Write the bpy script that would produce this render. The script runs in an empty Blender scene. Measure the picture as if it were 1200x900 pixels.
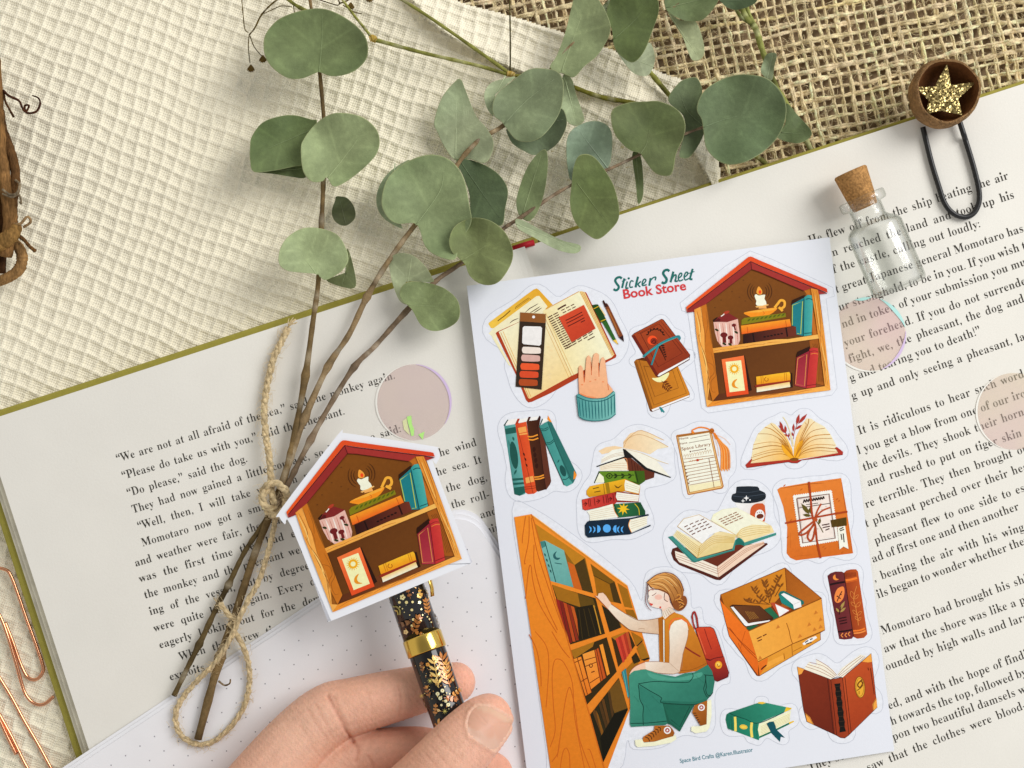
import bpy, math, random
import numpy as np
from mathutils import Vector

# ------------------------------------------------------------------ camera, light, exposure
# one unit = one centimetre
scene = bpy.context.scene
scene.unit_settings.system = 'METRIC'
scene.unit_settings.scale_length = 0.01
H = 34.0            # camera height over the top of the sticker sheet
S0 = 0.0245         # centimetres per photo pixel at z = 0
cam = bpy.data.objects.new('camera', bpy.data.cameras.new('camera'))
scene.collection.objects.link(cam)
cam.location = (0, 0, H)
cam.data.sensor_width = 36.0
cam.data.lens = 36.0 * H / (1200 * S0)
cam.data.clip_start = 0.5
cam.data.clip_end = 500
scene.camera = cam

world = bpy.data.worlds.new("World")
scene.world = world
world.use_nodes = True
wn, wl = world.node_tree.nodes, world.node_tree.links
bg = wn['Background']
tc = wn.new('ShaderNodeTexCoord'); sx = wn.new('ShaderNodeSeparateXYZ')
mr = wn.new('ShaderNodeMapRange'); mr.inputs[1].default_value = -0.9; mr.inputs[2].default_value = 0.9
cr = wn.new('ShaderNodeValToRGB')
cr.color_ramp.elements[0].color = (0.50, 0.47, 0.41, 1)
cr.color_ramp.elements[1].color = (0.56, 0.58, 0.62, 1)
wl.new(tc.outputs['Generated'], sx.inputs[0]); wl.new(sx.outputs[0], mr.inputs[0])
wl.new(mr.outputs[0], cr.inputs[0])
mz = wn.new('ShaderNodeMapRange'); mz.interpolation_type = 'SMOOTHSTEP'      # dimmed overhead for the person with the camera, to darken reflections in the pen
mz.inputs[1].default_value = 0.6; mz.inputs[2].default_value = 0.97; mz.inputs[3].default_value = 1.0; mz.inputs[4].default_value = 0.40
wl.new(sx.outputs[2], mz.inputs[0])
vs = wn.new('ShaderNodeVectorMath'); vs.operation = 'SCALE'
wl.new(cr.outputs[0], vs.inputs[0]); wl.new(mz.outputs[0], vs.inputs['Scale']); wl.new(vs.outputs[0], bg.inputs[0])
bg.inputs[1].default_value = 1.28

def area_lamp(name, loc, target, size_x, size_y, power, color):
    d = bpy.data.lights.new(name, 'AREA'); d.shape = 'RECTANGLE'
    d.size = size_x; d.size_y = size_y; d.energy = power; d.color = color
    o = bpy.data.objects.new(name, d); scene.collection.objects.link(o)
    o.location = loc
    o.rotation_euler = (Vector(target) - Vector(loc)).to_track_quat('-Z', 'Y').to_euler()
    return o
area_lamp('window_light', (76, 46, 74), (0, 0, 0), 58, 66, 98000, (1.0, 0.982, 0.95))
scene.view_settings.view_transform = 'Standard'
scene.view_settings.look = 'None'
scene.view_settings.exposure = 0.03
scene.view_settings.gamma = 1.0
scene.cycles.use_denoising = True
scene.cycles.max_bounces = 10
scene.cycles.transparent_max_bounces = 16

# ------------------------------------------------------------------ helpers
rng = random.Random(7)
nrng = np.random.default_rng(5)
COL = scene.collection

def P(u, v, z):
    """Photo pixel at a known height -> point in the scene."""
    k = S0 * (H - z) / H
    return ((u - 600) * k, (450 - v) * k, z)

def R_(px, z):
    return px * S0 * (H - z) / H

class Plane:
    """A tilted plane; at(u, v, d) is where the sight line meets it, lifted by d."""
    def __init__(self, u0, v0, z0, gx, gy):
        self.x0, self.y0, _ = P(u0, v0, z0); self.z0, self.gx, self.gy = z0, gx, gy
    def at(self, u, v, d=0.0):
        X, Y = (u - 600) * S0, (450 - v) * S0
        t = (H - self.z0 - d + self.gx * self.x0 + self.gy * self.y0) / (H + self.gx * X + self.gy * Y)
        return (X * t, Y * t, H * (1 - t))

def srgb(h):
    h = h.lstrip('#')
    out = []
    for i in (0, 2, 4):
        c = int(h[i:i + 2], 16) / 255
        out.append(c / 12.92 if c <= 0.04045 else ((c + 0.055) / 1.055) ** 2.4)
    return tuple(out)

def mk(name, verts, faces, mat, parent=None, smooth=True, cols=None, uvs=None):
    me = bpy.data.meshes.new(name)
    me.from_pydata([tuple(map(float, v)) for v in verts], [], [tuple(map(int, f)) for f in faces])
    if cols is not None:
        a = me.color_attributes.new('ink', 'FLOAT_COLOR', 'POINT')
        c = np.ones((len(verts), 4), np.float32); c[:, :3] = np.asarray(cols, np.float32)
        a.data.foreach_set('color', c.ravel())
    if uvs is not None:
        a = me.attributes.new('tube', 'FLOAT_VECTOR', 'POINT')
        c = np.zeros((len(verts), 3), np.float32); c[:, :2] = np.asarray(uvs, np.float32)
        a.data.foreach_set('vector', c.ravel())
    if smooth:
        me.polygons.foreach_set('use_smooth', [True] * len(me.polygons))
    if mat is not None:
        me.materials.append(mat)
    me.update()
    o = bpy.data.objects.new(name, me)
    COL.objects.link(o)
    if parent is not None:
        o.parent = parent
    return o

def absorb(main, extra, mask=None):
    """Fold surface print into the mesh it is printed on (all of it, or the faces the mask keeps)."""
    a, b = main.data, extra.data
    V = [tuple(v.co) for v in a.vertices]; n = len(V); V += [tuple(v.co) for v in b.vertices]
    fb = [tuple(p.vertices) for p in b.polygons]
    if mask is not None: fb = [f for f in fb if mask(np.mean([V[n + i] for i in f], axis=0))]
    F = [tuple(p.vertices) for p in a.polygons] + [tuple(i + n for i in f) for f in fb]
    k = len(a.materials); idx = [p.material_index for p in a.polygons] + [k] * len(fb); sm = [p.use_smooth for p in a.polygons] + [False] * len(fb)
    cols = np.ones((len(V), 4), np.float32)
    if 'ink' in a.color_attributes:
        c = np.zeros(n * 4, np.float32); a.color_attributes['ink'].data.foreach_get('color', c); cols[:n] = c.reshape(-1, 4)
    if 'ink' in b.color_attributes:
        c = np.zeros(len(b.vertices) * 4, np.float32); b.color_attributes['ink'].data.foreach_get('color', c); cols[n:] = c.reshape(-1, 4)
    used = np.zeros(len(V), bool)
    for f in F: used[list(f)] = True
    new = np.cumsum(used) - 1
    me = bpy.data.meshes.new(a.name); me.from_pydata([v for v, u in zip(V, used) if u], [], [tuple(int(new[i]) for i in f) for f in F])
    at = me.color_attributes.new('ink', 'FLOAT_COLOR', 'POINT'); at.data.foreach_set('color', cols[used].ravel())
    for m in a.materials: me.materials.append(m)
    me.materials.append(b.materials[0])
    me.polygons.foreach_set('material_index', idx); me.polygons.foreach_set('use_smooth', sm); me.update()
    main.data = me

def tag(o, label=None, cat=None, group=None, kind=None):
    if label: o['label'] = label
    if cat: o['category'] = cat
    if group: o['group'] = group
    if kind: o['kind'] = kind
    return o

def thing(name, label, cat, group=None):
    o = bpy.data.objects.new(name, None)
    COL.objects.link(o)
    o.empty_display_size = 0.5
    return tag(o, label, cat, group)

def base_at(root, p):
    """Put an Empty at the thing's base without moving its parts."""
    root.location = p
    for c in root.children:
        c.location = tuple(a - b for a, b in zip(c.location, p))

# ---- materials
def M(name, rgb=(0.8, 0.8, 0.8), rough=0.6, spec=0.3, metal=0.0, attr=None, var=None, bump=None,
      sss=0.0, sssr=(0.1, 0.04, 0.02), coat=0.0, trans=0.0, ior=1.45, sheen=0.0, stretch=None):
    m = bpy.data.materials.new(name); m.use_nodes = True
    n, l = m.node_tree.nodes, m.node_tree.links
    b = n['Principled BSDF']
    b.inputs['Roughness'].default_value = rough
    b.inputs['Specular IOR Level'].default_value = spec
    b.inputs['Metallic'].default_value = metal
    b.inputs['IOR'].default_value = ior
    b.inputs['Transmission Weight'].default_value = trans
    b.inputs['Coat Weight'].default_value = coat
    b.inputs['Coat Roughness'].default_value = 0.05
    b.inputs['Sheen Weight'].default_value = sheen
    if sss:
        b.inputs['Subsurface Weight'].default_value = sss
        b.inputs['Subsurface Radius'].default_value = sssr
        b.inputs['Subsurface Scale'].default_value = 1.0
    src = None
    t = n.new('ShaderNodeTexCoord')
    coord = t.outputs['Object']
    if stretch:
        mp = n.new('ShaderNodeMapping'); mp.inputs['Scale'].default_value = stretch
        l.new(coord, mp.inputs[0]); coord = mp.outputs[0]
    if attr:
        a = n.new('ShaderNodeAttribute'); a.attribute_name = attr; src = a.outputs['Color']
    else:
        r = n.new('ShaderNodeRGB'); r.outputs[0].default_value = (*rgb, 1); src = r.outputs[0]
    if var:
        for sc, amt in (var if isinstance(var[0], tuple) else (var,)):
            no = n.new('ShaderNodeTexNoise'); no.inputs['Scale'].default_value = sc; no.inputs['Detail'].default_value = 5
            l.new(coord, no.inputs['Vector'])
            mm = n.new('ShaderNodeMapRange'); mm.inputs[1].default_value = 0.3; mm.inputs[2].default_value = 0.7
            mm.inputs[3].default_value = 1 - amt; mm.inputs[4].default_value = 1 + amt * 0.6
            l.new(no.outputs['Fac'], mm.inputs[0])
            mx = n.new('ShaderNodeVectorMath'); mx.operation = 'SCALE'
            l.new(src, mx.inputs[0]); l.new(mm.outputs[0], mx.inputs['Scale']); src = mx.outputs[0]
    l.new(src, b.inputs['Base Color'])
    if bump:
        prev = None
        for sc, dist in (bump if isinstance(bump[0], tuple) else (bump,)):
            no = n.new('ShaderNodeTexNoise'); no.inputs['Scale'].default_value = sc; no.inputs['Detail'].default_value = 6
            l.new(coord, no.inputs['Vector'])
            bp = n.new('ShaderNodeBump'); bp.inputs['Strength'].default_value = 1.0; bp.inputs['Distance'].default_value = dist
            l.new(no.outputs['Fac'], bp.inputs['Height'])
            if prev: l.new(prev, bp.inputs['Normal'])
            prev = bp.outputs[0]
        l.new(prev, b.inputs['Normal'])
    return m

def add_twist(m, period_u, strength, dist):
    """Twisted-fibre relief along a tube, from its length/angle attribute."""
    n, l = m.node_tree.nodes, m.node_tree.links
    a = n.new('ShaderNodeAttribute'); a.attribute_name = 'tube'
    sp = n.new('ShaderNodeSeparateXYZ'); l.new(a.outputs['Vector'], sp.inputs[0])
    m1 = n.new('ShaderNodeMath'); m1.operation = 'MULTIPLY'; m1.inputs[1].default_value = 2 * math.pi / period_u
    l.new(sp.outputs[0], m1.inputs[0])
    m2 = n.new('ShaderNodeMath'); m2.operation = 'MULTIPLY_ADD'; m2.inputs[1].default_value = 4 * math.pi
    l.new(sp.outputs[1], m2.inputs[0]); l.new(m1.outputs[0], m2.inputs[2])
    m3 = n.new('ShaderNodeMath'); m3.operation = 'SINE'; l.new(m2.outputs[0], m3.inputs[0])
    bp = n.new('ShaderNodeBump'); bp.inputs['Strength'].default_value = strength; bp.inputs['Distance'].default_value = dist
    l.new(m3.outputs[0], bp.inputs['Height'])
    b = n['Principled BSDF']
    if b.inputs['Normal'].links:
        l.new(b.inputs['Normal'].links[0].from_socket, bp.inputs['Normal'])
    l.new(bp.outputs[0], b.inputs['Normal'])
    return m

# ---- curves and tubes
def catmull(pts, per=6, closed=False):
    p = np.asarray(pts, float); n = len(p)
    if n < 3: return p
    out = []
    segs = n if closed else n - 1
    for i in range(segs):
        if closed:
            a, b, c, d = p[(i - 1) % n], p[i], p[(i + 1) % n], p[(i + 2) % n]
        else:
            a, b, c, d = p[max(i - 1, 0)], p[i], p[i + 1], p[min(i + 2, n - 1)]
        for k in range(per):
            t = k / per
            out.append(0.5 * ((2 * b) + (c - a) * t + (2 * a - 5 * b + 4 * c - d) * t * t + (3 * b - a - 3 * c + d) * t ** 3))
    if not closed: out.append(p[-1])
    return np.array(out)

class MB:
    def __init__(self):
        self.v, self.f, self.c, self.t = [], [], [], []
    def add(self, verts, faces, col=(1, 1, 1), tube=None):
        o = len(self.v)
        self.v.extend(verts); self.f.extend([tuple(i + o for i in f) for f in faces])
        if len(verts) and np.ndim(col) == 1: self.c.extend([col] * len(verts))
        else: self.c.extend(list(col))
        self.t.extend(tube if tube is not None else [(0, 0)] * len(verts))
    def tube(self, pts, rad, sides=8, col=(1, 1, 1), flat=1.0, cap=True, ends=1.0):
        p = np.asarray(pts, float); n = len(p)
        r = np.broadcast_to(np.asarray(rad, float), (n,))
        tan = np.gradient(p, axis=0); tan /= np.linalg.norm(tan, axis=1)[:, None] + 1e-12
        up = np.array([0, 0, 1.0])
        V, T = [], []; L = 0
        for i in range(n):
            s = np.cross(tan[i], up); ln = np.linalg.norm(s)
            s = np.array([1.0, 0, 0]) if ln < 1e-3 else s / ln
            w = np.cross(s, tan[i])
            if i: L += np.linalg.norm(p[i] - p[i - 1])
            for k in range(sides):
                a = 2 * math.pi * k / sides
                V.append(tuple(p[i] + r[i] * (math.cos(a) * s + flat * math.sin(a) * w))); T.append((L, k / sides))
        F = [(i * sides + k, i * sides + (k + 1) % sides, (i + 1) * sides + (k + 1) % sides, (i + 1) * sides + k)
             for i in range(n - 1) for k in range(sides)]
        if cap:
            F.append(tuple(range(sides))[::-1]); F.append(tuple((n - 1) * sides + k for k in range(sides)))
        if np.ndim(col) == 2: col = np.repeat(np.asarray(col), sides, axis=0)
        self.add(V, F, col, T)
    def build(self, name, mat, parent=None, smooth=True):
        return mk(name, self.v, self.f, mat, parent, smooth, cols=self.c, uvs=self.t)

def slab(poly, z0, z1):
    """An upright prism from a list of (x, y)."""
    n = len(poly)
    V = [(x, y, z0) for x, y in poly] + [(x, y, z1) for x, y in poly]
    F = [tuple(range(n))[::-1], tuple(range(n, 2 * n))] + [(i, (i + 1) % n, n + (i + 1) % n, n + i) for i in range(n)]
    return V, F

# ---- lettering
_tc = bpy.data.curves.new('lettering', 'FONT'); _to = bpy.data.objects.new('lettering', _tc); COL.objects.link(_to)
def _serif(s):
    out = ''
    for c in s:
        if 'A' <= c <= 'Z': out += chr(0x1D400 + ord(c) - 65)
        elif 'a' <= c <= 'z': out += chr(0x1D41A + ord(c) - 97)
        else: out += c
    return out
def glyphs(s, serif=False, offset=0.0, space=1.0, res=3, track=1.0):
    _tc.body = _serif(s) if serif else s
    _tc.size = 1.0; _tc.offset = offset; _tc.space_word = space; _tc.space_character = track; _tc.resolution_u = res
    bpy.context.view_layer.update()
    dg = bpy.context.evaluated_depsgraph_get()
    me = bpy.data.meshes.new_from_object(_to.evaluated_get(dg))
    v = np.zeros(len(me.vertices) * 3); me.vertices.foreach_get('co', v)
    f = [tuple(p.vertices) for p in me.polygons]
    bpy.data.meshes.remove(me)
    return v.reshape(-1, 3)[:, :2].copy(), f
def thin_stems(v, f, d):
    """Make upright strokes lighter: outline points move inwards along x only."""
    edges = {}
    for g in f:
        a = sum(v[g[i]][0] * v[g[(i + 1) % len(g)]][1] - v[g[(i + 1) % len(g)]][0] * v[g[i]][1] for i in range(len(g)))
        g = g if a > 0 else g[::-1]
        for i in range(len(g)): edges[(g[i], g[(i + 1) % len(g)])] = 1
    nx = np.zeros((len(v), 2))
    for a, b in edges:
        if (b, a) in edges: continue
        t = v[b] - v[a]; L = math.hypot(*t)
        if L < 1e-9: continue
        n = np.array([t[1], -t[0]]) / L; nx[a] += n; nx[b] += n
    ln = np.linalg.norm(nx, axis=1); nx[ln > 0] /= ln[ln > 0][:, None]
    lab = np.arange(len(v))
    while True:                                   # keep dots, commas and quotes at full weight
        old = lab.copy()
        for g in f:
            m = min(lab[i] for i in g)
            for i in g: lab[i] = m
        if (old == lab).all(): break
    amt = np.full(len(v), float(d))
    for k in np.unique(lab):
        q = v[lab == k]; e = q.max(0) - q.min(0)
        if e[0] < .26 and e[1] < .30: amt[lab == k] = -.004
    w = v.copy(); w[:, 0] -= nx[:, 0] * amt
    return w
def cap_height(serif=False):
    v, _ = glyphs('H', serif); return v[:, 1].max()
CAP_S, CAP_N = cap_height(True), cap_height(False)

# ---- flat printed artwork, kept as layers of thin ink on a surface
class Art:
    STEP = 0.00016
    def __init__(self, at, base=0.004):
        self.at, self.base, self.n = at, base, 0
        self.v, self.f, self.c = [], [], []
        self.ox, self.oy, self.k = 0.0, 0.0, 1.0
        self.ext = []
        self.pre = None
    def crop(self, ox, oy, k):
        self.ox, self.oy, self.k = ox, oy, k; return self
    def px(self, pts):
        p = np.asarray(pts, float) / self.k + np.array([self.ox, self.oy]); return p
    def _emit(self, p, faces, col, extent=True, zs=None):
        if self.pre is not None: p = self.pre(p)
        o = len(self.v); d = self.base + self.n * self.STEP
        for i, q in enumerate(p):
            self.v.append(self.at(q[0], q[1], d + (zs[i] if zs is not None else 0)))
        self.f.extend([tuple(i + o for i in f) for f in faces])
        c = srgb(col) if isinstance(col, str) else col
        if extent: c = np.minimum(np.asarray(c) * 1.13, .93)
        if np.ndim(c) == 1: self.c.extend([c] * len(p))
        else: self.c.extend(list(map(tuple, c)))
        if extent: self.ext.append(p)
        self.n += 1
    def _fill(self, p, col, extent=True):
        x, y = p[:, 0], p[:, 1]
        f = tuple(range(len(p)))
        fs = [f[::-1] if (x * np.roll(y, -1) - y * np.roll(x, -1)).sum() > 0 else f]
        self._emit(p, fs, col, extent)
    def poly(self, col, pts, smooth=0):
        p = self.px(pts)
        if smooth: p = catmull(p, smooth, True)
        self._fill(p, col)
    def grad(self, c0, c1, pts, a, b, smooth=0):
        """Ink that runs from c0 at a to c1 at b."""
        p = self.px(pts)
        if smooth: p = catmull(p, smooth, True)
        a, b = self.px([a])[0], self.px([b])[0]
        t = np.clip(((p - a) @ (b - a)) / ((b - a) @ (b - a)), 0, 1)[:, None]
        self._fill(p, np.array(srgb(c0)) * (1 - t) + np.array(srgb(c1)) * t)
    def ell(self, col, cx, cy, rx, ry=None, rot=0, n=20):
        ry = rx if ry is None else ry
        a = np.linspace(0, 2 * math.pi, n, endpoint=False); r = math.radians(rot)
        x, y = rx * np.cos(a), ry * np.sin(a)
        self._fill(self.px(np.c_[cx + x * math.cos(r) - y * math.sin(r), cy + x * math.sin(r) + y * math.cos(r)]), col)
    def line(self, col, w, pts, smooth=5, closed=False, taper=False, extent=True):
        p = self.px(pts)
        if len(p) > 2 and smooth: p = catmull(p, smooth, closed)
        if closed: p = np.vstack([p, p[:1]])
        w = w / self.k / 2
        t = np.gradient(p, axis=0); t /= np.linalg.norm(t, axis=1)[:, None] + 1e-9
        nn = np.c_[-t[:, 1], t[:, 0]]
        s = np.ones(len(p))
        if taper: s = 0.25 + 0.75 * np.sin(np.linspace(0.0, math.pi, len(p))) ** 0.6
        a, b = p + nn * (w * s)[:, None], p - nn * (w * s)[:, None]
        q = np.empty((2 * len(p), 2)); q[0::2] = a; q[1::2] = b
        fs = [(2 * i, 2 * i + 2, 2 * i + 3, 2 * i + 1) for i in range(len(p) - 1)]
        zs = np.repeat(np.arange(len(p)) * 6e-6, 2)
        self._emit(q, fs, col, extent, zs)
    def leaf(self, col, a, b, w):
        a, b = np.array(a, float), np.array(b, float); d = b - a; n = np.array([-d[1], d[0]]) / (np.linalg.norm(d) + 1e-9)
        self.poly(col, [a, a + d * .3 + n * w * .45, a + d * .6 + n * w * .5, b, a + d * .6 - n * w * .5, a + d * .3 - n * w * .45])
    def star(self, col, cx, cy, R, r, n, rot=0):
        self.poly(col, [(cx + (R if i % 2 == 0 else r) * math.sin(math.pi * i / n + rot), cy - (R if i % 2 == 0 else r) * math.cos(math.pi * i / n + rot)) for i in range(2 * n)])
    def text(self, s, col, p0, p1, cap, serif=False, offset=0.0, shear=0.0):
        v, f = glyphs(s, serif, offset)
        p0, p1 = self.px([p0])[0], self.px([p1])[0]; cap = cap / self.k
        w = v[:, 0].max(); d = (p1 - p0); ln = np.linalg.norm(d); d /= ln; up = np.array([d[1], -d[0]])
        k = cap / (CAP_S if serif else CAP_N)
        q = p0 + np.outer(v[:, 0] / w * ln + shear * v[:, 1] * k, d) + np.outer(v[:, 1] * k, up)
        self._emit(q, f, col)
    def outline(self, margin=7, n=72):
        p = np.vstack(self.ext); c = (p.max(0) + p.min(0)) / 2
        d = p - c; ang = np.arctan2(d[:, 1], d[:, 0]); r = np.linalg.norm(d, axis=1)
        A = np.linspace(-math.pi, math.pi, n, endpoint=False); out = np.zeros(n)
        for i, a in enumerate(A):
            dd = np.abs((ang - a + math.pi) % (2 * math.pi) - math.pi)
            m = dd < 0.16
            out[i] = (r[m] * np.cos(dd[m])).max() if m.any() else 0
        for _ in range(40):
            out = np.where(out < 1, np.maximum(out, (np.roll(out, 1) + np.roll(out, -1)) / 2), out)
        out += margin
        for _ in range(3): out = (np.roll(out, 1) + out * 2 + np.roll(out, -1)) / 4
        return np.c_[c[0] + out * np.cos(A), c[1] + out * np.sin(A)]
    def build(self, name, mat, parent=None):
        return mk(name, self.v, self.f, mat, parent, smooth=False, cols=self.c)

INK = M('printed_ink', attr='ink', rough=0.6, spec=0.14, var=((9, 0.06), (60, 0.05)), bump=(40, 0.0006))
# ------------------------------------------------------------------ the table and its cloths
Z_TABLE, Z_BURLAP, Z_CLOTH, Z_PAGE = -1.62, -1.42, -1.19, -0.35
m_table = M('table_wood', (0.36, 0.25, 0.14), rough=0.7, var=(0.6, 0.3))
V, F = slab([(-60, -50), (60, -50), (60, 50), (-60, 50)], Z_TABLE - 2, Z_TABLE)
tag(mk('table_top', V, F, m_table, smooth=False), kind='structure')

def inside(poly, q):
    poly = np.asarray(poly, float); x, y = q[:, 0], q[:, 1]; r = np.zeros(len(q), bool)
    j = len(poly) - 1
    for i in range(len(poly)):
        xi, yi = poly[i]; xj, yj = poly[j]
        c = ((yi > y) != (yj > y)) & (x < (xj - xi) * (y - yi) / (yj - yi + 1e-12) + xi)
        r ^= c; j = i
    return r

def seg_dist(q, line):
    q = np.asarray(q, float); best = np.full(len(q), 1e9)
    for a, b in zip(line[:-1], line[1:]):
        a, b = np.array(a, float), np.array(b, float); d = b - a
        t = np.clip(((q - a) @ d) / (d @ d), 0, 1)
        best = np.minimum(best, np.linalg.norm(q - (a + t[:, None] * d), axis=1))
    return best

# --- burlap: woven jute yarns
m_jute = M('jute_yarn', attr='ink', rough=0.95, spec=0.05, var=((2.5, 0.16), (22, 0.22)), bump=((30, 0.02), (90, 0.012)), sheen=0.3)
add_twist(m_jute, 0.30, 0.35, 0.012)
bx, by = np.array([11.3, -2.2]), np.array([2.35, 11.5])
org = np.array([505.0, 50.0])
b = MB()
base_c = np.array(srgb('F2DCAC'))
def yarn(along, across, start, ncell, parity, w):
    per = 4; n = ncell * per + 1
    ph = nrng.normal(0, 1, 4); pts = []; rad = []; cs = []
    tone = base_c * (0.9 + 0.22 * nrng.random()) * np.array([1, 1 + nrng.normal(0, .015), 1 + nrng.normal(0, .05)])
    jit = np.cumsum(nrng.normal(0, 0.06, n)); jit -= np.linspace(jit[0], jit[-1], n); jit *= .9
    rr = 1 + 0.22 * np.interp(np.arange(n), np.arange(0, n + 9, 9), nrng.normal(0, 1, len(np.arange(0, n + 9, 9))))
    for i in range(n):
        t = i / per
        q = start + along * t + across * (jit[i] * .55 / 1.0 * .25 + 0.07 * math.sin(t * .7 + ph[0]))
        z = Z_BURLAP + 0.055 * math.cos(math.pi * t + math.pi * parity)
        pts.append(P(q[0], q[1], z)); rad.append(R_(w, 0) * np.clip(rr[i], .6, 1.6)); cs.append(tone)
    pts, rad, cs = np.array(pts), np.array(rad), np.array(cs)
    tg = np.gradient(pts, axis=0); tg /= np.linalg.norm(tg, axis=1)[:, None]; sd = np.cross(tg, [0, 0, 1.0]); sd /= np.linalg.norm(sd, axis=1)[:, None]
    for k in range(3):
        xs = np.arange(0, n + 6, 6); a_ = np.interp(np.arange(n), xs, k * 2.09 + np.cumsum(nrng.normal(.5, .6, len(xs)))); rr_ = np.interp(np.arange(n), xs, nrng.uniform(.3, .72, len(xs)))
        off = sd * (np.cos(a_) * rr_ * rad)[:, None] + np.array([0, 0, 1.0]) * (np.sin(a_) * rr_ * rad * .55)[:, None]
        b.tube(pts + off + nrng.normal(0, .006, pts.shape), rad * np.clip(.5 + nrng.normal(0, .09, n), .3, .75), 5, (cs * (1 + nrng.normal(0, .10, (n, 1)) + nrng.normal(0, .08))).clip(.02, .95), flat=.75, cap=False)
for j in range(-10, 23):
    yarn(bx, by, org + by * j - bx * 5, 76, j % 2, 3.3)
for i in range(-5, 71):
    yarn(by, bx, org + bx * i - by * 10, 34, (i + 1) % 2, 2.9)
for k in range(8000):
    q = org + bx * nrng.uniform(-4, 70) + by * nrng.uniform(-8, 21)
    a = nrng.uniform(0, 2 * math.pi); L = nrng.uniform(3, 12); cv = nrng.normal(0, .7)
    pts = []
    for t in np.linspace(0, 1, 5):
        aa = a + cv * t
        pts.append(P(q[0] + L * t * math.cos(aa), q[1] + L * t * math.sin(aa), Z_BURLAP + 0.03 + 0.09 * math.sin(math.pi * t) * nrng.random()))
    b.tube(pts, nrng.uniform(.004, .009), 3, base_c * nrng.uniform(.8, 1.3), cap=False)
tag(b.build('burlap_cloth', m_jute), 'coarse woven tan burlap cloth spread beyond the top of the open book', 'cloth')

# --- cream waffle-weave cloth
m_waffle = M('waffle_cotton', srgb('FAF2DA'), rough=0.92, spec=0.08, var=(3, 0.05), sheen=0.15)
n, l = m_waffle.node_tree.nodes, m_waffle.node_tree.links
tcn = n.new('ShaderNodeTexCoord'); prev = None
for ang, sc in ((20, 4.6), (110, 4.4)):
    mp = n.new('ShaderNodeMapping'); mp.inputs['Rotation'].default_value = (0, 0, math.radians(ang)); l.new(tcn.outputs['Object'], mp.inputs[0])
    wv = n.new('ShaderNodeTexWave'); wv.inputs['Scale'].default_value = sc; wv.inputs['Distortion'].default_value = 2.2; wv.inputs['Detail'].default_value = 1.5; wv.inputs['Detail Scale'].default_value = 2.0
    l.new(mp.outputs[0], wv.inputs[0])
    bp = n.new('ShaderNodeBump'); bp.inputs['Strength'].default_value = 0.8; bp.inputs['Distance'].default_value = 0.010
    l.new(wv.outputs['Fac'], bp.inputs['Height'])
    if prev: l.new(prev, bp.inputs['Normal'])
    prev = bp.outputs[0]
no = n.new('ShaderNodeTexNoise'); no.inputs['Scale'].default_value = 45; l.new(tcn.outputs['Object'], no.inputs[0])
bp = n.new('ShaderNodeBump'); bp.inputs['Strength'].default_value = 0.8; bp.inputs['Distance'].default_value = 0.006
l.new(no.outputs['Fac'], bp.inputs['Height']); l.new(prev, bp.inputs['Normal'])
l.new(bp.outputs[0], n['Principled BSDF'].inputs['Normal'])

edge = catmull([(480, -60), (512, -14), (545, 3), (600, 18), (660, 37), (730, 62), (776, 84), (806, 98), (830, 145), (843, 188), (846, 230), (850, 300)], 5)
fold = catmull([(455, -40), (500, 22), (560, 62), (620, 88), (680, 107), (740, 121), (800, 160), (850, 250)], 5)
region = [(-60, -60)] + [tuple(p) for p in edge] + [(700, 420), (300, 560), (160, 640), (180, 960), (-60, 960)]
st = 1.8
gu, gv = np.meshgrid(np.arange(-45, 856, st), np.arange(-45, 945, st))
q = np.c_[gu.ravel(), gv.ravel()]
bookside = (q[:, 1] > 487 - 0.325 * q[:, 0] + 40) & (q[:, 0] > 20 + (q[:, 1] - 650) * .322 + 40)
keep = inside(region, q) & ~bookside
w = q + np.c_[6 * np.sin(q[:, 1] / 83 + q[:, 0] / 140) + 3 * np.sin(q[:, 0] / 37 + 1) + 1.2 * np.sin(q[:, 1] / 11 + q[:, 0] / 29),
              6 * np.sin(q[:, 0] / 97 + 2) + 3 * np.sin(q[:, 1] / 41) + 1.2 * np.sin(q[:, 0] / 13)]
Mi = np.linalg.inv(np.array([[14.6, -5.0], [5.3, 15.4]]))
band = inside([tuple(p) for p in edge] + [tuple(p) for p in fold[::-1]], q)
Mb = np.linalg.inv(np.array([[14.5, -3.0], [5.0, 15.0]]))
ij = np.where(band[:, None], w @ Mb.T, w @ Mi.T)
rid = lambda t: (0.5 + 0.5 * np.cos(2 * np.pi * t)) ** 5.0
r1, r2 = rid(ij[:, 0]), rid(ij[:, 1])
h = 0.065 * np.maximum(r1 * .95, r2) + 0.01 * np.minimum(r1, r2)
h += 0.012 * np.sin(ij[:, 0] * 2 * np.pi * 4) * np.sin(ij[:, 1] * 2 * np.pi * 4)
h += nrng.normal(0, 0.004, len(q))
z = Z_CLOTH + h + 0.09 * np.sin(q[:, 0] / 75 + q[:, 1] / 110) + 0.06 * np.sin(q[:, 1] / 60 - q[:, 0] / 150)
fd = seg_dist(q, fold); ed = seg_dist(q, edge)
side = band.astype(float)
z += side * (0.30 * np.exp(-(fd / 22) ** 2) + 0.06) - (1 - side) * 0.10 * np.exp(-(fd / 9) ** 2)
z += 0.05 * np.exp(-((ed - 5) / 3) ** 2) - 0.22 * np.exp(-(ed / 2.5) ** 2)
k = S0 * (H - z) / H
xyz = np.c_[(q[:, 0] - 600) * k, (450 - q[:, 1]) * k, z]
idx = np.full(len(q), -1); idx[keep] = np.arange(keep.sum()); I = idx.reshape(gu.shape)
A_, B_, C_, D_ = I[:-1, :-1].ravel(), I[:-1, 1:].ravel(), I[1:, 1:].ravel(), I[1:, :-1].ravel()
ok = (A_ >= 0) & (B_ >= 0) & (C_ >= 0) & (D_ >= 0)
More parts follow.
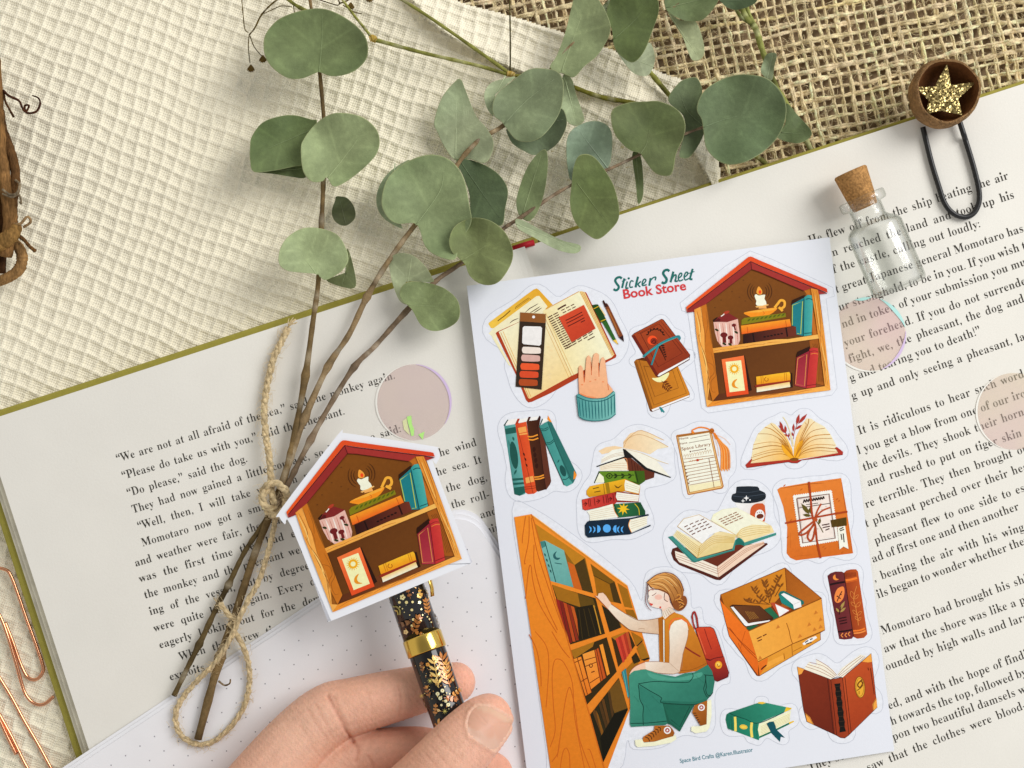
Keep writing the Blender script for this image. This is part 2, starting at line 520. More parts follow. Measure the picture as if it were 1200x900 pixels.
tag(mk('waffle_cloth', xyz[keep], np.c_[A_, D_, C_, B_][ok], m_waffle),
    'cream waffle-weave cotton cloth under the eucalyptus, folded along its right edge', 'cloth')

# ------------------------------------------------------------------ the open book
BOOK = thing('open_book', 'open hardback book with cream text pages and an olive green cover', 'book')
m_cover = M('olive_book_cloth', srgb('A29946'), rough=0.7, spec=0.2, var=(4, 0.08), bump=(60, 0.004))
m_page = M('cream_paper', srgb('ECE9E1'), rough=0.75, spec=0.15, var=((0.5, 0.025), (35, 0.025)), bump=((14, 0.003), (80, 0.0015)))
m_edge = M('page_edges', srgb('DAD5C2'), rough=0.8, spec=0.1, stretch=(1, 1, 60), var=(2.0, 0.16))
m_type = M('black_type', srgb('3E3B35'), rough=0.7, spec=0.1)
m_red = M('red_headband', srgb('B01C28'), rough=0.6)

ang = math.radians(18.0)
EX = np.array([math.cos(ang), math.sin(ang)]); EY = np.array([math.sin(ang), -math.cos(ang)])   # along the lines / down the page
gx0, gy0, _ = P(615, 288, Z_PAGE)
G0 = np.array([gx0, gy0])
def bk(a, b, z): p = G0 + EX * a + EY * b; return (p[0], p[1], z)
PAGE_W, PAGE_H = 16.55, 25.5
def page_z(a, right):
    d = abs(a)
    return Z_PAGE - (0.34 if right else 0.18) * math.exp(-(d / (1.5 if right else 0.7)) ** 2) - 0.0035 * max(0, d - 11) ** 2 * (0.25 if not right else .12)
def page_block(right, width, dtop, z0, ztop_off, name):
    """One leaf bundle: a slab whose top follows the page's curl into the gutter."""
    sgn = 1 if right else -1
    A = np.r_[np.linspace(0.0, 3.2, 22), np.linspace(3.5, width, 16)]
    mb = MB(); rows = []
    V = []; F = []
    na = len(A)
    for bb in (dtop, PAGE_H - dtop):
        for a in A: V.append(bk(sgn * a, bb, page_z(a, right) + ztop_off))
    for bb in (dtop, PAGE_H - dtop):
        for a in A: V.append(bk(sgn * a, bb, z0))
    for i in range(na - 1):
        t0, t1, b0, b1 = i, i + 1, na + i, na + i + 1
        f = (t0, b0, b1, t1) if right else (t0, t1, b1, b0)
        F.append(f)
        o = 2 * na
        F.append((t0, t1, t1 + o, t0 + o) if right else (t1, t0, t0 + o, t1 + o))
        F.append((b1, b0, b0 + o, b1 + o) if right else (b0, b1, b1 + o, b0 + o))
    F.append((na - 1, 2 * na - 1, 4 * na - 1, 3 * na - 1) if right else (2 * na - 1, na - 1, 3 * na - 1, 4 * na - 1))
    o = mk(name, V, F, m_page, BOOK, smooth=False)
    o.data.materials.append(m_edge)
    for p in o.data.polygons:
        if abs(p.normal.z) < 0.5: p.material_index = 1
    return o
# the left half steps outward in three bundles of leaves
left_page = page_block(False, PAGE_W, 0.0, -0.54, 0.0, 'page_block')
for k_, (dw, zt) in enumerate(((0.20, -0.55), (0.36, -0.69))):
    A = PAGE_W + dw
    c = [bk(-A, 0.01 * k_ + .01, 0)[:2], bk(-.05, 0.01 * k_ + .01, 0)[:2], bk(-.05, PAGE_H, 0)[:2], bk(-A, PAGE_H, 0)[:2]]
    V, F = slab(c[::-1], zt - 0.13, zt)
    mk('leaf_bundle', V, F, m_edge, BOOK, smooth=False)
right_page = page_block(True, PAGE_W + .3, 0.0, -0.825, 0.0, 'page_block')
# cover boards and spine
def board(a0, a1, name, lip=0.24):
    c = [bk(a0, -lip, 0)[:2], bk(a1, -lip, 0)[:2], bk(a1, PAGE_H + .2, 0)[:2], bk(a0, PAGE_H + .2, 0)[:2]]
    V, F = slab(c[::-1], -1.08, -0.835)
    o = mk(name, V, F, m_cover, BOOK, smooth=False)
    bv = o.modifiers.new('bevel', 'BEVEL'); bv.width = 0.06; bv.segments = 2
board(-PAGE_W - 0.66, -0.45, 'cover_board')
board(0.45, PAGE_W + 0.75, 'cover_board', 0.15)
board(-0.44, 0.44, 'spine')
hb = MB(); hb.tube([bk(-0.42, -0.04, -0.58), bk(0.0, -0.05, -0.62), bk(0.30, -0.04, -0.66)], 0.09, 8)
hb.build('headband', m_red, BOOK)

LEFT = [("“We are not at all afraid of the sea,” said the monkey again.", (137.5, 542), (463, 443.5)),
 ("“Please do take us with you,” said the pheasant.", (144, 562), (404, 485.5)),
 ("“Do please,” said the dog.", (150, 582), (290, 541)),
 ("They had now gained a little courage, so Momotaro said:", (156, 601.5), (470, 506)),
 ("“Well, then, I will take you with me, but be", (162.5, 621), (418, 544)),
 ("Momotaro now got a small ship, and put to sea, and when the wind", (167, 640.5), (559, 522)),
 ("and weather were fair, they sailed far out and were alone on the sea. It", (159, 664), (565, 542)),
 ("was the first time they had ever been on the water, and the dog,", (164, 682.5), (571, 563)),
 ("the monkey and the pheasant were frightened by the waves and the roll-", (170, 701.5), (574, 583)),
 ("ing of the vessel, but by degrees they grew used to the rocking, and", (176, 721), (583, 602)),
 ("were quite happy again. Every day they paced the deck of their ship", (181, 740.5), (587, 621)),
 ("eagerly looking out for the demons’ island, that lay over the water.", (187.5, 760), (592, 641)),
 ("When they grew tired of this, they told each other stories of all", (211, 774), (597, 661)),
 ("exploits and of all the fine things they ha", (199.5, 797.5), (450, 724))]
RIGHT = [("He flew off from the ship beating the air", (949, 286.5), (1182.5, 209.5)),
 ("n reached the land and took up his", (976, 300.5), (1189, 232)),
 ("f the castle, calling out loudly:", (977, 320.5), (1149, 266)),
 ("t great Japanese general Momotaro has", (980, 343.5), (1200, 271.5)),
 ("ur stronghold, to be in you. If you wish t", (984, 364.5), (1203, 291.5)),
 ("nd in token of your submission you mu", (987.5, 384.5), (1203, 310.5)),
 ("your forehead. If you do not surrende", (990.5, 406.5), (1203, 333)),
 ("fight, we, the pheasant, the dog and", (996, 425.5), (1201, 353.5)),
 ("g and tearing you to death!”", (997, 447.5), (1150, 391)),
 ("g up and only seeing a pheasant, la", (999, 468.5), (1202, 398)),
 ("It is ridiculous to hear such words", (1007, 509.5), (1206, 440)),
 ("l you get a blow from one of our iron", (1006, 532.5), (1210, 462)),
 ("the devils. They shook their horns", (1012.5, 552), (1206, 484.5)),
 ("and rushed to put on tiger skin", (1017.5, 570), (1198, 511)),
 ("re terrible. They then brought ou", (1015, 595.5), (1206, 528.5)),
 ("t pheasant perched over their hea", (1015, 618), (1206, 550)),
 ("pheasant flew to one side to esca", (1026, 638), (1214, 571)),
 ("ad of first one and then another", (1023, 659.5), (1195, 597)),
 (", beating the air with his wings", (1025, 682), (1206, 619.5)),
 ("ils began to wonder whether they", (1029, 701.5), (1207, 636)),
 ("Momotaro had brought his ship", (1034, 743.7), (1212, 679)),
 ("aw that the shore was like a pl", (1037, 765), (1206, 705)),
 ("ounded by high walls and larg", (1039, 786), (1206, 726)),
 ("ed, and with the hope of findin", (1042, 831.5), (1212, 767.5)),
 ("h towards the top, followed by", (1045, 850), (1204, 791)),
 ("They soon came upon two beautiful damsels w", (949, 904), (1203, 811)),
 ("saw that the clothes were blood-", (1017, 904), (1203, 830))]
def print_lines(lines, cap, name, right):
    V, F = [], []
    for s, p0, p1 in lines:
        p0, p1 = np.array(p0, float), np.array(p1, float); d = p1 - p0; ln = np.linalg.norm(d); d /= ln; up = np.array([d[1], -d[0]])
        kk = cap / CAP_S
        w1 = glyphs(s, True, -0.0015, 1.0, track=1.03)[0][:, 0].max(); w2 = glyphs(s, True, -0.0015, 2.0, track=1.03)[0][:, 0].max()
        kx = kk * 0.87
        sp = 1 + (ln / kx - w1) / max(w2 - w1, 1e-6)
        spc = min(max(sp, 0.72), 2.2)
        v, f = glyphs(s, True, -0.0015, spc, track=1.03)
        kx = ln / v[:, 0].max(); v = thin_stems(v, f, 0.015)
        xh = 0.47
        yy = np.where(v[:, 1] < 0, v[:, 1], np.where(v[:, 1] < xh, v[:, 1] * .88, xh * .88 + (v[:, 1] - xh) * (CAP_S - .88 * xh) / (CAP_S - xh)))
        if abs(kx / (kk * .87) - 1) > .02: print('FIT', round(sp, 2), round(kx / kk / .83, 2), s)
        q = p0 + np.outer(v[:, 0] * kx, d) + np.outer(yy * kk, up)
        o = len(V)
        V.extend(P(a, b_, Z_PAGE + 0.004) for a, b_ in q); F.extend([tuple(i + o for i in g) for g in f])
    return mk(name, V, F, m_type, BOOK, smooth=False)
o = print_lines(LEFT, 9.6, 'page_lettering', False); absorb(left_page, o); bpy.data.objects.remove(o)
o = print_lines(RIGHT, 10.3, 'page_lettering', True); absorb(right_page, o); bpy.data.objects.remove(o)

# ------------------------------------------------------------------ dotted notebook lying on the book
NOTE = thing('dotted_notebook', 'white dot-grid notebook page with rounded corner lying under the hand', 'notebook')
m_note = M('white_notebook_paper', srgb('F2F2F6'), rough=0.7, spec=0.2, var=((0.6, 0.03), (30, 0.015)), bump=(50, 0.0015))
m_dot = M('grey_dots', srgb('9C9CA4'), rough=0.8)
na_ = math.radians(33.6)
NX = np.array([math.cos(na_), math.sin(na_)]); NY = np.array([math.sin(na_), -math.cos(na_)])
c0x, c0y, _ = P(548.5, 584, -0.25)
NC = np.array([c0x, c0y])        # where the top and right edges would meet
def notebook_leaf(inset, z0, z1, name):
    W_, H_, r = 15.5, 21.0, 0.85
    pts = []
    for i in range(9):
        t = math.pi / 2 * i / 8
        pts.append((-inset - r + r * math.sin(t), inset + r - r * math.cos(t)))
    pts += [(-inset, H_), (-W_, H_), (-W_, inset)]
    poly = [tuple(NC + NX * a + NY * b_) for a, b_ in pts]
    V, F = slab(poly[::-1], z0, z1)
    return mk(name, V, F, m_note, NOTE, smooth=False)
notebook_leaf(0.0, -0.345, -0.285, 'back_cover')
notebook_leaf(0.09, -0.28, -0.225, 'page')
top_leaf = notebook_leaf(0.19, -0.22, -0.165, 'page')
V, F = [], []
zN = -0.165
def note_z(x, y): return zN
for i in range(1, 30):
    for j in range(1, 30):
        p = NC + NX * (-0.33 - i * .5) + NY * (0.33 + j * .5 - .12)
        if abs(p[0]) > 16 or abs(p[1]) > 13: continue
        o = len(V); r = 0.021
        V.extend((p[0] + r * math.cos(t), p[1] + r * math.sin(t), zN + 0.003) for t in np.linspace(0, 2 * math.pi, 8, endpoint=False))
        F.append(tuple(range(o, o + 8)))
o = mk('grid_dots', V, F, m_dot, NOTE, smooth=False); absorb(top_leaf, o); bpy.data.objects.remove(o)
# ------------------------------------------------------------------ the sticker sheet
SHEET_PL = Plane(600, 450, 0.02, -0.024, 0.0)
SH = SHEET_PL.at
SHEET = thing('sticker_sheet', 'white sheet of bookshop stickers lying across the open book', 'sticker sheet')
m_sheet = M('sticker_paper', srgb('E8EBF4'), rough=0.5, spec=0.35, var=((0.35, 0.015), (45, 0.01)), bump=((9, 0.0012), (60, 0.0007)))
corners = [(547, 335), (972, 278), (1048, 880), (622.6, 946)]
sub = []
for i in range(4):
    a, b_ = np.array(corners[i]), np.array(corners[(i + 1) % 4])
    for t in np.linspace(0, 1, 6, endpoint=False): sub.append(a + (b_ - a) * t)
V = [SH(u, v, 0.0) for u, v in sub] + [SH(u, v, -0.035) for u, v in sub]
n_ = len(sub)
F = [tuple(range(n_))[::-1], tuple(range(n_, 2 * n_))] + [(i, (i + 1) % n_, n_ + (i + 1) % n_, n_ + i) for i in range(n_)]
mk('backing_sheet', V, F, m_sheet, SHEET, smooth=False)
PAPER, CUT = 'EBEEF6', 'CDD1DC'

def sticker(name, label, draw, margin=6.5, cut=None, at=SH, parent=None, film=True, lift=0.0, smooth_cut=True):
    probe = Art(at); draw(probe)
    out = probe.outline(margin) if cut is None else catmull(cut, 4 if smooth_cut else 1, True)
    A = Art(at, 0.003 + lift)
    if film:
        A._fill(np.asarray(out), PAPER, False)
        A.line(CUT, 0.7, out, smooth=0, closed=True, extent=False)
    A.base = 0.0055 + lift; A.n = 0
    draw(A)
    o = A.build(name, INK, parent or SHEET)
    return tag(o, label)

# ---- little house of shelves (used on the sheet and again as the die-cut sticker)
def house(A):
    a = lambda: A.crop(800, 295, 9); b = lambda: A.crop(890, 295, 9); c = lambda: A.crop(810, 385, 9); d = lambda: A.crop(890, 385, 9)
    # everything below is written in crop-a units; helpers move the other crops into it
    B = lambda pts: [(x + 810, y) for x, y in pts]
    C = lambda pts: [(x + 90, y + 810) for x, y in pts]
    D = lambda pts: [(x + 810, y + 810) for x, y in pts]
    a()
    A.poly('9A5A1C', [(135, 600), (255, 540), (720, 120)] + B([(560, 385), (630, 420), (690, 900)]) + D([(745, 648)]) + C([(170, 822)]))
    A.grad('7A4614', '553010', [(255, 555), (725, 180), (1290, 400), (1500, 1420), (315, 1575), (330, 1080)], (500, 400), (900, 1500))
    A.grad('5A3110', '6A3C14', [(330, 1080), (1340, 930), (1490, 1410), (380, 1500)], (500, 1000), (900, 1500))
    # specks on the back wall
    for x, y in ((405, 510), (340, 590), (520, 420), (660, 520), (600, 480), (640, 300)): A.ell('5E3410', x, y, 9, 6)
    # candle glow rings
    for rr, w in ((75, 9), (100, 10), (128, 10)):
        for s in (0, 1):
            t = np.linspace(math.radians(125), math.radians(225), 9) if s == 0 else np.linspace(math.radians(-45), math.radians(45), 9)
            A.line('4A270B', w, [(812 + rr * math.cos(k), 420 + rr * math.sin(k)) for k in t], 0, taper=True)
    # floors
    A.grad('5A2C14', '7A4420', C([(225, 768), (290, 690), (620, 650), (620, 600)]) + D([(600, 585), (690, 610), (690, 625), (0, 700)]), (400, 1500), (1400, 1420))
    # inner right wall
    A.poly('B8681E', B([(470, 410), (540, 380), (560, 600), (620, 870), (560, 885), (540, 500)]))
    A.poly('9A5418', D([(525, 128), (625, 105), (690, 605), (600, 580)]))
    for k in range(4): A.line('6E3A10', 5, D([(560 + k * 15, 160), (610 + k * 14, 330), (625 + k * 14, 560)]))
    # jar
    A.poly('2C1408', [(315, 720), (360, 690), (400, 700), (330, 745)])
    A.poly('DDB0A2', [(325, 742), (450, 735), (582, 708), (600, 850), (605, 930), (585, 985), (520, 1000), (415, 1002), (365, 940), (340, 850)])
    for k, (x0, x1) in enumerate(((345, 385), (385, 410), (420, 440), (455, 470), (490, 505), (525, 545), (560, 585))):
        A.line('F3DDD4' if k % 2 else 'B8685A', 13 if k % 2 else 6, [(x0, 750), ((x0 + x1) / 2 + 3, 860), (x1, 985)], taper=True)
    A.poly('7A2422', [(330, 738), (375, 690), (445, 655), (490, 650), (585, 708), (470, 742)])
    A.poly('501414', [(330, 738), (375, 700), (400, 712), (390, 740)])
    A.ell('A83A24', 462, 640, 34, 15, -20); A.line('F4E2D8', 10, [(404, 682), (425, 668), (440, 655)])
    A.ell('6A1C1C', 435, 878, 38, 28); A.poly('6A1C1C', [(420, 890), (455, 890), (460, 960), (425, 960)])
    A.ell('6A1C1C', 505, 905, 30, 22); A.poly('6A1C1C', [(495, 910), (520, 910), (525, 970), (495, 970)])
    A.ell('6A1C1C', 540, 775, 22, 18); A.poly('6A1C1C', [(535, 780), (552, 780), (565, 830), (550, 830)])
    for x, y in ((360, 825), (565, 850), (440, 972), (500, 978)): A.ell('2A3214', x, y, 22, 11, 30)
    # candle dish and candle
    A.poly('F08C1E', [(650, 640), (860, 604), (1000, 592), (910, 668), (760, 697), (690, 675)], 3)
    A.poly('FBA63A', [(650, 640), (860, 604), (1000, 592), (960, 615), (800, 640)])
    A.line('FFA838', 26, B([(160, 590), (195, 545), (225, 512), (262, 525), (262, 575), (225, 600), (205, 585), (245, 625)]), 5)
    A.line('C8641A', 6, [(845, 625), (862, 650), (845, 662)])
    A.poly('EBA65A', [(800, 600), (805, 575), (880, 570), (885, 600)])
    A.poly('F0B468', [(765, 577), (880, 556), (905, 553), (905, 565), (780, 590)])
    A.poly('F6F0D4', [(757, 468), (775, 447), (800, 462), (840, 455), (872, 455), (862, 495), (885, 555), (790, 570), (772, 545), (778, 520)], 2)
    A.poly('FF9E3C', [(800, 366), (830, 395), (840, 425), (830, 450), (792, 448), (778, 420)], 4); A.ell('E8481E', 815, 425, 15, 20)
    # books lying under the dish
    A.poly('7D7612', [(620, 720), (650, 698), (1085, 645), (1090, 688), (620, 772)], 0)
    for k in range(9): A.leaf('4E5A10', (680 + k * 45, 735 - k * 7), (720 + k * 45, 705 - k * 7), 16)
    A.grad('F49A26', 'E0581A', [(615, 780), (1130, 710), (1145, 785), (622, 870)], (800, 740), (815, 850))
    A.line('B8480F', 6, [(680, 790), (688, 862)], 0); A.line('A84410', 5, [(1085, 725), (1095, 790)], 0)
    A.grad('2A100E', '6A2E1E', [(640, 872), (1145, 790), (1195, 785), (1205, 885), (640, 975)], (650, 930), (1200, 850))
    A.line('240C0A', 16, [(1090, 800), (1105, 895)], 0); A.line('1C0A0A', 14, [(740, 860), (755, 955)], 0)
    for k in range(6): A.ell('1E0A08', 865 + k * 36, 898 - k * 7, 14, 8)
    # teal books
    A.poly('2E1608', B([(335, 560), (345, 510), (475, 455), (490, 490), (350, 560)]))
    A.poly('1B767E', B([(343, 555), (460, 490), (478, 488), (470, 890), (390, 872), (385, 790), (340, 780)]))
    A.line('B0BE4A', 8, B([(348, 565), (455, 522), (435, 868), (398, 862)]), 0); A.line('B0BE4A', 8, B([(348, 565), (346, 775)]), 0)
    A.grad('2C8E8E', '4AA8A0', B([(472, 480), (510, 455), (548, 458), (565, 495), (550, 878), (468, 892)]), (1290, 600), (1370, 600))
    A.line('124E54', 9, B([(488, 502), (525, 495), (565, 508)])); A.line('124E54', 9, B([(472, 862), (550, 855)]), 0); A.line('0E4046', 9, B([(470, 495), (462, 890)]), 0)
    # sun-and-moon picture
    A.poly('2A1208', C([(540, 282), (565, 290), (640, 650), (600, 665)]))
    A.grad('F4733A', 'D9481E', C([(320, 325), (555, 285), (606, 690), (375, 720)]), (430, 1130), (560, 1520))
    A.poly('F5E8B0', C([(363, 352), (526, 334), (568, 652), (405, 672)]))
    for k in range(16):
        t = 2 * math.pi * k / 16
        A.line('E8A81E', 6, C([(455 + 46 * math.cos(t), 425 + 46 * math.sin(t)), (455 + 62 * math.cos(t), 425 + 62 * math.sin(t))]), 0)
    A.ell('E8A81E', 545, 1235, 45); A.ell('F6EBB4', 545, 1235, 24)
    A.poly('E08E1E', C([(487, 532), (447, 550), (428, 590), (448, 622), (502, 630), (468, 608), (460, 572)]), 3)
    # yellow and white books
    A.poly('2A1208', D([(325, 470), (345, 470), (352, 620), (322, 622)]))
    A.grad('F6B42A', 'E08A14', C([(685, 508), (900, 476)]) + D([(315, 458), (326, 480), (326, 545)]) + C([(690, 592)]), (1000, 1280), (1010, 1390))
    A.line('B86A10', 6, C([(735, 500), (742, 580)]), 0); A.line('B86A10', 5, C([(755, 498), (762, 578)]), 0)
    A.line('A85E10', 8, C([(790, 512), (772, 535), (790, 556), (812, 545), (808, 522)]), 4); A.line('B86A10', 5, D([(262, 468), (268, 552)]), 0); A.line('B86A10', 5, D([(282, 466), (288, 548)]), 0)
    A.poly('8E2C1A', C([(670, 605), (690, 592)]) + D([(326, 545), (330, 560), (325, 565)]) + C([(690, 622)]))
    A.grad('E8C06A', 'F4EED8', C([(690, 622)]) + D([(318, 563), (326, 615)]) + C([(692, 672)]), (1000, 1400), (1006, 1455))
    # crimson books
    A.poly('2A1006', D([(388, 290), (402, 245), (530, 188), (535, 232), (395, 305)]))
    A.grad('8E2030', 'A83440', D([(392, 305), (525, 235), (540, 245), (490, 628), (372, 600)]), (1200, 1100), (1300, 1400))
    A.line('D08A46', 7, D([(405, 315), (500, 272), (475, 605), (380, 585)]), 0, closed=True)
    A.grad('B42A2C', 'C83C34', D([(528, 215), (560, 200), (615, 208), (622, 262), (592, 618), (490, 632)]), (1330, 1200), (1430, 1200))
    A.line('7A1A1E', 6, D([(535, 245), (580, 235), (620, 248)])); A.line('E0843A', 6, D([(540, 270), (580, 262), (620, 270)])); A.line('74161C', 7, D([(500, 602), (595, 590)]), 0); A.line('6A1218', 7, D([(530, 235), (492, 628)]), 0)
    # shelf edge, bottom edge
    A.grad('E29A3E', 'F0B45A', C([(160, 242), (178, 222), (215, 210), (900, 113)]) + D([(300, 112), (620, 62), (628, 105), (0, 190)]) + C([(170, 268)]), (300, 1050), (1300, 900))
    for k in range(4): A.line('B86C20', 5, C([(230 + k * 170, 240 - k * 24), (330 + k * 170, 218 - k * 24), (430 + k * 170, 214 - k * 24)]), 5, taper=True)
    for k in range(3): A.line('FBD084', 6, C([(260 + k * 210, 222 - k * 28), (380 + k * 210, 210 - k * 28)]), 0, taper=True)
    A.grad('E08A2C', 'EFA64A', C([(165, 828), (225, 768), (900, 690)]) + D([(330, 665), (690, 608), (748, 650), (0, 748)]), (300, 1600), (1500, 1420))
    for k in range(6): A.line('B86420', 5, C([(230 + k * 175, 800 - k * 24), (330 + k * 175, 765 - k * 22), (400 + k * 175, 765 - k * 24)]), 5, taper=True)
    # left post: side face then front face
    A.poly('C06E1E', [(180, 560), (248, 553), (290, 900), (330, 1080), (380, 1500), (315, 1578), (250, 1300), (230, 900)])
    A.grad('E0923A', 'EDA850', [(120, 602), (180, 558), (225, 800), (235, 1050), (275, 1240), (285, 1420), (262, 1560), (315, 1578), (255, 1635), (145, 870)], (120, 900), (250, 900))
    for pts in ([(150, 620), (190, 800), (170, 900)], [(200, 600), (215, 760), (240, 880), (240, 960)], [(160, 860), (190, 980), (240, 1100), (270, 1250), (262, 1400), (255, 1560)],
                [(245, 620), (262, 760), (250, 860)], [(250, 1160), (320, 1200), (330, 1280), (290, 1330), (260, 1420)], [(300, 1060), (330, 1180), (350, 1300), (300, 1370), (310, 1470), (350, 1480)], [(205, 1050), (240, 1190), (275, 1330), (278, 1450)]):
        A.line('97551A', 6, pts, 6, taper=True)
    for pts in ([(140, 640), (175, 800), (190, 960)], [(195, 1000), (240, 1150), (255, 1300)], [(190, 580), (205, 700)], [(255, 1350), (245, 1500)]):
        A.line('F6C878', 8, pts, 6, taper=True)
    # right post front
    A.grad('D98A30', 'E59C42', B([(540, 380), (618, 398), (690, 900)]) + D([(750, 650), (690, 610), (628, 105)]) + B([(615, 870), (590, 690)]), (1350, 600), (1500, 1200))
    for pts in (B([(560, 400), (590, 560), (615, 760), (650, 900)]), B([(600, 400), (625, 560), (645, 760), (640, 900)]), D([(640, 90), (660, 260), (700, 420), (720, 600)]), D([(660, 60), (690, 250), (690, 400), (720, 520)]), D([(645, 240), (680, 400), (700, 590)])):
        A.line('A85E1C', 6, pts, 6, taper=True)
    for pts in (B([(585, 450), (610, 640), (640, 840)]), D([(650, 150), (690, 330), (720, 560)])): A.line('F6BE6A', 8, pts, 6, taper=True)
    # roof
    A.poly('8E2A28', [(45, 642), (50, 605), (718, 100), (728, 185), (250, 550), (120, 612), (125, 632)])
    A.poly('9C302C', [(718, 100)] + B([(0, 145), (620, 395), (715, 440), (625, 450), (615, 400), (540, 385), (468, 412), (0, 212)]) + [(728, 185)])
    A.line('4A1214', 7, [(50, 610), (718, 104)] + B([(0, 148), (620, 400), (712, 442)]), 0)
    A.line('4A1214', 7, [(718, 104), (728, 185)], 0); A.line('5A1A14', 6, [(728, 185), (250, 550)], 0); A.line('5A1A14', 6, [(728, 185)] + B([(0, 212), (468, 412)]), 0)
    A.grad('E0551F', 'CF3F22', [(38, 582), (690, 58), (712, 50), (735, 55)] + B([(0, 90), (690, 380), (712, 392), (718, 432), (620, 392), (0, 140)]) + [(718, 98), (50, 604), (42, 636)], (100, 500), (1500, 300))
sticker('house_shelf_sticker', 'little red-roofed house of shelves printed at the top right of the sheet', house, cut=[(879, 294), (905, 304), (976, 337), (978, 347), (968, 350), (981, 455), (975, 463), (830, 484), (822, 478), (806, 366), (799, 364), (797, 355), (850, 312)], smooth_cut=False)

# ---- planner, folder and palette
def planner(A):
    A.crop(565, 330, 9)
    F_ = lambda p: [(x + 675, y) for x, y in p]; G = lambda p: [(x + 225, y + 630) for x, y in p]
    A.grad('EFC04A', 'DDA42E', [(65, 445), (75, 430), (540, 85), (575, 72), (600, 88), (745, 245), (640, 310), (112, 492), (92, 490)], (100, 450), (600, 100))
    A.line('9A6A10', 7, [(350, 290), (355, 268), (490, 172), (515, 190)], 0); A.line('A87812', 6, [(360, 280), (495, 185)], 0)
    A.line('5A3A0A', 9, [(165, 415), (200, 388), (235, 362), (265, 335), (298, 305)])
    A.poly('F1E3BE', [(68, 548), (110, 500), (570, 155), (602, 150), (690, 262), (640, 320), (180, 520), (150, 600), (120, 590)])
    for p in ([(455, 325), (500, 285), (540, 262), (592, 232)], [(505, 330), (560, 296), (612, 262)], [(545, 330), (585, 305), (630, 275)], [(290, 440), (330, 408), (383, 388)]):
        A.line('4A2E22', 9, p, 3, taper=True)
    A.poly('F3E2B8', [(100, 580), (150, 600), (310, 900), (280, 880)])
    A.poly('A93C1C', [(142, 545), (160, 528)] + F_([(410, 108), (425, 118), (742, 780), (735, 800), (625, 858)]) + G([(500, 545), (300, 638), (262, 645), (238, 620), (130, 350)]))
    A.grad('F2E6C4', 'EBCF92', [(175, 530), (640, 308)] + G([(715, 365), (280, 605), (262, 598)]), (300, 500), (700, 900))
    A.line('C88E3E', 6, [(195, 535)] + G([(130, 260), (270, 595)]), 0); A.line('DDA858', 6, [(220, 525)] + G([(150, 250), (290, 585)]), 0)
    A.grad('EED9A0', 'F0E8C8', [(640, 308)] + F_([(345, 105), (372, 100), (708, 780), (690, 800)]) + G([(715, 365)]), (740, 600), (1000, 500))
    A.poly('E9C886', F_([(348, 106), (375, 100), (408, 112), (720, 770), (700, 785)]))
    for k in range(3): A.line('B8822E', 4, F_([(360 + 16 * k, 108 + 2 * k), (692 + 10 * k, 782 - 8 * k)]), 0)
    A.line('CF9648', 7, F_([(0, 290), (345, 105)]), 0)
    A.line('C08A44', 5, [(640, 330)] + G([(718, 365)]), 0); A.line('D9AE66', 5, [(612, 345)] + G([(690, 380)]), 0); A.line('D9AE66', 5, [(670, 330)] + G([(740, 352)]), 0)
    for k in range(10): A.ell('ECD3A0', *G([(470 + 50 * math.sin(k * 2.4), 60 + 36 * k)])[0], 16 + 6 * (k % 3), 9, 20 * k)
    A.line('4A2018', 16, F_([(122, 294), (165, 268), (210, 244)]), 3)
    for j in range(3):
        for i in range(3):
            x, y = 160 + j * 16 + i * 50, 305 + j * 26 - i * 25
            A.line('5A2A1C', 9, F_([(x, y), (x + 36, y - 18)]), 0)
    for k in range(16):
        x, y = 18 + k * 12, 380 + k * 22
        L = 105 if k < 8 else 80
        A.line('4A2018', 11, F_([(x, y), (x + L * .45, y - L * .24)]), 0); A.line('5A2A1C', 10, F_([(x + L * .55, y - L * .29), (x + L, y - L * .52)]), 0)
    for j in range(2):
        for i in range(5): A.line('4A2018', 9, F_([(215 + j * 8 + i * 58, 680 + j * 22 - i * 33), (255 + j * 8 + i * 58, 656 + j * 22 - i * 33)]), 0)
    A.line('4A2018', 9, F_([(440, 616), (512, 578)]), 0)
    A.grad('CF4A2A', 'B83A22', F_([(133, 378), (398, 245), (522, 495), (270, 640), (250, 600)]), (850, 350), (1100, 600))
    for p in ([(205, 410), (290, 370), (380, 320)], [(215, 440), (300, 398), (390, 350)], [(228, 472), (310, 432), (405, 380)], [(365, 430), (410, 408)]): A.line('5A1A12', 10, F_(p), 3)
    # pens
    A.poly('1E4418', F_([(488, 262), (500, 245), (538, 240), (558, 258), (636, 405), (628, 420), (580, 432), (570, 420)]), 2)
    A.poly('2C5E22', F_([(592, 430), (640, 415), (738, 612), (706, 622)])); A.poly('EBC04C', F_([(706, 622), (740, 610), (762, 668)])); A.poly('3A2A1A', F_([(752, 650), (758, 648), (763, 672)]))
    A.line('C8A41E', 9, F_([(500, 288), (555, 260)]), 0); A.line('C8A41E', 10, F_([(575, 420), (632, 396)]), 0); A.line('EBCB86', 10, F_([(565, 268), (625, 360)]), 0)
    A.poly('7A3E1E', F_([(608, 238), (640, 228), (655, 245), (812, 570), (768, 592)])); A.line('A4642E', 12, F_([(650, 290), (720, 440), (770, 560)]), 0)
    A.poly('3A1A14', F_([(594, 205), (608, 195), (622, 222), (645, 240), (655, 262), (618, 270)])); A.poly('2E1616', F_([(768, 590), (812, 568), (822, 636)]))
    # make-up palette
    A.poly('34261A', [(398, 400), (672, 415)] + G([(402, 510), (128, 478)]))
    A.poly('8A5426', [(402, 324), (672, 342), (670, 437), (398, 418)])
    A.ell('F4F0EC', 543, 373, 15)
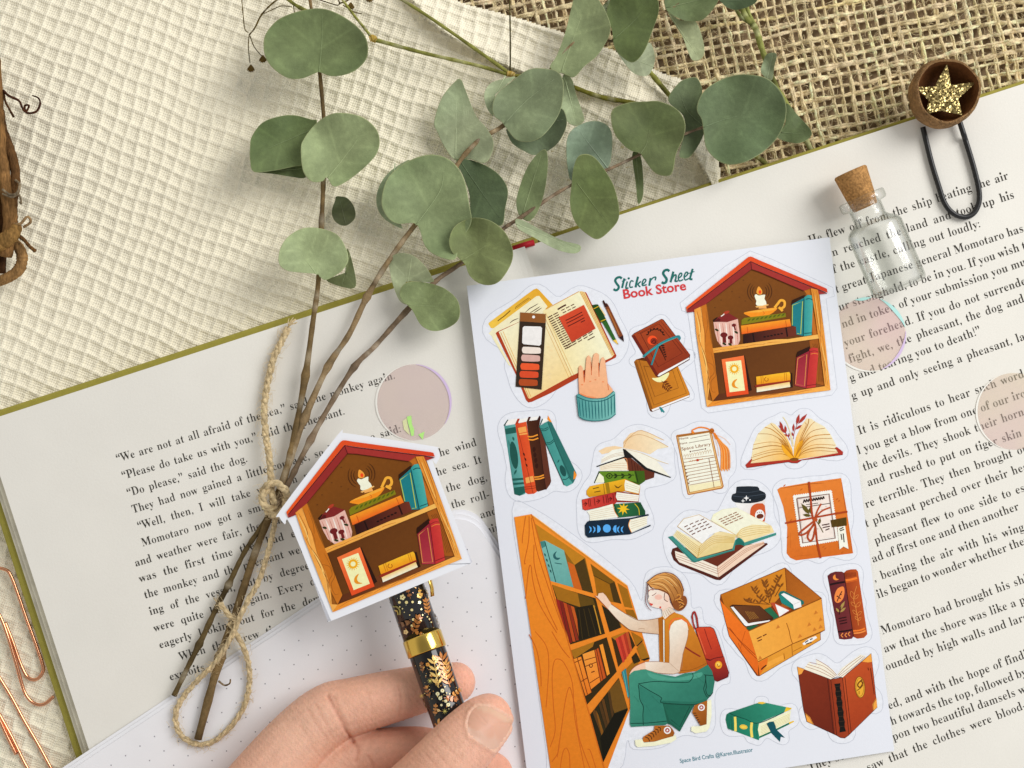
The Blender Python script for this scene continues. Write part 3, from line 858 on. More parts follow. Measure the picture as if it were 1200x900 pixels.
    A.poly('E6E3E1', [(428, 485), (445, 470), (615, 474), (632, 490), (622, 660), (605, 676), (438, 660), (422, 645)])
    A.line('F6F4F2', 6, [(432, 490), (446, 474), (614, 478), (628, 494), (618, 658)], 0)
    for (x, y), c in zip(((295, 95), (287, 178), (279, 268), (270, 350), (262, 435)), ('E7DACF', 'D0A69C', 'E2562C', 'D24A28', 'A9481F')):
        cx, cy = G([(x, y)])[0]
        A.poly(c, [(cx - 100, cy - 6), (cx - 92, cy - 30), (cx - 70, cy - 38), (cx + 72, cy - 30), (cx + 96, cy - 18), (cx + 98, cy + 12), (cx + 80, cy + 34), (cx - 72, cy + 32), (cx - 94, cy + 18)], 3)
sticker('planner_sticker', 'open planner with a folder and a make-up palette printed on the sheet', planner)

def knit_hand(A):
    A.crop(660, 405, 9)
    pts = [(172, 530), (162, 350), (165, 230), (187, 208), (206, 235), (222, 385), (232, 300), (246, 130), (270, 103), (294, 130), (298, 310), (312, 130), (325, 92), (350, 78), (377, 98), (378, 325), (388, 190), (402, 135), (422, 122), (442, 160), (470, 400), (515, 455), (525, 490), (510, 545), (350, 575), (190, 545)]
    A.poly('D06A36', [(x + (x - 340) * .012, y + (y - 340) * .006) for x, y in pts]); A.grad('F0A87A', 'F2B48C', pts, (250, 540), (350, 100))
    for p in ([(222, 385), (232, 300)], [(298, 312), (292, 170)], [(378, 328), (372, 180)], [(470, 400), (478, 470)], [(212, 270), (222, 388)]): A.line('D0602C', 7, p, 0)
    for x, y in ((285, 378), (340, 360), (420, 382), (200, 412)): A.ell('E48A5C', x, y, 11, 7)
    A.poly('E88A58', [(180, 500), (250, 530), (350, 545), (300, 560), (190, 545)])
    A.grad('4C9492', '6FB0AA', [(138, 522), (160, 508), (250, 548), (350, 560), (450, 545), (532, 480), (548, 492), (555, 720), (485, 775), (345, 797), (220, 782), (165, 748)], (150, 640), (400, 640))
    for k in range(12):
        t = k / 11; x0 = 165 + 375 * t; y0 = 560 + 40 * math.sin(math.pi * t) - 45 * t
        x1 = 182 + 360 * t; y1 = 745 + 48 * math.sin(math.pi * t) - 30 * t
        A.line('1F6468', 11, [(x0, y0), ((x0 + x1) / 2, (y0 + y1) / 2), (x1, y1)], taper=True)
    A.line('1F5E62', 9, [(145, 540), (240, 578), (350, 590), (450, 572), (545, 515)]); A.line('1F5E62', 8, [(170, 752), (225, 782), (345, 795), (480, 775), (553, 722)])
    A.line('1F5E62', 7, [(140, 522), (165, 745)], 0); A.line('2A6E70', 8, [(160, 508), (250, 548), (350, 560), (450, 545), (532, 480)])
sticker('hand_sticker', 'hand in a teal ribbed cuff printed on the sheet', knit_hand, cut=[(672, 455), (674, 428), (682, 415), (700, 409), (710, 415), (716, 440), (722, 460), (726, 480), (724, 492), (700, 500), (680, 497), (672, 485)], lift=0.03, film=False)

def journals(A):
    A.crop(735, 365, 7.2)
    A.poly('5A2C08', [(57, 425), (75, 405), (130, 388), (430, 465), (528, 690), (526, 722), (210, 848), (192, 840)])
    A.grad('A9641A', 'CB8022', [(58, 428), (75, 405), (430, 465), (526, 690), (520, 706), (208, 830), (190, 818)], (60, 600), (400, 650))
    A.poly('F6F2EC', [(205, 828), (525, 705), (525, 718), (215, 842)]); A.poly('8A5014', [(58, 428), (80, 420), (215, 822), (192, 825)])
    A.line('6E3C0A', 4, [(100, 410), (225, 790), (500, 690), (420, 480)], 0); A.line('6E3C0A', 4, [(140, 460), (232, 718), (432, 645), (385, 500)], 0, closed=True)
    A.poly('F6E8AC', [(208, 563), (260, 558), (348, 515), (345, 548), (310, 588), (255, 595)], 3)
    for k in range(4):
        A.leaf('6A300C', (300 + k * 17, 600 + k * 16), (345 + k * 13, 590 + k * 16), 16); A.leaf('6A300C', (305 + k * 15, 608 + k * 16), (300 + k * 12, 652 + k * 8), 14)
    A.line('5A280A', 4, [(290, 585), (365, 668)], 0)
    A.poly('2C8488', [(268, 806), (288, 808), (318, 848), (308, 856), (300, 846), (290, 852)])
    A.poly('4A1810', [(36, 205), (60, 182), (290, 62), (308, 70), (532, 365), (526, 408), (268, 556), (242, 548)])
    A.grad('9E401C', '8A3218', [(42, 205), (62, 186), (290, 66), (304, 74), (530, 362), (520, 384), (262, 532), (246, 536)], (200, 150), (350, 450))
    A.poly('6A2012', [(38, 208), (62, 198), (262, 534), (250, 548), (240, 542)]); A.poly('F8F4F0', [(256, 542), (270, 524), (522, 388), (525, 400), (268, 548)])
    A.line('5A1C0E', 5, [(112, 186), (270, 105), (466, 352), (262, 468)], 0, closed=True); A.line('5A1C0E', 3, [(85, 192), (285, 85), (500, 356)], 0)
    for k in range(7):
        t = math.radians(200 + k * 22); x, y = 240 + 62 * math.cos(t), 215 + 58 * math.sin(t)
        A.leaf('2A120A', (x, y), (x + 30 * math.cos(t + 1.0), y + 30 * math.sin(t + 1.0)), 11); A.leaf('2A120A', (x, y), (x + 26 * math.cos(t - .4), y + 26 * math.sin(t - .4)), 10)
    A.ell('EE5022', 212, 243, 42, 40); A.ell('8A2A16', 225, 250, 30, 28); A.line('3A120A', 6, [(205, 262), (228, 238), (240, 262), (220, 270)], 4)
    for k in range(6):
        A.leaf('2A120A', (280 + k * 8, 285 + k * 20), (318 + k * 3, 290 + k * 17), 14); A.leaf('2A120A', (280 + k * 8, 290 + k * 20), (270 + k * 9, 318 + k * 15), 13)
    A.line('2A120A', 5, [(255, 270), (290, 330), (325, 412)])
    A.line('2A8088', 20, [(135, 382), (200, 330), (300, 262), (420, 212), (442, 222), (436, 238)]); A.line('3FA0A0', 6, [(150, 372), (210, 324), (300, 268), (415, 220)])
    A.line('2A8088', 15, [(262, 292), (240, 350), (205, 452)])
sticker('journals_sticker', 'brown and ochre journals tied with teal string printed on the sheet', journals)

def upright_books(A):
    A.crop(585, 480, 8.57)
    A.poly('1C4440', [(42, 160), (85, 98), (92, 104), (60, 165)]); A.poly('EDE6E0', [(62, 152), (92, 104), (192, 88), (162, 142)])
    A.grad('3E807C', '62A6A0', [(50, 165), (164, 145), (268, 820), (260, 848), (205, 866), (152, 850)], (80, 500), (190, 480))
    A.poly('1F5850', [(55, 195), (165, 172), (173, 232), (64, 250)]); A.ell('1C5048', 148, 458, 38, 140, -8); A.poly('1F5850', [(128, 692), (242, 684), (246, 705), (132, 716)]); A.poly('1F5850', [(136, 736), (250, 728), (254, 748), (140, 758)])
    A.poly('1E5A50', [(146, 785), (255, 768), (268, 830), (205, 866), (152, 850)]); A.leaf('1F5850', (135, 270), (150, 315), 20); A.leaf('1F5850', (175, 600), (150, 655), 20); A.leaf('3A7A74', (90, 300), (110, 380), 14)
    A.poly('A8361C', [(158, 150), (185, 90), (208, 92), (196, 140)]); A.poly('F0E8E2', [(190, 132), (206, 96), (298, 80), (272, 126)])
    A.grad('C8401E', 'DA5428', [(162, 145), (272, 120), (380, 825), (350, 845), (290, 850), (262, 832)], (200, 500), (330, 480))
    for pts in ([(185, 185), (267, 168), (276, 222), (192, 240)], [(195, 246), (280, 230), (284, 248), (198, 258)], [(262, 686), (340, 664), (352, 722), (270, 742)]): A.poly('EDA050', pts)
    A.line('7A2410', 5, [(250, 780), (370, 765)], 0); A.line('7A2410', 5, [(258, 800), (374, 785)], 0); A.line('8A2C14', 5, [(182, 180), (340, 840)], 0)
    for x, y in ((248, 450), (262, 500), (275, 560)): A.poly('3A120C', [(x - 12, y - 18), (x + 6, y - 10), (x + 12, y + 14), (x - 4, y + 8)])
    A.poly('4A2014', [(275, 122), (295, 74), (318, 72), (302, 118)]); A.poly('F0E8E4', [(300, 112), (318, 78), (396, 68), (372, 110)])
    A.poly('38180F', [(372, 120), (405, 60), (418, 72), (405, 150)])
    A.grad('4E2814', '3A1A0E', [(275, 118), (398, 100), (470, 800), (392, 824), (372, 812)], (300, 500), (420, 480))
    A.poly('5E3020', [(388, 150), (410, 170), (465, 340), (522, 718), (510, 752), (470, 808), (440, 600)]); A.line('2A100A', 6, [(388, 150), (440, 600), (470, 805)], 0)
    for pts in ([(285, 270), (330, 272), (388, 252)], [(292, 300), (340, 304), (392, 286)], [(350, 678), (400, 674), (448, 656)], [(356, 700), (405, 696), (452, 680)]): A.line('EE9430', 13, pts)
    for k in range(4): A.ell('331409', 350 + k * 9, 400 + k * 55, 16, 26)
    A.poly('EFE9E4', [(418, 132), (440, 92), (478, 84), (490, 115), (430, 140)]); A.poly('1C4844', [(400, 170), (432, 90), (440, 100), (418, 150)])
    A.grad('3B8680', '4C9C94', [(402, 165), (485, 118), (560, 330), (720, 690), (742, 740), (680, 772), (650, 755), (470, 345)], (500, 400), (600, 380))
    A.poly('2A6A64', [(482, 118), (520, 115), (776, 640), (768, 690), (742, 740), (700, 690), (560, 340)]); A.line('143E3C', 8, [(402, 168), (470, 345), (652, 758)], 0); A.line('1C504C', 5, [(484, 120), (560, 330), (720, 690)], 0)
    A.poly('EF8C26', [(490, 58), (530, 128), (510, 122), (484, 100)]); A.poly('EF8C26', [(752, 612), (780, 655), (766, 692), (745, 700)])
    for pts in ([(418, 190), (450, 196), (492, 176)], [(424, 208), (460, 212), (496, 190)], [(474, 330), (510, 330), (548, 300)], [(478, 345), (515, 345), (552, 316)], [(636, 700), (670, 700), (710, 670)]): A.line('1C5450', 8, pts)
    A.ell('1B4E4A', 640, 615, 27, 60, -20); A.leaf('1C5450', (585, 535), (605, 500), 12)
sticker('upright_books_sticker', 'teal, red and brown upright books printed at the left edge of the sheet', upright_books)

def book_stack(A):
    A.crop(680, 500, 6.667)
    A.grad('E6C69A', 'F2DDBC', [(335, 168), (338, 115), (390, 52), (480, 25), (660, 108), (570, 88), (692, 160), (605, 175), (545, 216), (440, 185)], (350, 150), (650, 120), 0)
    A.line('C89A66', 4, [(340, 160), (380, 90), (470, 62), (600, 110), (688, 158)]); A.line('C89A66', 4, [(336, 130), (400, 70), (480, 30), (655, 106)], 4)
    A.poly('EACDA4', [(142, 190), (200, 160), (270, 150), (335, 162), (240, 200), (170, 216)]); A.poly('F5EDDF', [(165, 250), (250, 182), (335, 168), (348, 232), (160, 292)])
    for k in range(3): A.line('C8AE90', 3, [(165, 262 + k * 9), (260, 215 + k * 10), (345, 200 + k * 12)])
    A.poly('F1E7D8', [(338, 172), (430, 186), (590, 250), (690, 290), (600, 270), (702, 392), (520, 320), (400, 225)]); A.line('D0B894', 4, [(345, 176), (470, 205), (600, 262), (690, 292)])
    A.poly('5E2C1C', [(340, 240), (400, 246), (500, 330), (582, 352), (576, 398), (510, 420), (380, 352), (365, 290)])
    for k in range(4): A.line('401A10', 5, [(400 + k * 22, 262 + k * 20), (410 + k * 24, 345 + k * 12)], 0)
    A.poly('F3E3CC', [(152, 305), (340, 244), (368, 290), (372, 342), (155, 346)])
    for k in range(3): A.line('D0B090', 3, [(160, 318 + k * 9), (260, 290 + k * 14), (366, 285 + k * 20)])
    A.line('E0905A', 5, [(155, 302), (340, 246), (366, 285), (372, 342)])
    A.poly('1B191A', [(126, 308), (345, 232), (332, 172), (352, 178), (520, 320), (712, 395), (702, 400), (505, 335), (405, 245), (345, 244), (130, 316)])
    A.poly('3A5A12', [(142, 348), (500, 345), (508, 424), (462, 456), (350, 420), (185, 440)]); A.poly('5E8420', [(150, 352), (420, 348), (440, 430), (350, 420), (195, 440), (160, 385)])
    A.line('22340C', 6, [(195, 385), (420, 378)], 0); A.ell('22340C', 228, 385, 25, 22); A.ell('5E8420', 228, 385, 17, 15); A.ell('22340C', 228, 385, 8)
    for k in range(3): A.leaf('22340C', (262 + k * 55, 366), (292 + k * 55, 384), 14); A.leaf('22340C', (262 + k * 55, 404), (292 + k * 55, 384), 14)
    A.line('22340C', 8, [(432, 350), (452, 440)], 0); A.poly('F5EAD0', [(115, 437), (150, 362), (182, 392), (188, 436)]); A.line('223A0C', 7, [(110, 440), (148, 350)], 0)
    A.poly('C8841E', [(48, 500), (75, 465), (350, 408), (470, 462), (460, 535), (350, 505), (70, 552), (48, 530)]); A.grad('E4AC22', 'C98C14', [(50, 500), (78, 466), (352, 408), (345, 500), (70, 550), (52, 530)], (150, 460), (165, 540))
    A.poly('F4EAD6', [(352, 415), (468, 462), (456, 522), (350, 498), (345, 455)])
    for k in range(3): A.line('D0B890', 3, [(356, 440 + k * 18), (458, 475 + k * 15)], 0)
    A.line('9A7410', 28, [(208, 440), (222, 520)], 0); A.line('6A4A0C', 4, [(182, 445), (190, 525)], 0); A.line('6A4A0C', 7, [(98, 485), (145, 474)], 0); A.line('6A4A0C', 7, [(110, 512), (158, 503)], 0)
    A.poly('6A4A0C', [(265, 455), (295, 472), (330, 452), (300, 482), (280, 478)])
    A.poly('8A2418', [(12, 570), (265, 512), (290, 503), (462, 530), (455, 590), (285, 590), (270, 606), (40, 655), (18, 645)]); A.grad('CC4034', 'B02E2A', [(15, 572), (265, 516), (285, 590), (268, 604), (40, 652), (20, 642)], (40, 600), (260, 560))
    A.poly('F5EADF', [(285, 512), (460, 535), (452, 584), (290, 575), (278, 548)])
    for k in range(3): A.line('D8BCA8', 3, [(285, 528 + k * 15), (455, 548 + k * 12)], 0)
    for x in (62, 75, 108, 178, 200, 212, 255): A.line('5E1410', 5, [(x, 560 - x * .22 + 20), (x + 8, 640 - x * .22)], 0)
    for x in (35, 135, 230): A.line('5E1410', 7, [(x - 10, 605 - (x - 35) * .2), (x + 20, 598 - (x - 35) * .2)], 0); A.line('5E1410', 6, [(x, 588 - (x - 35) * .2), (x + 18, 600 - (x - 35) * .2), (x, 620 - (x - 35) * .2)], 0)
    A.poly('1A4A2C', [(255, 606), (470, 590), (508, 660), (508, 690), (295, 712), (265, 660)]); A.grad('2A6A3C', '1C5434', [(270, 606), (430, 595), (470, 690), (300, 708), (285, 640)], (300, 620), (440, 680))
    A.poly('F3EBDA', [(52, 660), (255, 603), (268, 660), (298, 705), (75, 742), (72, 690)]); A.line('E0843A', 5, [(255, 603), (268, 660), (296, 704)])
    for k in range(5): A.line('D6C2A4', 3, [(75, 668 + k * 14), (180, 645 + k * 15), (268, 628 + k * 16)])
    A.star('F5BE22', 336, 642, 50, 21, 8, .1); A.line('C8B422', 6, [(425, 602), (455, 640), (462, 690)])
    A.poly('122638', [(35, 770), (55, 742), (70, 735), (390, 714), (532, 682), (537, 694), (400, 725), (378, 770), (402, 830), (548, 766), (550, 776), (388, 842), (60, 868), (38, 845)])
    A.poly('F2E8D6', [(390, 726), (528, 697), (520, 730), (522, 768), (402, 826), (378, 772)])
    for k in range(4): A.line('CDBA9A', 3, [(395, 745 + k * 18), (520, 712 + k * 14)], 0)
    A.line('E89A50', 5, [(390, 728), (378, 772), (400, 826)])
    A.ell('55A6F0', 208, 795, 31, 32)
    for cx, s in ((147, 1), (268, -1)): A.poly('55A6F0', [(cx - 14 * s, 768), (cx + 4 * s, 776), (cx + 14 * s, 800), (cx + 4 * s, 822), (cx - 14 * s, 830)], 0)
    for cx, s in ((78, 1), (108, 1), (298, -1), (328, -1)): A.poly('55A6F0', [(cx - 10 * s, 775), (cx + 10 * s, 790), (cx + 10 * s, 815), (cx - 10 * s, 832), (cx + 1 * s, 805)], 0)
sticker('book_stack_sticker', 'leaning stack of coloured books under an open one, printed on the sheet', book_stack)

def library_card(A):
    A.crop(785, 495, 10)
    A.poly('B07030', [(72, 160), (82, 146), (470, 93), (492, 120), (632, 748), (615, 776), (222, 852), (206, 842)], 0)
    A.poly('E2B878', [(85, 165), (470, 106), (484, 130), (618, 745), (606, 762), (226, 838), (214, 830)]); A.poly('B88040', [(94, 168), (470, 112), (608, 745), (226, 828)])
    A.poly('F7EEDA', [(102, 175), (462, 120), (600, 742), (232, 818)]); A.poly('F2E2B8', [(214, 742), (585, 680), (600, 742), (232, 818)])
    A.text('Name:', '7A4020', (112, 205), (222, 187), 22, offset=.01); A.text('Name', '7A4020', (122, 262), (206, 246), 22, offset=.01)
    A.line('6A4030', 5, [(240, 187), (455, 145)], 0); A.line('6A4030', 5, [(222, 240), (472, 194)], 0)
    A.text('Space Library', '8A5028', (138, 330), (482, 268), 36, offset=.006)
    A.line('6A4030', 7, [(255, 338), (340, 324), (400, 312)], 3); A.ell('6A4030', 240, 342, 9); A.ell('6A4030', 416, 310, 9)
    for i in range(11): A.line('C09A70', 4, [(160 + i * 30, 400 - i * 6), (172 + i * 30, 378 - i * 6), (186 + i * 30, 404 - i * 6), (178 + i * 30, 416 - i * 6)], 3)
    A.line('A0622E', 5, [(160, 430), (520, 385)], 0); A.line('8A5028', 5, [(165, 470), (535, 405)], 0)
    for i in range(6): A.line('C07838', 9, [(228 + i * 28, 462 - i * 5), (246 + i * 28, 450 - i * 5)], 0)
    A.ell('B83A20', 325, 442, 18, 14); A.line('A0622E', 8, [(470, 415), (520, 406)], 0)
    for k in range(7): A.line('9A6434', 5, [(182 + k * 8, 512 + k * 37), (545 + k * 8, 446 + k * 37)], 0)
    A.line('8A5028', 5, [(458, 420), (520, 765)], 0)
    for k in range(6): A.ell('7A4420', 178 + k * 9, 512 + k * 40, 8)
    A.line('9A5A20', 4, [(100, 175), (232, 818)], 0); A.line('8A4C1C', 5, [(88, 165), (468, 108)], 0)
    A.line('E8801E', 16, [(262, 128), (262, 95), (285, 80), (350, 58), (430, 68), (480, 95)]); A.ell('E8801E', 272, 118, 16, 14)
    for k in range(11):
        t = k / 10; x1 = 600 + 100 * t; y1 = 560 + 14 * math.sin(k * 2.1) - 40 * (k == 10)
        A.line(('E8862E', 'F2A860', 'DE7420')[k % 3], 13 - 6 * t, [(515 + 12 * t, 130), (560 + 50 * t, 210 + 20 * t), (600 + 95 * t, 330), (x1 + 8 * t, y1)], 6)
    A.line('F0B080', 4, [(530, 140), (640, 190), (708, 262)], 5); A.line('F0B080', 4, [(510, 150), (560, 280), (572, 395)], 5)
    A.ell('B4641C', 492, 100, 28, 32); A.line('8A4412', 6, [(472, 92), (492, 108), (512, 96)])
    A.poly('DE7A22', [(505, 125), (530, 118), (570, 190), (540, 200)])
sticker('library_card_sticker', 'library card with an orange tassel printed on the sheet', library_card)

def fan_book(A):
    A.crop(865, 480, 9.23)
    A.grad('F3DDB2', 'F2AA28', [(130, 590), (150, 480), (165, 380), (212, 265), (290, 188), (362, 140), (400, 158), (520, 285), (585, 420), (605, 545)], (230, 300), (590, 520))
    A.grad('F2AA28', 'F3DFBA', [(598, 545), (602, 430), (625, 300), (680, 180), (742, 95), (790, 98), (830, 128), (935, 185), (1000, 270), (1062, 388), (1048, 420), (1105, 470)], (640, 500), (960, 260))
    for k, (x, y) in enumerate(((135, 560), (140, 520), (160, 495), (155, 430), (165, 378), (215, 262), (290, 192), (350, 150))):
        A.line(('C07E22', 'A86A1A')[k % 2], 8 if k % 3 == 0 else 5, [(590, 530), (480 + k * 5, 480 - k * 22), (330 + k * 8, y * .55 + 190 - k * 12), (x, y)], 6, taper=False)
    for k, (x, y) in enumerate(((1090, 462), (1060, 425), (1052, 385), (1015, 310), (995, 268), (940, 200), (830, 130), (765, 100), (720, 140))):
        A.line(('C07E22', 'A86A1A')[k % 2], 8 if k % 3 == 1 else 5, [(630, 530), (720 - k * 6, 470 - k * 20), (880 - k * 18, y * .55 + 190 - k * 12), (x, y)], 6)
    A.poly('F0A626', [(600, 545), (500, 470), (470, 380), (560, 420), (600, 500), (640, 380), (700, 330), (680, 440), (640, 530)], 3)
    for k in range(5): A.line('B8741A', 5, [(605, 520), (560 - k * 18, 430 - k * 12), (500 - k * 16, 330 - k * 6)], 5, taper=True); A.line('B8741A', 5, [(615, 520), (650 + k * 14, 420 - k * 10), (700 + k * 20, 300 - k * 4)], 5, taper=True)
    A.line('E4D4A0', 9, [(485, 80), (530, 150), (580, 300), (600, 400)]); A.line('E8D8B0', 8, [(565, 270), (590, 400)], 0)
    for a, b, w in (((632, 165), (662, 48), 34), ((650, 155), (748, 45), 34), ((596, 240), (602, 150), 26), ((622, 215), (690, 165), 26), ((485, 215), (450, 125), 28), ((518, 250), (508, 170), 26), ((490, 225), (436, 168), 18), ((522, 255), (455, 208), 22), ((545, 290), (500, 265), 18), ((548, 300), (552, 250), 16), ((596, 290), (582, 240), 18)):
        A.leaf('A5342A', a, b, w)
    A.line('A5342A', 6, [(450, 130), (500, 230), (545, 295), (560, 330)]); A.line('A5342A', 5, [(640, 160), (610, 240), (598, 320)])
    A.poly('A83022', [(78, 600), (148, 528), (152, 540), (135, 582), (560, 540), (590, 556), (640, 548), (1085, 468), (1048, 412), (1070, 405), (1136, 458), (1132, 490), (690, 548), (640, 580), (580, 578), (545, 568), (95, 632)])
    A.poly('7A4A14', [(560, 538), (600, 520), (655, 530), (640, 552), (590, 556)], 2); A.line('6A1A14', 5, [(95, 628), (545, 566), (580, 576), (640, 578), (690, 546), (1130, 488)], 0)
sticker('fanned_book_sticker', 'fanned open golden book with red leaves printed on the sheet', fan_book)

def coffee_books(A):
    A.crop(780, 565, 7.5)
    A.grad('F1ECE9', 'DCD3CF', [(608, 180), (872, 160), (870, 350), (760, 320), (640, 240)], (650, 200), (850, 300))
    A.poly('C6572A', [(742, 280), (750, 225), (780, 195), (825, 186), (872, 205), (872, 345), (800, 330), (755, 300)], 2)
    A.ell('F3EEEA', 828, 295, 42, 54); A.ell('6A2C16', 830, 300, 32, 22, -10)
    A.ell('7A3A20', 806, 270, 5); A.ell('7A3A20', 824, 264, 5); A.ell('7A3A20', 842, 264, 5)
    A.poly('1E252D', [(578, 135), (590, 105), (618, 95), (622, 48), (650, 38), (805, 38), (825, 70), (872, 92), (882, 130), (850, 165), (740, 186), (620, 180), (585, 160)], 2)
    A.line('3E4854', 5, [(590, 120), (680, 130), (800, 115), (872, 105)]); A.line('3E4854', 4, [(622, 85), (720, 92), (822, 75)]); A.line('0E1216', 5, [(585, 150), (680, 165), (800, 152), (875, 130)])
    A.star('F4F6F8', 710, 140, 26, 9, 4); A.star('F4F6F8', 680, 165, 20, 6, 4); A.ell('F4F6F8', 742, 157, 7)
    A.poly('4E1E14', [(48, 625), (60, 585), (110, 568), (330, 620), (690, 548), (892, 535), (898, 548), (480, 862), (440, 858), (120, 728), (70, 685)], 0)
    A.poly('662A1A', [(110, 580), (620, 540), (700, 560), (450, 740), (330, 690)]); A.poly('EFE0D0', [(82, 604), (335, 690), (455, 742), (462, 836), (120, 704), (90, 662)]); A.poly('E9CDB6', [(455, 742), (700, 560), (862, 520), (870, 545), (466, 836)])
    for k in range(3): A.line('A87860', 4, [(92, 628 + k * 20), (300, 705 + k * 20), (458, 765 + k * 20)]); A.line('B88468', 4, [(460, 765 + k * 20), (700, 590 + k * 14), (868, 530 + k * 5)])
    A.line('A87860', 4, [(455, 742), (463, 836)], 0)
    A.poly('3D8A80', [(20, 482), (60, 472), (275, 672), (585, 592), (600, 522), (640, 486), (672, 500), (692, 530), (972, 444), (972, 466), (692, 562), (650, 545), (612, 552), (604, 600), (260, 706), (232, 700)])
    A.poly('1E6A60', [(610, 555), (620, 505), (648, 490), (690, 532), (692, 560), (650, 548)]); A.line('225E58', 5, [(30, 490), (250, 700), (600, 600)], 0)
    A.grad('F3E9C8', 'E8D49C', [(398, 335), (420, 282), (500, 240), (622, 222), (930, 385), (955, 440), (694, 530), (672, 500), (640, 484), (615, 462)], (600, 300), (720, 520))
    A.poly('F6EFD4', [(408, 322), (500, 245), (622, 224), (905, 380), (760, 372), (660, 410), (618, 462)], 0)
    for k in range(5): A.line('CFAE62', 4, [(622, 466 + k * 6), (680, 408 + k * 18), (790, 385 + k * 18), (920, 388 + k * 12)])
    A.grad('F1E6C2', 'DEC88A', [(65, 470), (102, 420), (322, 545), (450, 432), (560, 440), (622, 468), (588, 582), (280, 668)], (200, 500), (300, 650))
    A.poly('F8F5E8', [(104, 388), (160, 320), (230, 292), (295, 284), (440, 365), (615, 462), (480, 430), (390, 462), (322, 545)], 0)
    A.line('CBA55A', 4, [(104, 388), (322, 545)], 0); A.line('CBA55A', 4, [(104, 390), (160, 322), (295, 286), (615, 462)], 0)
    for k in range(5): A.line('CDAA5E', 4, [(75 + k * 6, 462 - k * 8), (200 + k * 4, 570 - k * 14), (290, 640 - k * 18)], 4); A.line('CDAA5E', 4, [(290, 645 - k * 18), (420, 540 - k * 16), (600, 530 - k * 10)], 5)
    A.line('C09A4A', 5, [(300, 575), (282, 665)], 0)
    for j in range(4):
        for i in range(4):
            x, y = 165 + i * 48 + j * 22, 395 + j * 22 - i * 24 + (i * i) * 1.5; A.line('6A3A24', 8, [(x, y), (x + 30, y - 15)], 0)
    for j in range(4):
        for i in range(4):
            x, y = 468 + i * 42 + j * 18, 330 + j * 16 - i * 18; A.line('8A4A2A', 7, [(x, y), (x + 32, y - 13)], 0)
sticker('coffee_and_books_sticker', 'teal open book with a takeaway cup printed on the sheet', coffee_books)

def parcel(A):
    A.crop(905, 555, 8.57)
    A.grad('DE7E30', 'CC661E', [(50, 162), (80, 138), (360, 90), (692, 45), (752, 390), (812, 800), (240, 872), (180, 846), (144, 800), (150, 540), (110, 330)], (200, 200), (500, 800))
    for pts in ([(80, 150), (360, 105), (520, 95)], [(700, 90), (720, 250), (740, 380)], [(180, 590), (185, 750)], [(760, 480), (800, 780)], [(220, 830), (400, 815)], [(560, 80), (670, 62)], [(130, 420), (150, 480)]): A.line('A04A12', 6, pts, taper=True)
    for k in range(22):
        x, y = 110 + (k * 137) % 600, 130 + (k * 211) % 690
        A.leaf('BE5E1C', (x, y), (x + 26, y - 22), 12)
    teeth = []
    a_, b_, c_, d_ = (212, 222), (592, 170), (664, 668), (288, 732)
    for p, q, n_ in ((a_, b_, 17), (b_, c_, 22), (c_, d_, 17), (d_, a_, 22)):
        p, q = np.array(p, float), np.array(q, float); d = q - p; nn = np.array([d[1], -d[0]]) / np.linalg.norm(d)
        for i in range(n_):
            teeth += [tuple(p + d * (i / n_)), tuple(p + d * ((i + .5) / n_) + nn * 9)]
    A.poly('F0E9E2', teeth); A.line('8A6C64', 16, [(246, 250), (570, 205), (632, 648), (306, 696)], 0, closed=True); A.line('B49A90', 5, [(262, 262), (562, 220), (616, 636), (318, 680)], 0, closed=True)
    A.poly('EADDD4', [(262, 262), (562, 220), (616, 636), (318, 680)])
    for k in range(16): A.ell('CDBAB0', 290 + (k * 83) % 290, 300 + (k * 127) % 350, 9, 6)
    for i in range(9): A.line('2E201C', 12, [(312 + i * 24, 296 - i * 4.5), (322 + i * 24, 262 - i * 4), (330 + i * 24, 284 - i * 4)], 3)
    A.line('2E201C', 6, [(340, 312), (460, 296)], 0); A.line('4A3630', 7, [(262, 346), (580, 298)], 0)
    for j, (x0, x1) in enumerate(((500, 575), (508, 580), (535, 575))): A.line('4A2A28', 11, [(x0, 518 + j * 25), (x1, 504 + j * 24)], 0)
    for a, b, w in (((375, 410), (292, 300), 42), ((388, 405), (382, 330), 36), ((390, 425), (305, 412), 30), ((470, 510), (482, 445), 28)): A.leaf('5A4E16', a, b, w)
    A.line('5A4E16', 8, [(390, 420), (460, 500), (512, 592)])
    for pts in ([(430, 470), (340, 540), (278, 592), (285, 618), (350, 590), (430, 500)], [(428, 490), (372, 580), (355, 640), (385, 676), (412, 640), (432, 540)]): A.line('A84420', 20, pts, 6)
    A.line('B0481E', 16, [(428, 455), (450, 380), (492, 302)]); A.line('B0481E', 16, [(436, 440), (500, 375), (582, 340)])
    A.line('A43E18', 20, [(368, 82), (385, 240), (402, 420), (432, 520), (450, 680), (486, 850)]); A.line('A43E18', 18, [(130, 498), (300, 465), (430, 440), (600, 408), (756, 382)]); A.ell('B04A20', 432, 462, 24, 20)
    A.poly('5A4412', [(585, 468), (745, 438), (748, 522), (598, 540)])
    for i in range(12): A.line('3E2E0A', 5, [(596 + i * 13, 466 - i * 2.4), (604 + i * 12.5, 536 - i * 1.6)], 0)
    A.poly('F0ECDC', [(655, 538), (732, 524), (766, 758), (715, 732), (676, 762)])
    for pts in ([(672, 560), (715, 540)], [(678, 575), (722, 560)], [(690, 605), (700, 665)], [(712, 600), (722, 690)]): A.line('3A3226', 11, pts, 0)
sticker('parcel_sticker', 'orange paper parcel tied with string printed on the sheet', parcel)

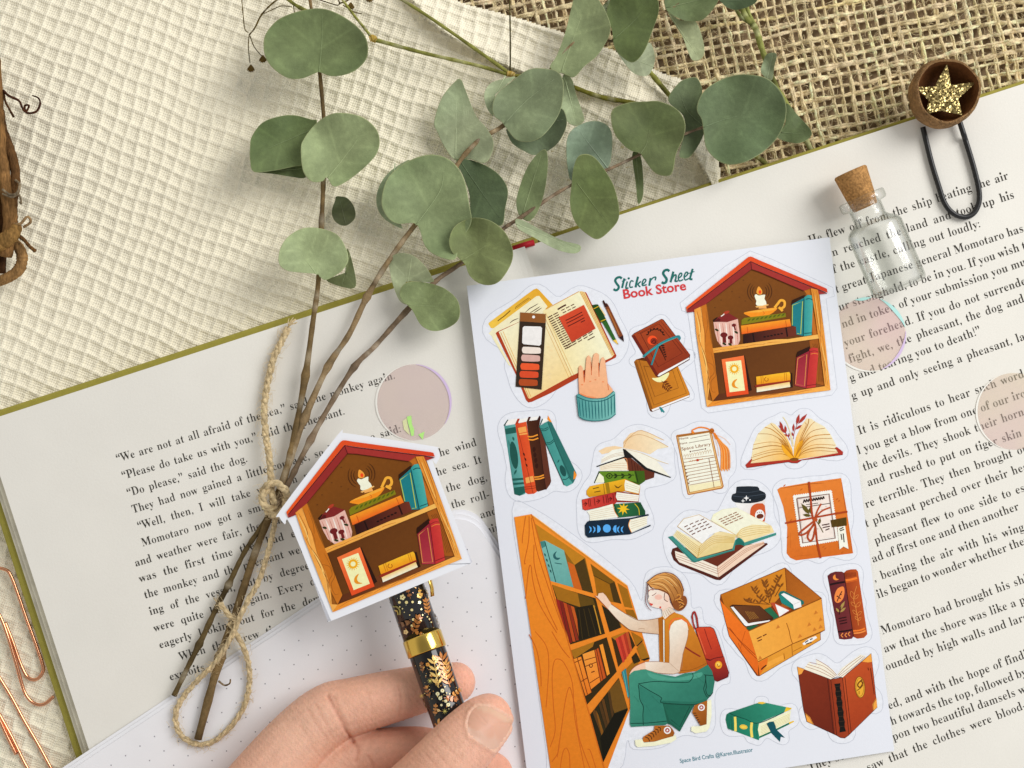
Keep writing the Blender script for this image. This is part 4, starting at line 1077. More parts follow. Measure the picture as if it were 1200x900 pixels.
def open_box(A):
    A.crop(840, 660, 6.43)
    A.poly('7A3A0C', [(22, 275), (28, 235), (515, 32), (790, 262), (816, 505), (782, 525), (784, 578), (320, 852), (300, 848), (92, 552)])
    A.grad('B86A16', 'D08424', [(32, 238), (515, 38), (527, 205), (470, 260), (240, 510), (60, 330)], (150, 300), (450, 150)); A.grad('9A5214', 'B4641C', [(515, 40), (784, 262), (640, 340), (480, 330), (527, 205)], (540, 120), (700, 280))
    A.line('7A3A0C', 5, [(515, 40), (527, 205)], 0)
    for st, lv in (([(225, 290), (270, 300), (400, 310)], 5), ([(280, 200), (330, 270), (395, 310)], 6), ([(360, 150), (385, 230), (400, 300)], 6), ([(470, 115), (430, 200), (395, 300)], 6), ([(480, 180), (440, 250)], 3)):
        p = catmull(st, 8); A.line('6A3A10', 5, st)
        for i in range(lv):
            q = p[int(i * (len(p) - 3) / lv)]; A.leaf('7A4414', q, (q[0] - 26, q[1] - 30 + 8 * (i % 2)), 13); A.leaf('7A4414', q, (q[0] + 24, q[1] - 34), 13)
    A.poly('256646', [(358, 348), (402, 330), (470, 405), (430, 430)]); A.poly('1F5A3C', [(220, 492), (245, 470), (320, 465), (250, 506)])
    A.poly('3E1E10', [(98, 325), (118, 312), (322, 320), (428, 412), (420, 428), (225, 482), (205, 470)]); A.poly('F5F1EC', [(104, 330), (125, 328), (235, 452), (405, 428), (390, 440), (222, 475), (208, 466)]); A.grad('6A3C1E', '4E2A16', [(125, 322), (320, 322), (420, 412), (240, 454)], (150, 330), (380, 430))
    for k in range(6): A.line('9A6A2E', 4, [(215 + k * 12, 362 + k), (255 + k * 12, 425 - k * 2)], 0)
    A.poly('B84A2C', [(405, 300), (430, 295), (560, 352), (470, 405)]); A.poly('F2EEEA', [(440, 308), (545, 356), (472, 402)])
    A.poly('186A64', [(465, 235), (480, 212), (505, 208), (655, 285), (658, 305), (585, 352), (488, 300)]); A.poly('1F8078', [(470, 250), (492, 240), (580, 330), (585, 352), (488, 300)]); A.poly('F6F4F0', [(484, 235), (505, 224), (632, 285), (638, 328), (582, 346), (575, 312)]); A.line('C8C4C0', 4, [(580, 310), (632, 288)], 0)
    A.grad('EA7420', 'D9641A', [(26, 278), (44, 302), (240, 512), (312, 745), (312, 848), (95, 550)], (60, 400), (300, 700)); A.line('9A3E0C', 5, [(95, 485), (200, 620), (300, 720)]); A.line('9A3E0C', 5, [(80, 480), (180, 590), (290, 690)], 0); A.line('B04C10', 4, [(215, 510), (190, 590), (180, 640)], 0); A.line('B04C10', 4, [(160, 600), (190, 670)], 0)
    A.poly('DC9430', [(310, 745), (570, 612), (778, 526), (780, 576), (322, 846)]); A.poly('EBA23E', [(385, 745), (500, 690), (505, 725), (370, 790)]); A.line('9A5410', 5, [(505, 680), (512, 725)], 0); A.line('9A5410', 5, [(565, 615), (570, 695)], 0); A.line('9A5410', 4, [(575, 665), (640, 632)], 0); A.poly('E0701E', [(312, 748), (385, 712), (380, 760), (322, 846)])
    A.grad('EBA644', 'E29636', [(240, 512), (600, 350), (788, 266), (814, 504), (572, 608), (312, 742)], (300, 500), (750, 500)); A.line('8A4A10', 6, [(240, 512), (788, 266)], 0); A.line('8A4A10', 6, [(312, 742), (572, 608), (814, 504)], 0); A.line('9A5410', 6, [(525, 450), (545, 510), (555, 560), (572, 608)], 3)
    for x, y in ((460, 480), (745, 372), (695, 462), (735, 500), (780, 480), (625, 550), (325, 715), (780, 425)): A.poly('C8782A', [(x - 14, y + 16), (x, y - 18), (x + 18, y + 4)])
    A.line('6A2E10', 8, [(302, 570), (338, 552)], 0); A.line('6A2E10', 8, [(348, 548), (375, 534)], 0); A.line('6A2E10', 8, [(308, 588), (340, 574)], 0)
    A.poly('F4F0EA', [(646, 605), (690, 570), (745, 548), (756, 562), (700, 600), (655, 618)]); A.line('2A1A14', 8, [(665, 598), (690, 582)], 0); A.line('2A1A14', 8, [(702, 576), (722, 568)], 0); A.line('2A1A14', 7, [(672, 610), (715, 594)], 0); A.line('4A1E0A', 9, [(335, 802), (350, 786), (374, 768)], 2)
sticker('box_of_books_sticker', 'cardboard box of books printed on the sheet', open_box)

def spine_pair(A):
    A.crop(955, 660, 9.47)
    A.grad('5A1E24', '6E2A2C', [(138, 140), (175, 110), (225, 93), (300, 93), (335, 115), (428, 812), (410, 838), (330, 848), (268, 840)], (150, 500), (380, 480))
    A.grad('8A3214', 'B4501E', [(322, 105), (350, 80), (400, 68), (455, 67), (478, 92), (582, 788), (545, 828), (470, 838), (428, 818)], (340, 500), (520, 470)); A.line('36100E', 8, [(322, 108), (428, 815)], 0)
    A.line('240C10', 22, [(160, 240), (240, 222), (332, 208)]); A.poly('E98C3C', [(225, 125), (202, 145), (205, 175), (235, 190), (265, 178), (240, 170), (228, 150)], 3)
    A.poly('EA8642', [(270, 270), (318, 262), (328, 330), (308, 400), (260, 440), (222, 420), (218, 360), (240, 300)], 4); A.line('3E1416', 10, [(300, 310), (268, 370), (245, 425)]); A.leaf('3E1416', (275, 340), (300, 350), 14); A.leaf('3E1416', (262, 370), (236, 365), 14); A.leaf('3E1416', (262, 380), (290, 395), 14)
    A.leaf('A88C4A', (275, 520), (332, 420), 30); A.leaf('A88C4A', (270, 545), (232, 495), 24); A.leaf('A88C4A', (280, 545), (342, 490), 26); A.line('2A0C0E', 9, [(290, 480), (275, 530), (270, 570)])
    for k in range(3): A.line('2A0C0E', 12, [(262 + k * 8, 615 + k * 30), (350 + k * 4, 598 + k * 30)], 0)
    A.line('240C10', 16, [(258, 762), (340, 752), (412, 738)])
    for x, y in ((300, 800), (342, 798), (378, 786)): A.line('EA9048', 10, [(x + 12, y - 24), (x - 10, y), (x + 12, y + 22)], 2)
    A.line('E8782A', 26, [(340, 192), (400, 182), (468, 164)]); A.line('D06020', 8, [(344, 216), (472, 188)], 0); A.line('E8782A', 18, [(424, 752), (500, 744), (556, 722)]); A.line('EA8A40', 16, [(430, 778), (505, 770), (562, 748)])
    for i in range(9): A.line('7A2A10', 4, [(335 + i * 14, 108 - i), (342 + i * 14, 160 - i * 2)], 0)
    A.line('DE863E', 7, [(462, 255), (440, 330), (430, 400), (450, 480), (468, 580), (482, 690)])
    for a, b in (((430, 400), (400, 310)), ((440, 400), (480, 350)), ((450, 480), (400, 430)), ((455, 490), (505, 430)), ((465, 570), (420, 520)), ((468, 580), (515, 535)), ((475, 630), (445, 590)), ((478, 640), (510, 600))):
        m = ((a[0] + b[0]) / 2, (a[1] + b[1]) / 2); dx, dy = b[0] - a[0], b[1] - a[1]; n_ = (-dy * .22, dx * .22); A.line('DE863E', 5, [a, (m[0] + n_[0], m[1] + n_[1]), b, (m[0] - n_[0], m[1] - n_[1]), a], 4)
sticker('two_spines_sticker', 'maroon and rust book spines printed at the right edge of the sheet', spine_pair)

def leather_book(A):
    A.crop(925, 760, 7.83)
    A.poly('3E120A', [(70, 165), (132, 185), (380, 282), (490, 262), (752, 42), (808, 540), (545, 798), (510, 824), (468, 820), (430, 798), (158, 672), (128, 560)])
    A.poly('F3E4D2', [(132, 188), (182, 122), (205, 142), (250, 150), (244, 96), (330, 150), (400, 195), (438, 246), (382, 282)]); A.poly('F3E6D6', [(436, 248), (480, 180), (652, 55), (705, 68), (490, 265)])
    for pts in ([(150, 165), (280, 210), (400, 270)], [(165, 145), (300, 190), (415, 262)], [(185, 125), (320, 165), (425, 250)], [(246, 100), (350, 160), (436, 245)], [(445, 245), (540, 150), (660, 65)], [(455, 250), (560, 165), (680, 68)], [(470, 258), (590, 170), (695, 75)]): A.line('A06A50', 4, pts)
    A.grad('7E2E18', '662212', [(76, 172), (132, 190), (360, 278), (418, 786), (222, 698), (162, 668), (132, 560)], (100, 300), (380, 600)); A.grad('8A3218', '9E3E1E', [(362, 280), (382, 286), (490, 268), (552, 786), (510, 818), (470, 816), (418, 786)], (380, 500), (520, 480)); A.grad('B84C22', '9E3A1A', [(490, 268), (750, 50), (804, 538), (552, 786)], (600, 300), (720, 650))
    for pts in ([(350, 275), (405, 780)], [(380, 284), (435, 795)], [(488, 270), (548, 790)], [(510, 262), (568, 772)], [(382, 284), (440, 262), (490, 268)]): A.line('3A100A', 5, pts, 0 if len(pts) < 3 else 4)
    z_ = []
    for i in range(11):
        t = i / 10; z_.append((412 + 48 * t + (8 if i % 2 else 0), 325 + 445 * t))
    for i in range(11):
        t = 1 - i / 10; z_.append((468 + 52 * t - (8 if i % 2 else 0), 318 + 442 * t))
    A.poly('15120F', z_)
    for k in range(9): A.line('3A2A1E', 5, [(418 + k * 5, 350 + k * 46), (475 + k * 5, 342 + k * 46)], 0)
    for pts in ([(74, 168), (136, 190), (112, 232), (84, 242)], [(146, 592), (190, 630), (224, 700), (162, 668)], [(750, 46), (760, 122), (720, 128), (668, 120)], [(800, 450), (806, 538), (768, 572), (764, 510)]): A.poly('EBA044', pts)
    A.line('8A4A12', 4, [(146, 598), (185, 635), (216, 695)]); A.line('8A4A12', 4, [(772, 570), (772, 510), (800, 460)])
    A.ell('7A4A10', 648, 355, 48, 100, -4); A.ell('E2A634', 648, 355, 42, 94, -4); A.line('8A5A14', 4, [(648 + 36 * math.cos(t), 355 + 84 * math.sin(t)) for t in np.linspace(0, 6.28, 20)], 0)
    A.line('6A3A0C', 12, [(668, 285), (632, 320), (630, 345), (652, 355), (672, 320), (660, 300)]); A.line('6A3A0C', 8, [(620, 385), (650, 365), (675, 335)]); A.line('6A3A0C', 6, [(640, 420), (640, 390)], 0)
    A.line('6A2010', 6, [(722, 175), (728, 200)], 0); A.line('5A180C', 5, [(745, 180), (780, 420)], 0)
sticker('leather_book_sticker', 'half-open reddish brown leather book printed at the bottom right of the sheet', leather_book)

def ribbon_book(A):
    A.crop(840, 810, 12)
    A.poly('F3EAC4', [(585, 465), (1045, 268), (1030, 350), (1030, 430), (600, 638), (578, 545)])
    for k in range(6): A.line('CFBE84', 5, [(620, 500 + k * 22), (830, 410 + k * 20), (1030, 318 + k * 19)])
    A.line('1F6E50', 24, [(590, 652), (830, 545), (1030, 448)], 0); A.poly('E4BA2E', [(1012, 440), (1080, 414), (1088, 430), (1022, 465)])
    A.grad('1B6E56', '22866A', [(122, 400), (135, 328), (180, 296), (240, 330), (595, 450), (578, 540), (602, 655), (590, 690), (150, 525)], (150, 450), (580, 550))
    for x in (150, 170, 195, 210, 525, 545, 560): A.line('0E4A3C', 5, [(x, 330 + (x - 150) * .28), (x + 15, 545 + (x - 150) * .32)], 0)
    A.grad('1C6A54', '2F8A70', [(182, 298), (560, 170), (690, 163), (978, 224), (952, 290), (592, 446), (400, 390), (225, 330)], (300, 300), (800, 250)); A.line('0F4A3C', 11, [(180, 305), (230, 335), (400, 392), (592, 448), (950, 292)], 4)
    A.poly('EBBE3A', [(572, 170), (590, 152), (650, 150), (692, 164), (640, 182)]); A.poly('E6C02E', [(978, 222), (1052, 236), (1050, 250), (1020, 268), (948, 298)]); A.line('B08A14', 5, [(985, 235), (1045, 245)], 0)
    A.line('EFD464', 34, [(256, 360), (262, 460), (264, 565)], 4); A.line('EFD464', 36, [(492, 440), (484, 540), (496, 652)], 4); A.ell('EBC84C', 376, 502, 56, 33, 8); A.line('B8922A', 4, [(376 + 44 * math.cos(t), 502 + 24 * math.sin(t)) for t in np.linspace(0, 6.28, 14)], 0)
    A.poly('114E58', [(698, 455), (745, 430), (800, 425), (828, 490), (835, 535), (960, 655), (900, 640), (888, 712), (770, 592), (738, 530)])
sticker('ribbon_book_sticker', 'green book with a teal ribbon printed at the foot of the sheet', ribbon_book)

def shelf_woman(A):
    A.crop(0, 0, 1)
    Q = lambda p: [(595 + x / 6, 595 + y / 6) for x, y in p]; R = lambda p: [(680 + x / 7.5, 640 + y / 7.5) for x, y in p]
    S = lambda p: [(620 + x / 5.625, 740 + y / 5.625) for x, y in p]; T = lambda p: [(690 + x / 6.92, 660 + y / 6.92) for x, y in p]
    U = lambda p: [(725 + x / 7.2, 760 + y / 7.2) for x, y in p]; V_ = lambda p: [(795 + x / 10, 710 + y / 10) for x, y in p]
    px = 1 / 7.0
    # bookcase front, then openings
    A.grad('EC8C2A', 'DE7E22', [(622.5, 602.5), R([(415, 345)])[0], S([(797, 178)])[0], S([(660, 525)])[0], (711, 904), (700, 904)], (640, 640), (740, 800))
    A.poly('8A5E16', Q([(182, 105), (545, 352), (602, 602), (300, 515)])); A.poly('B87A1C', Q([(182, 105), (545, 352), (470, 402), (395, 300), (262, 230), (225, 238)])); A.poly('4A3612', Q([(470, 402), (538, 356), (602, 602), (522, 580)]))
    A.poly('C4601C', Q([(420, 378), (468, 402), (525, 582), (458, 562)]))
    A.grad('77B4AC', '5F9E98', Q([(226, 240), (262, 230), (395, 300), (462, 560), (340, 526), (302, 515)]), Q([(300, 300)])[0], Q([(420, 540)])[0])
    A.poly('3E7E7A', Q([(226, 240), (262, 232), (270, 270), (240, 285)])); A.line('1C4A48', 1, Q([(262, 240), (338, 522)]), 0)
    for k in range(4): A.poly('1C4A48', Q([(255 + k * 13, 318 + k * 38), (266 + k * 13, 325 + k * 38), (270 + k * 13, 345 + k * 38), (258 + k * 13, 335 + k * 38)]))
    A.poly('2A5E60', Q([(345, 305), (322, 325), (322, 352), (350, 368), (370, 352), (345, 350), (335, 330)]), 3); A.line('2A5E60', 1, Q([(330, 388), (380, 396)]), 0)
    A.poly('96600F', R([(90, 155), (302, 312), (362, 505), (272, 490), (148, 440), (120, 258)])); A.poly('75500F', R([(90, 155), (302, 312), (256, 330), (116, 256)])); A.poly('46320F', R([(256, 330), (302, 314), (362, 508), (292, 488)])); A.line('4A320C', .8, R([(116, 258), (256, 330)]), 0)
    A.poly('9A6412', R([(326, 322), (414, 378), (460, 546), (388, 532)])); A.poly('925E10', R([(395, 556), (466, 560), (510, 655), (440, 700)]))
    A.poly('33270F', [Q([(312, 545)])[0], R([(135, 458)])[0], R([(218, 770)])[0], S([(272, 86)])[0]]); A.poly('9C6616', Q([(312, 540), (492, 602), (512, 700), (350, 645)])); A.poly('5E4412', Q([(492, 602), (600, 640), (620, 700), (512, 702)]))
    for k, c in enumerate(('94261C', '7A2018', 'B4481C', '862C18', 'BC561E')):
        A.poly(c, [Q([(338 + k * 26, 640 + k * 12)])[0], Q([(362 + k * 26, 650 + k * 12)])[0], S([(262 + k * 22, 82 - k * 8)])[0], S([(244 + k * 22, 84 - k * 8)])[0]])
    A.poly('221B0D', [Q([(480, 702)])[0], R([(108, 515)])[0], R([(178, 775)])[0], S([(330, 58)])[0]])
    for k in range(3): A.line('3E3012', .9, [Q([(500 + k * 34, 715 - k * 4)])[0], S([(352 + k * 45, 48 - k * 14)])[0]], 0)
    A.line('C08A2A', 1.3, R([(118, 520), (150, 640), (180, 772)]), 0)
    A.poly('2B2210', R([(188, 515), (300, 600), (352, 660), (360, 716), (258, 756)])); A.line('8A5A14', 1.2, R([(345, 660), (360, 712)]), 0)
    A.poly('34270F', S([(270, 128), (512, 38), (578, 265), (378, 488), (362, 440)])); A.poly('A06A18', S([(272, 128), (430, 68), (420, 100), (300, 180)]))
    A.grad('EE8C2C', 'DC7420', S([(295, 182), (345, 165), (412, 400), (372, 425)]), S([(300, 250)])[0], S([(410, 300)])[0]); A.grad('F2963A', 'E68228', S([(352, 150), (430, 122), (472, 330), (408, 382)]), S([(370, 200)])[0], S([(450, 300)])[0])
    A.poly('BE521C', S([(430, 125), (458, 108), (508, 302), (470, 332)])); A.poly('EE922E', S([(464, 90), (486, 82), (532, 278), (514, 292)]))
    for pts in ([(318, 175), (385, 415)], [(345, 165), (412, 400)], [(432, 124), (472, 330)], [(444, 116), (488, 318)], [(458, 108), (508, 302)], [(365, 190), (440, 168)], [(372, 230), (448, 200)], [(400, 340), (462, 300)], [(300, 205), (345, 185)], [(345, 330), (385, 305)]): A.line('6A2A0C', .9, S(pts), 0)
    A.ell('6A2A0C', *S([(408, 225)])[0], 2.2, 2.6); A.ell('F2963A', *S([(408, 225)])[0], 1.1, 1.4); A.line('6A2A0C', 1.2, S([(410, 270), (432, 262)]), 0)
    A.poly('38270F', T([(184, 602), (326, 556), (376, 668), (240, 842)])); A.poly('A86E1A', T([(184, 600), (300, 556), (280, 585), (215, 625)]))
    for k, c in enumerate(('C8402C', 'B03024', 'D04C30', 'A83420', 'B85026')): A.poly(c, T([(216 + k * 21, 612 - k * 12), (237 + k * 21, 602 - k * 12), (292 + k * 15, 795 - k * 22), (276 + k * 15, 808 - k * 22)]))
    A.poly('9C6414', T([(345, 556), (420, 600), (442, 622), (386, 672)])); A.poly('35260E', T([(388, 668), (428, 628), (442, 628), (396, 676)]))
    A.poly('24200F', S([(400, 552), (592, 305), (652, 515), (490, 862)])); A.poly('6A4A18', S([(520, 400), (592, 310), (648, 505), (562, 538)]))
    for k in range(6): A.poly(('5A3A18', '2E2612', '4A3216')[k % 3], S([(418 + k * 20, 530 - k * 24), (434 + k * 20, 512 - k * 24), (490 + k * 14, 668 - k * 22), (476 + k * 14, 682 - k * 22)]))
    A.poly('7E5016', S([(440, 520), (456, 548), (490, 660), (478, 685)])); A.poly('16140A', S([(470, 700), (560, 545), (648, 512), (490, 862)]))
    A.poly('9A6414', S([(606, 285), (690, 195), (700, 140), (735, 180), (720, 210), (660, 420)])); A.poly('2E240E', S([(676, 170), (706, 138), (735, 196), (690, 215)])); A.poly('2E7C84', S([(610, 268), (638, 242), (662, 420), (655, 445)])); A.line('57A6A6', 1, S([(622, 262), (652, 430)]), 0)
    A.poly('9E6816', T([(390, 692), (436, 640), (494, 768), (430, 790)])); A.poly('241C0C', T([(424, 782), (484, 764), (496, 775), (450, 792)]))
    # side panel with grain
    A.grad('E98A28', 'D97A1E', [(602.5, 606), (622.5, 602.5), (626, 612), (650, 702), (662.7, 742), (691, 838), (709, 904), (645.5, 904)], (610, 650), (690, 880))
    for pts in (S([(40, 0), (110, 90), (130, 200), (120, 400), (112, 500)]), S([(140, 760), (172, 650), (160, 480), (152, 300), (165, 200), (195, 182), (235, 215), (285, 340), (300, 560), (345, 800), (365, 900)]),
                S([(185, 830), (212, 650), (235, 480), (258, 380), (276, 385), (305, 520), (330, 700), (400, 900)]), S([(205, 900), (222, 800), (245, 768), (265, 810), (270, 900)]), S([(385, 775), (405, 790), (440, 900)]), S([(150, 860), (190, 800), (200, 720)]),
                Q([(125, 60), (105, 200), (102, 250)]), Q([(150, 60), (148, 220), (118, 380), (128, 392)]), Q([(165, 70), (205, 300), (290, 570), (390, 850)]), Q([(125, 640), (148, 430), (165, 415), (178, 520), (225, 680), (345, 880)]), Q([(185, 260), (190, 420), (260, 660), (350, 860)]), S([(0, 20), (50, 120), (75, 260), (80, 362)]), S([(150, 0), (215, 110), (268, 175)])):
        A.line('C4601A', 1.0, pts, 6)
    A.line('C8661A', 1.2, [(622.5, 602.5), (626, 612), (650, 702), (662.7, 742), (691, 838), (709, 904)], 0); A.line('F6A84A', 1.2, [(624, 604), (735, 686.5)], 0)
    # reaching arm
    A.poly('F3C8B0', T([(48, 264), (72, 268), (80, 244), (115, 240), (140, 265), (182, 330), (158, 375), (100, 312), (78, 288)])); A.line('B0604A', .6, T([(48, 264), (78, 288), (100, 312), (156, 372)]), 3)
    A.grad('E9DAC6', 'D2B295', T([(158, 372), (178, 330), (285, 402), (398, 460), (500, 458), (575, 443), (572, 576), (440, 562), (330, 538), (240, 465)]), T([(300, 430)])[0], T([(420, 560)])[0], 0)
    A.line('8A5A40', .6, T([(178, 330), (285, 402), (398, 462), (500, 458), (575, 443)]), 4); A.line('8A5A40', .6, T([(158, 374), (240, 465), (330, 538), (440, 562), (572, 576)]), 4)
    A.line('A8805E', .5, T([(400, 535), (430, 528), (455, 535)]), 3)
    # backpack
    A.poly('6A1614', V_([(150, 130), (165, 75), (185, 58), (205, 75), (225, 130), (255, 345), (235, 345), (205, 150), (188, 85), (172, 110), (182, 200), (205, 265), (185, 270)]), 0)
    A.line('A83028', 1.3, V_([(192, 275), (166, 170), (170, 95), (186, 68), (206, 95), (228, 220), (246, 340)]))
    A.poly('5A1214', V_([(196, 260), (240, 246), (375, 243), (415, 265), (435, 305), (594, 780), (585, 835), (460, 890), (420, 872), (398, 800), (335, 680), (215, 340)]))
    A.grad('CB4526', 'A83020', V_([(206, 266), (240, 252), (372, 250), (410, 272), (428, 310), (530, 600), (400, 635), (320, 615), (225, 340)]), V_([(300, 350)])[0], V_([(450, 580)])[0])
    A.grad('A83222', '6E1A1C', V_([(316, 615), (370, 640), (420, 620), (536, 596), (588, 785), (572, 830), (455, 884), (425, 868), (400, 790), (345, 690)]), V_([(450, 640)])[0], V_([(480, 860)])[0])
    A.line('5A1214', .9, V_([(318, 620), (368, 640), (420, 615), (532, 595)])); A.line('7A1C16', .8, V_([(305, 268), (340, 380), (388, 510)])); A.line('DE6A44', .8, V_([(225, 300), (320, 570)]), 0)
    A.ell('F0A028', *V_([(470, 692)])[0], 4.2, 4.6); A.ell('F8C860', *V_([(466, 684)])[0], 2.4, 2.2); A.line('9A5210', .9, V_([(455, 680), (468, 710), (490, 700)]))
    # vest, shirt and near arm
    A.grad('CF8426', 'B26418', [(771.6, 724.3), (777, 722), (789.7, 717.5), (800, 721), (806, 726), (812, 735), (818, 748), (828, 776), (829, 780), (818, 786), (797, 789.5), (790, 788), (773, 776)], (790, 730), (815, 785))
    A.poly('A86016', T([(562, 448), (600, 438), (604, 800), (582, 785)])); A.poly('F0E6DA', T([(601, 455), (613, 462), (614, 800), (602, 800)])); A.line('6A3A10', .6, T([(600, 440), (604, 800)]), 0); A.line('6A3A10', .6, T([(616, 462), (617, 800)]), 0); A.line('8A4C12', .6, U([(520, 185), (620, 178), (740, 125)]), 4)
    A.grad('ECE0D2', 'D6C0AA', T([(592, 385), (655, 352), (700, 392), (655, 420), (618, 455), (600, 430)]), T([(600, 400)])[0], T([(680, 400)])[0])
    for k in range(4): A.line('A88868', .5, T([(600 + k * 14, 395 - k * 8), (615 + k * 18, 440 - k * 10)]), 0)
    A.line('8A2A1C', 1.7, T([(782, 682), (840, 720), (905, 758)]))
    A.line('EA6E34', 1.5, T([(652, 540), (660, 490), (690, 455), (745, 448), (800, 478), (815, 510)])); A.line('B8641A', .8, T([(620, 455), (680, 408), (702, 398)]), 3)
    A.grad('EFE4D6', 'D9C2AC', T([(652, 560), (665, 505), (695, 470), (752, 455), (795, 485), (808, 540), (800, 610), (762, 740), (735, 885), (700, 898), (560, 890), (462, 862), (456, 800), (560, 798), (652, 808), (655, 690)]), T([(660, 560)])[0], T([(790, 700)])[0])
    A.line('A07458', .6, T([(652, 560), (655, 690), (652, 808), (560, 798), (456, 800)]), 0); A.line('A07458', .6, T([(806, 540), (800, 610), (762, 740), (735, 885), (560, 890), (462, 862)]), 3); A.line('B89A80', .5, T([(655, 810), (700, 850), (735, 880)]))
    A.poly('F2C4AA', T([(328, 902), (345, 868), (385, 832), (456, 802), (462, 860), (420, 862), (375, 880), (340, 905)])); A.line('B0604A', .6, T([(328, 902), (345, 868), (385, 832), (456, 802)]), 3)
    # jeans
    A.poly('1C5846', U([(365, 455), (640, 475), (516, 702), (440, 645), (400, 630)])); A.poly('1F614E', U([(380, 470), (620, 485), (515, 680), (430, 610)])); A.line('0F3A2E', .7, U([(600, 490), (515, 660), (440, 600)]), 0)
    A.grad('3F8C76', '2C7260', U([(86, 240), (100, 210), (130, 188), (222, 175), (330, 212), (480, 238), (560, 208), (640, 200), (752, 136), (788, 190), (810, 280), (795, 375), (740, 442), (640, 472), (370, 458), (395, 560), (412, 632), (395, 645), (105, 662), (95, 640), (98, 480), (92, 380)]), U([(300, 230)])[0], U([(500, 470)])[0])
    A.poly('2F7866', U([(172, 310), (262, 362), (356, 415), (372, 480), (392, 570), (405, 625), (215, 645), (212, 490), (186, 430)])); A.poly('4C9A84', U([(240, 200), (330, 225), (470, 250), (600, 225), (700, 200), (690, 240), (560, 268), (420, 270), (290, 255)]), 3); A.poly('266A58', U([(370, 440), (500, 445), (640, 448), (740, 425), (738, 440), (640, 470), (380, 458)]), 2)
    for pts in ([(165, 298), (300, 278), (450, 285), (580, 285), (608, 268), (628, 235), (622, 205)], [(168, 298), (260, 355), (358, 412), (355, 440), (380, 460), (640, 472), (742, 440)], [(165, 305), (172, 350), (180, 430), (208, 490), (205, 560), (208, 648)], [(100, 632), (250, 628), (408, 612)], [(720, 222), (735, 230), (728, 300), (718, 345), (740, 400), (765, 408), (795, 370)], [(720, 222), (800, 230)], [(732, 232), (740, 320), (735, 350), (750, 392), (780, 396)]): A.line('123E32', .9, U(pts), 4)
    for pts in ([(130, 400), (170, 450)], [(230, 480), (270, 540)], [(650, 230), (720, 290)], [(280, 400), (350, 470)]): A.line('1E5E4C', .8, U(pts), 0, taper=True)
    # shoes
    A.poly('F2EACB', U([(138, 772), (200, 765), (212, 795), (310, 785), (480, 728), (488, 765), (440, 795), (300, 822), (160, 832), (142, 815)])); A.grad('B86A22', '96541A', U([(202, 775), (208, 745), (300, 688), (302, 652), (425, 650), (455, 680), (472, 712), (460, 740), (300, 785), (212, 790)]), U([(250, 720)])[0], U([(440, 750)])[0])
    for k in range(6): A.line('3E200C', 1, U([(222 + k * 22, 745 - k * 16), (250 + k * 20, 758 - k * 18), (262 + k * 18, 785 - k * 18)]), 3)
    A.ell('F4F0EA', *U([(411, 690)])[0], 4.2, 4.3); A.ell('A83A2A', *U([(411, 690)])[0], 2.7); A.star('F4F0EA', *U([(411, 690)])[0], 1.8, .8, 5)
    A.poly('F2EACB', U([(748, 440), (782, 432), (784, 560), (765, 670), (740, 700), (650, 715), (612, 695), (614, 658), (690, 655), (735, 640)])); A.grad('A8601E', '8A4A14', U([(620, 540), (640, 480), (748, 438), (742, 640), (690, 652)]), U([(640, 520)])[0], U([(720, 620)])[0])
    for k in range(5): A.line('3E200C', .9, U([(628 + k * 10, 545 + k * 20), (655 + k * 8, 545 + k * 18)]), 0)
    A.ell('F4F0EA', *U([(698, 497)])[0], 4.0); A.ell('A83A2A', *U([(698, 497)])[0], 2.6); A.star('F4F0EA', *U([(698, 497)])[0], 1.7, .8, 5)
    # head
    A.poly('EFC9B4', T([(585, 365), (655, 310), (690, 372), (650, 356), (600, 392)])); A.grad('F7E0D4', 'F0CDBC', T([(482, 170), (500, 195), (560, 205), (640, 235), (660, 320), (660, 350), (620, 370), (580, 368), (545, 362), (512, 352), (500, 340), (488, 322), (478, 300), (490, 268), (480, 240)]), T([(500, 250)])[0], T([(640, 330)])[0], 0)
    A.ell('F4BBAA', *T([(565, 275)])[0], 4.5, 3.2); A.line('9A3A26', .9, T([(482, 230), (500, 215), (525, 217)])); A.line('7A2E22', .7, T([(512, 262), (528, 256), (548, 240)])); A.poly('D2483C', T([(490, 318), (505, 326), (522, 330), (510, 345), (498, 340)]), 2); A.line('C88A78', .5, T([(480, 300), (490, 312), (486, 322)]))
    A.poly('F2C8B4', T([(625, 260), (650, 265), (652, 300), (632, 315), (618, 290)]), 2); A.line('5A2416', .8, T([(618, 235), (612, 290), (640, 312)]))
    A.grad('D89A52', '9A5E28', T([(470, 158), (540, 98), (620, 76), (690, 92), (745, 150), (770, 220), (765, 290), (720, 330), (680, 340), (650, 260), (620, 238), (560, 215), (500, 190), (480, 168)]), T([(560, 120)])[0], T([(720, 320)])[0])
    for pts in ([(480, 160), (560, 125), (650, 150), (720, 240), (730, 320)], [(485, 165), (570, 150), (640, 185), (690, 270), (700, 330)], [(490, 170), (560, 180), (630, 220), (670, 300)], [(560, 95), (660, 110), (740, 190), (760, 270)], [(620, 80), (710, 130), (755, 220)], [(520, 130), (620, 130), (700, 200), (740, 290)]): A.line('7E4A1E', .7, T(pts), 5, taper=True)
    for pts in ([(500, 150), (600, 125), (690, 190)], [(560, 110), (650, 120), (720, 190)], [(520, 165), (600, 175), (660, 240)]): A.line('ECBE7A', .8, T(pts), 5, taper=True)
    A.poly('8A4C22', T([(690, 300), (730, 270), (780, 265), (798, 300), (790, 345), (750, 385), (705, 380), (680, 345)]), 3)
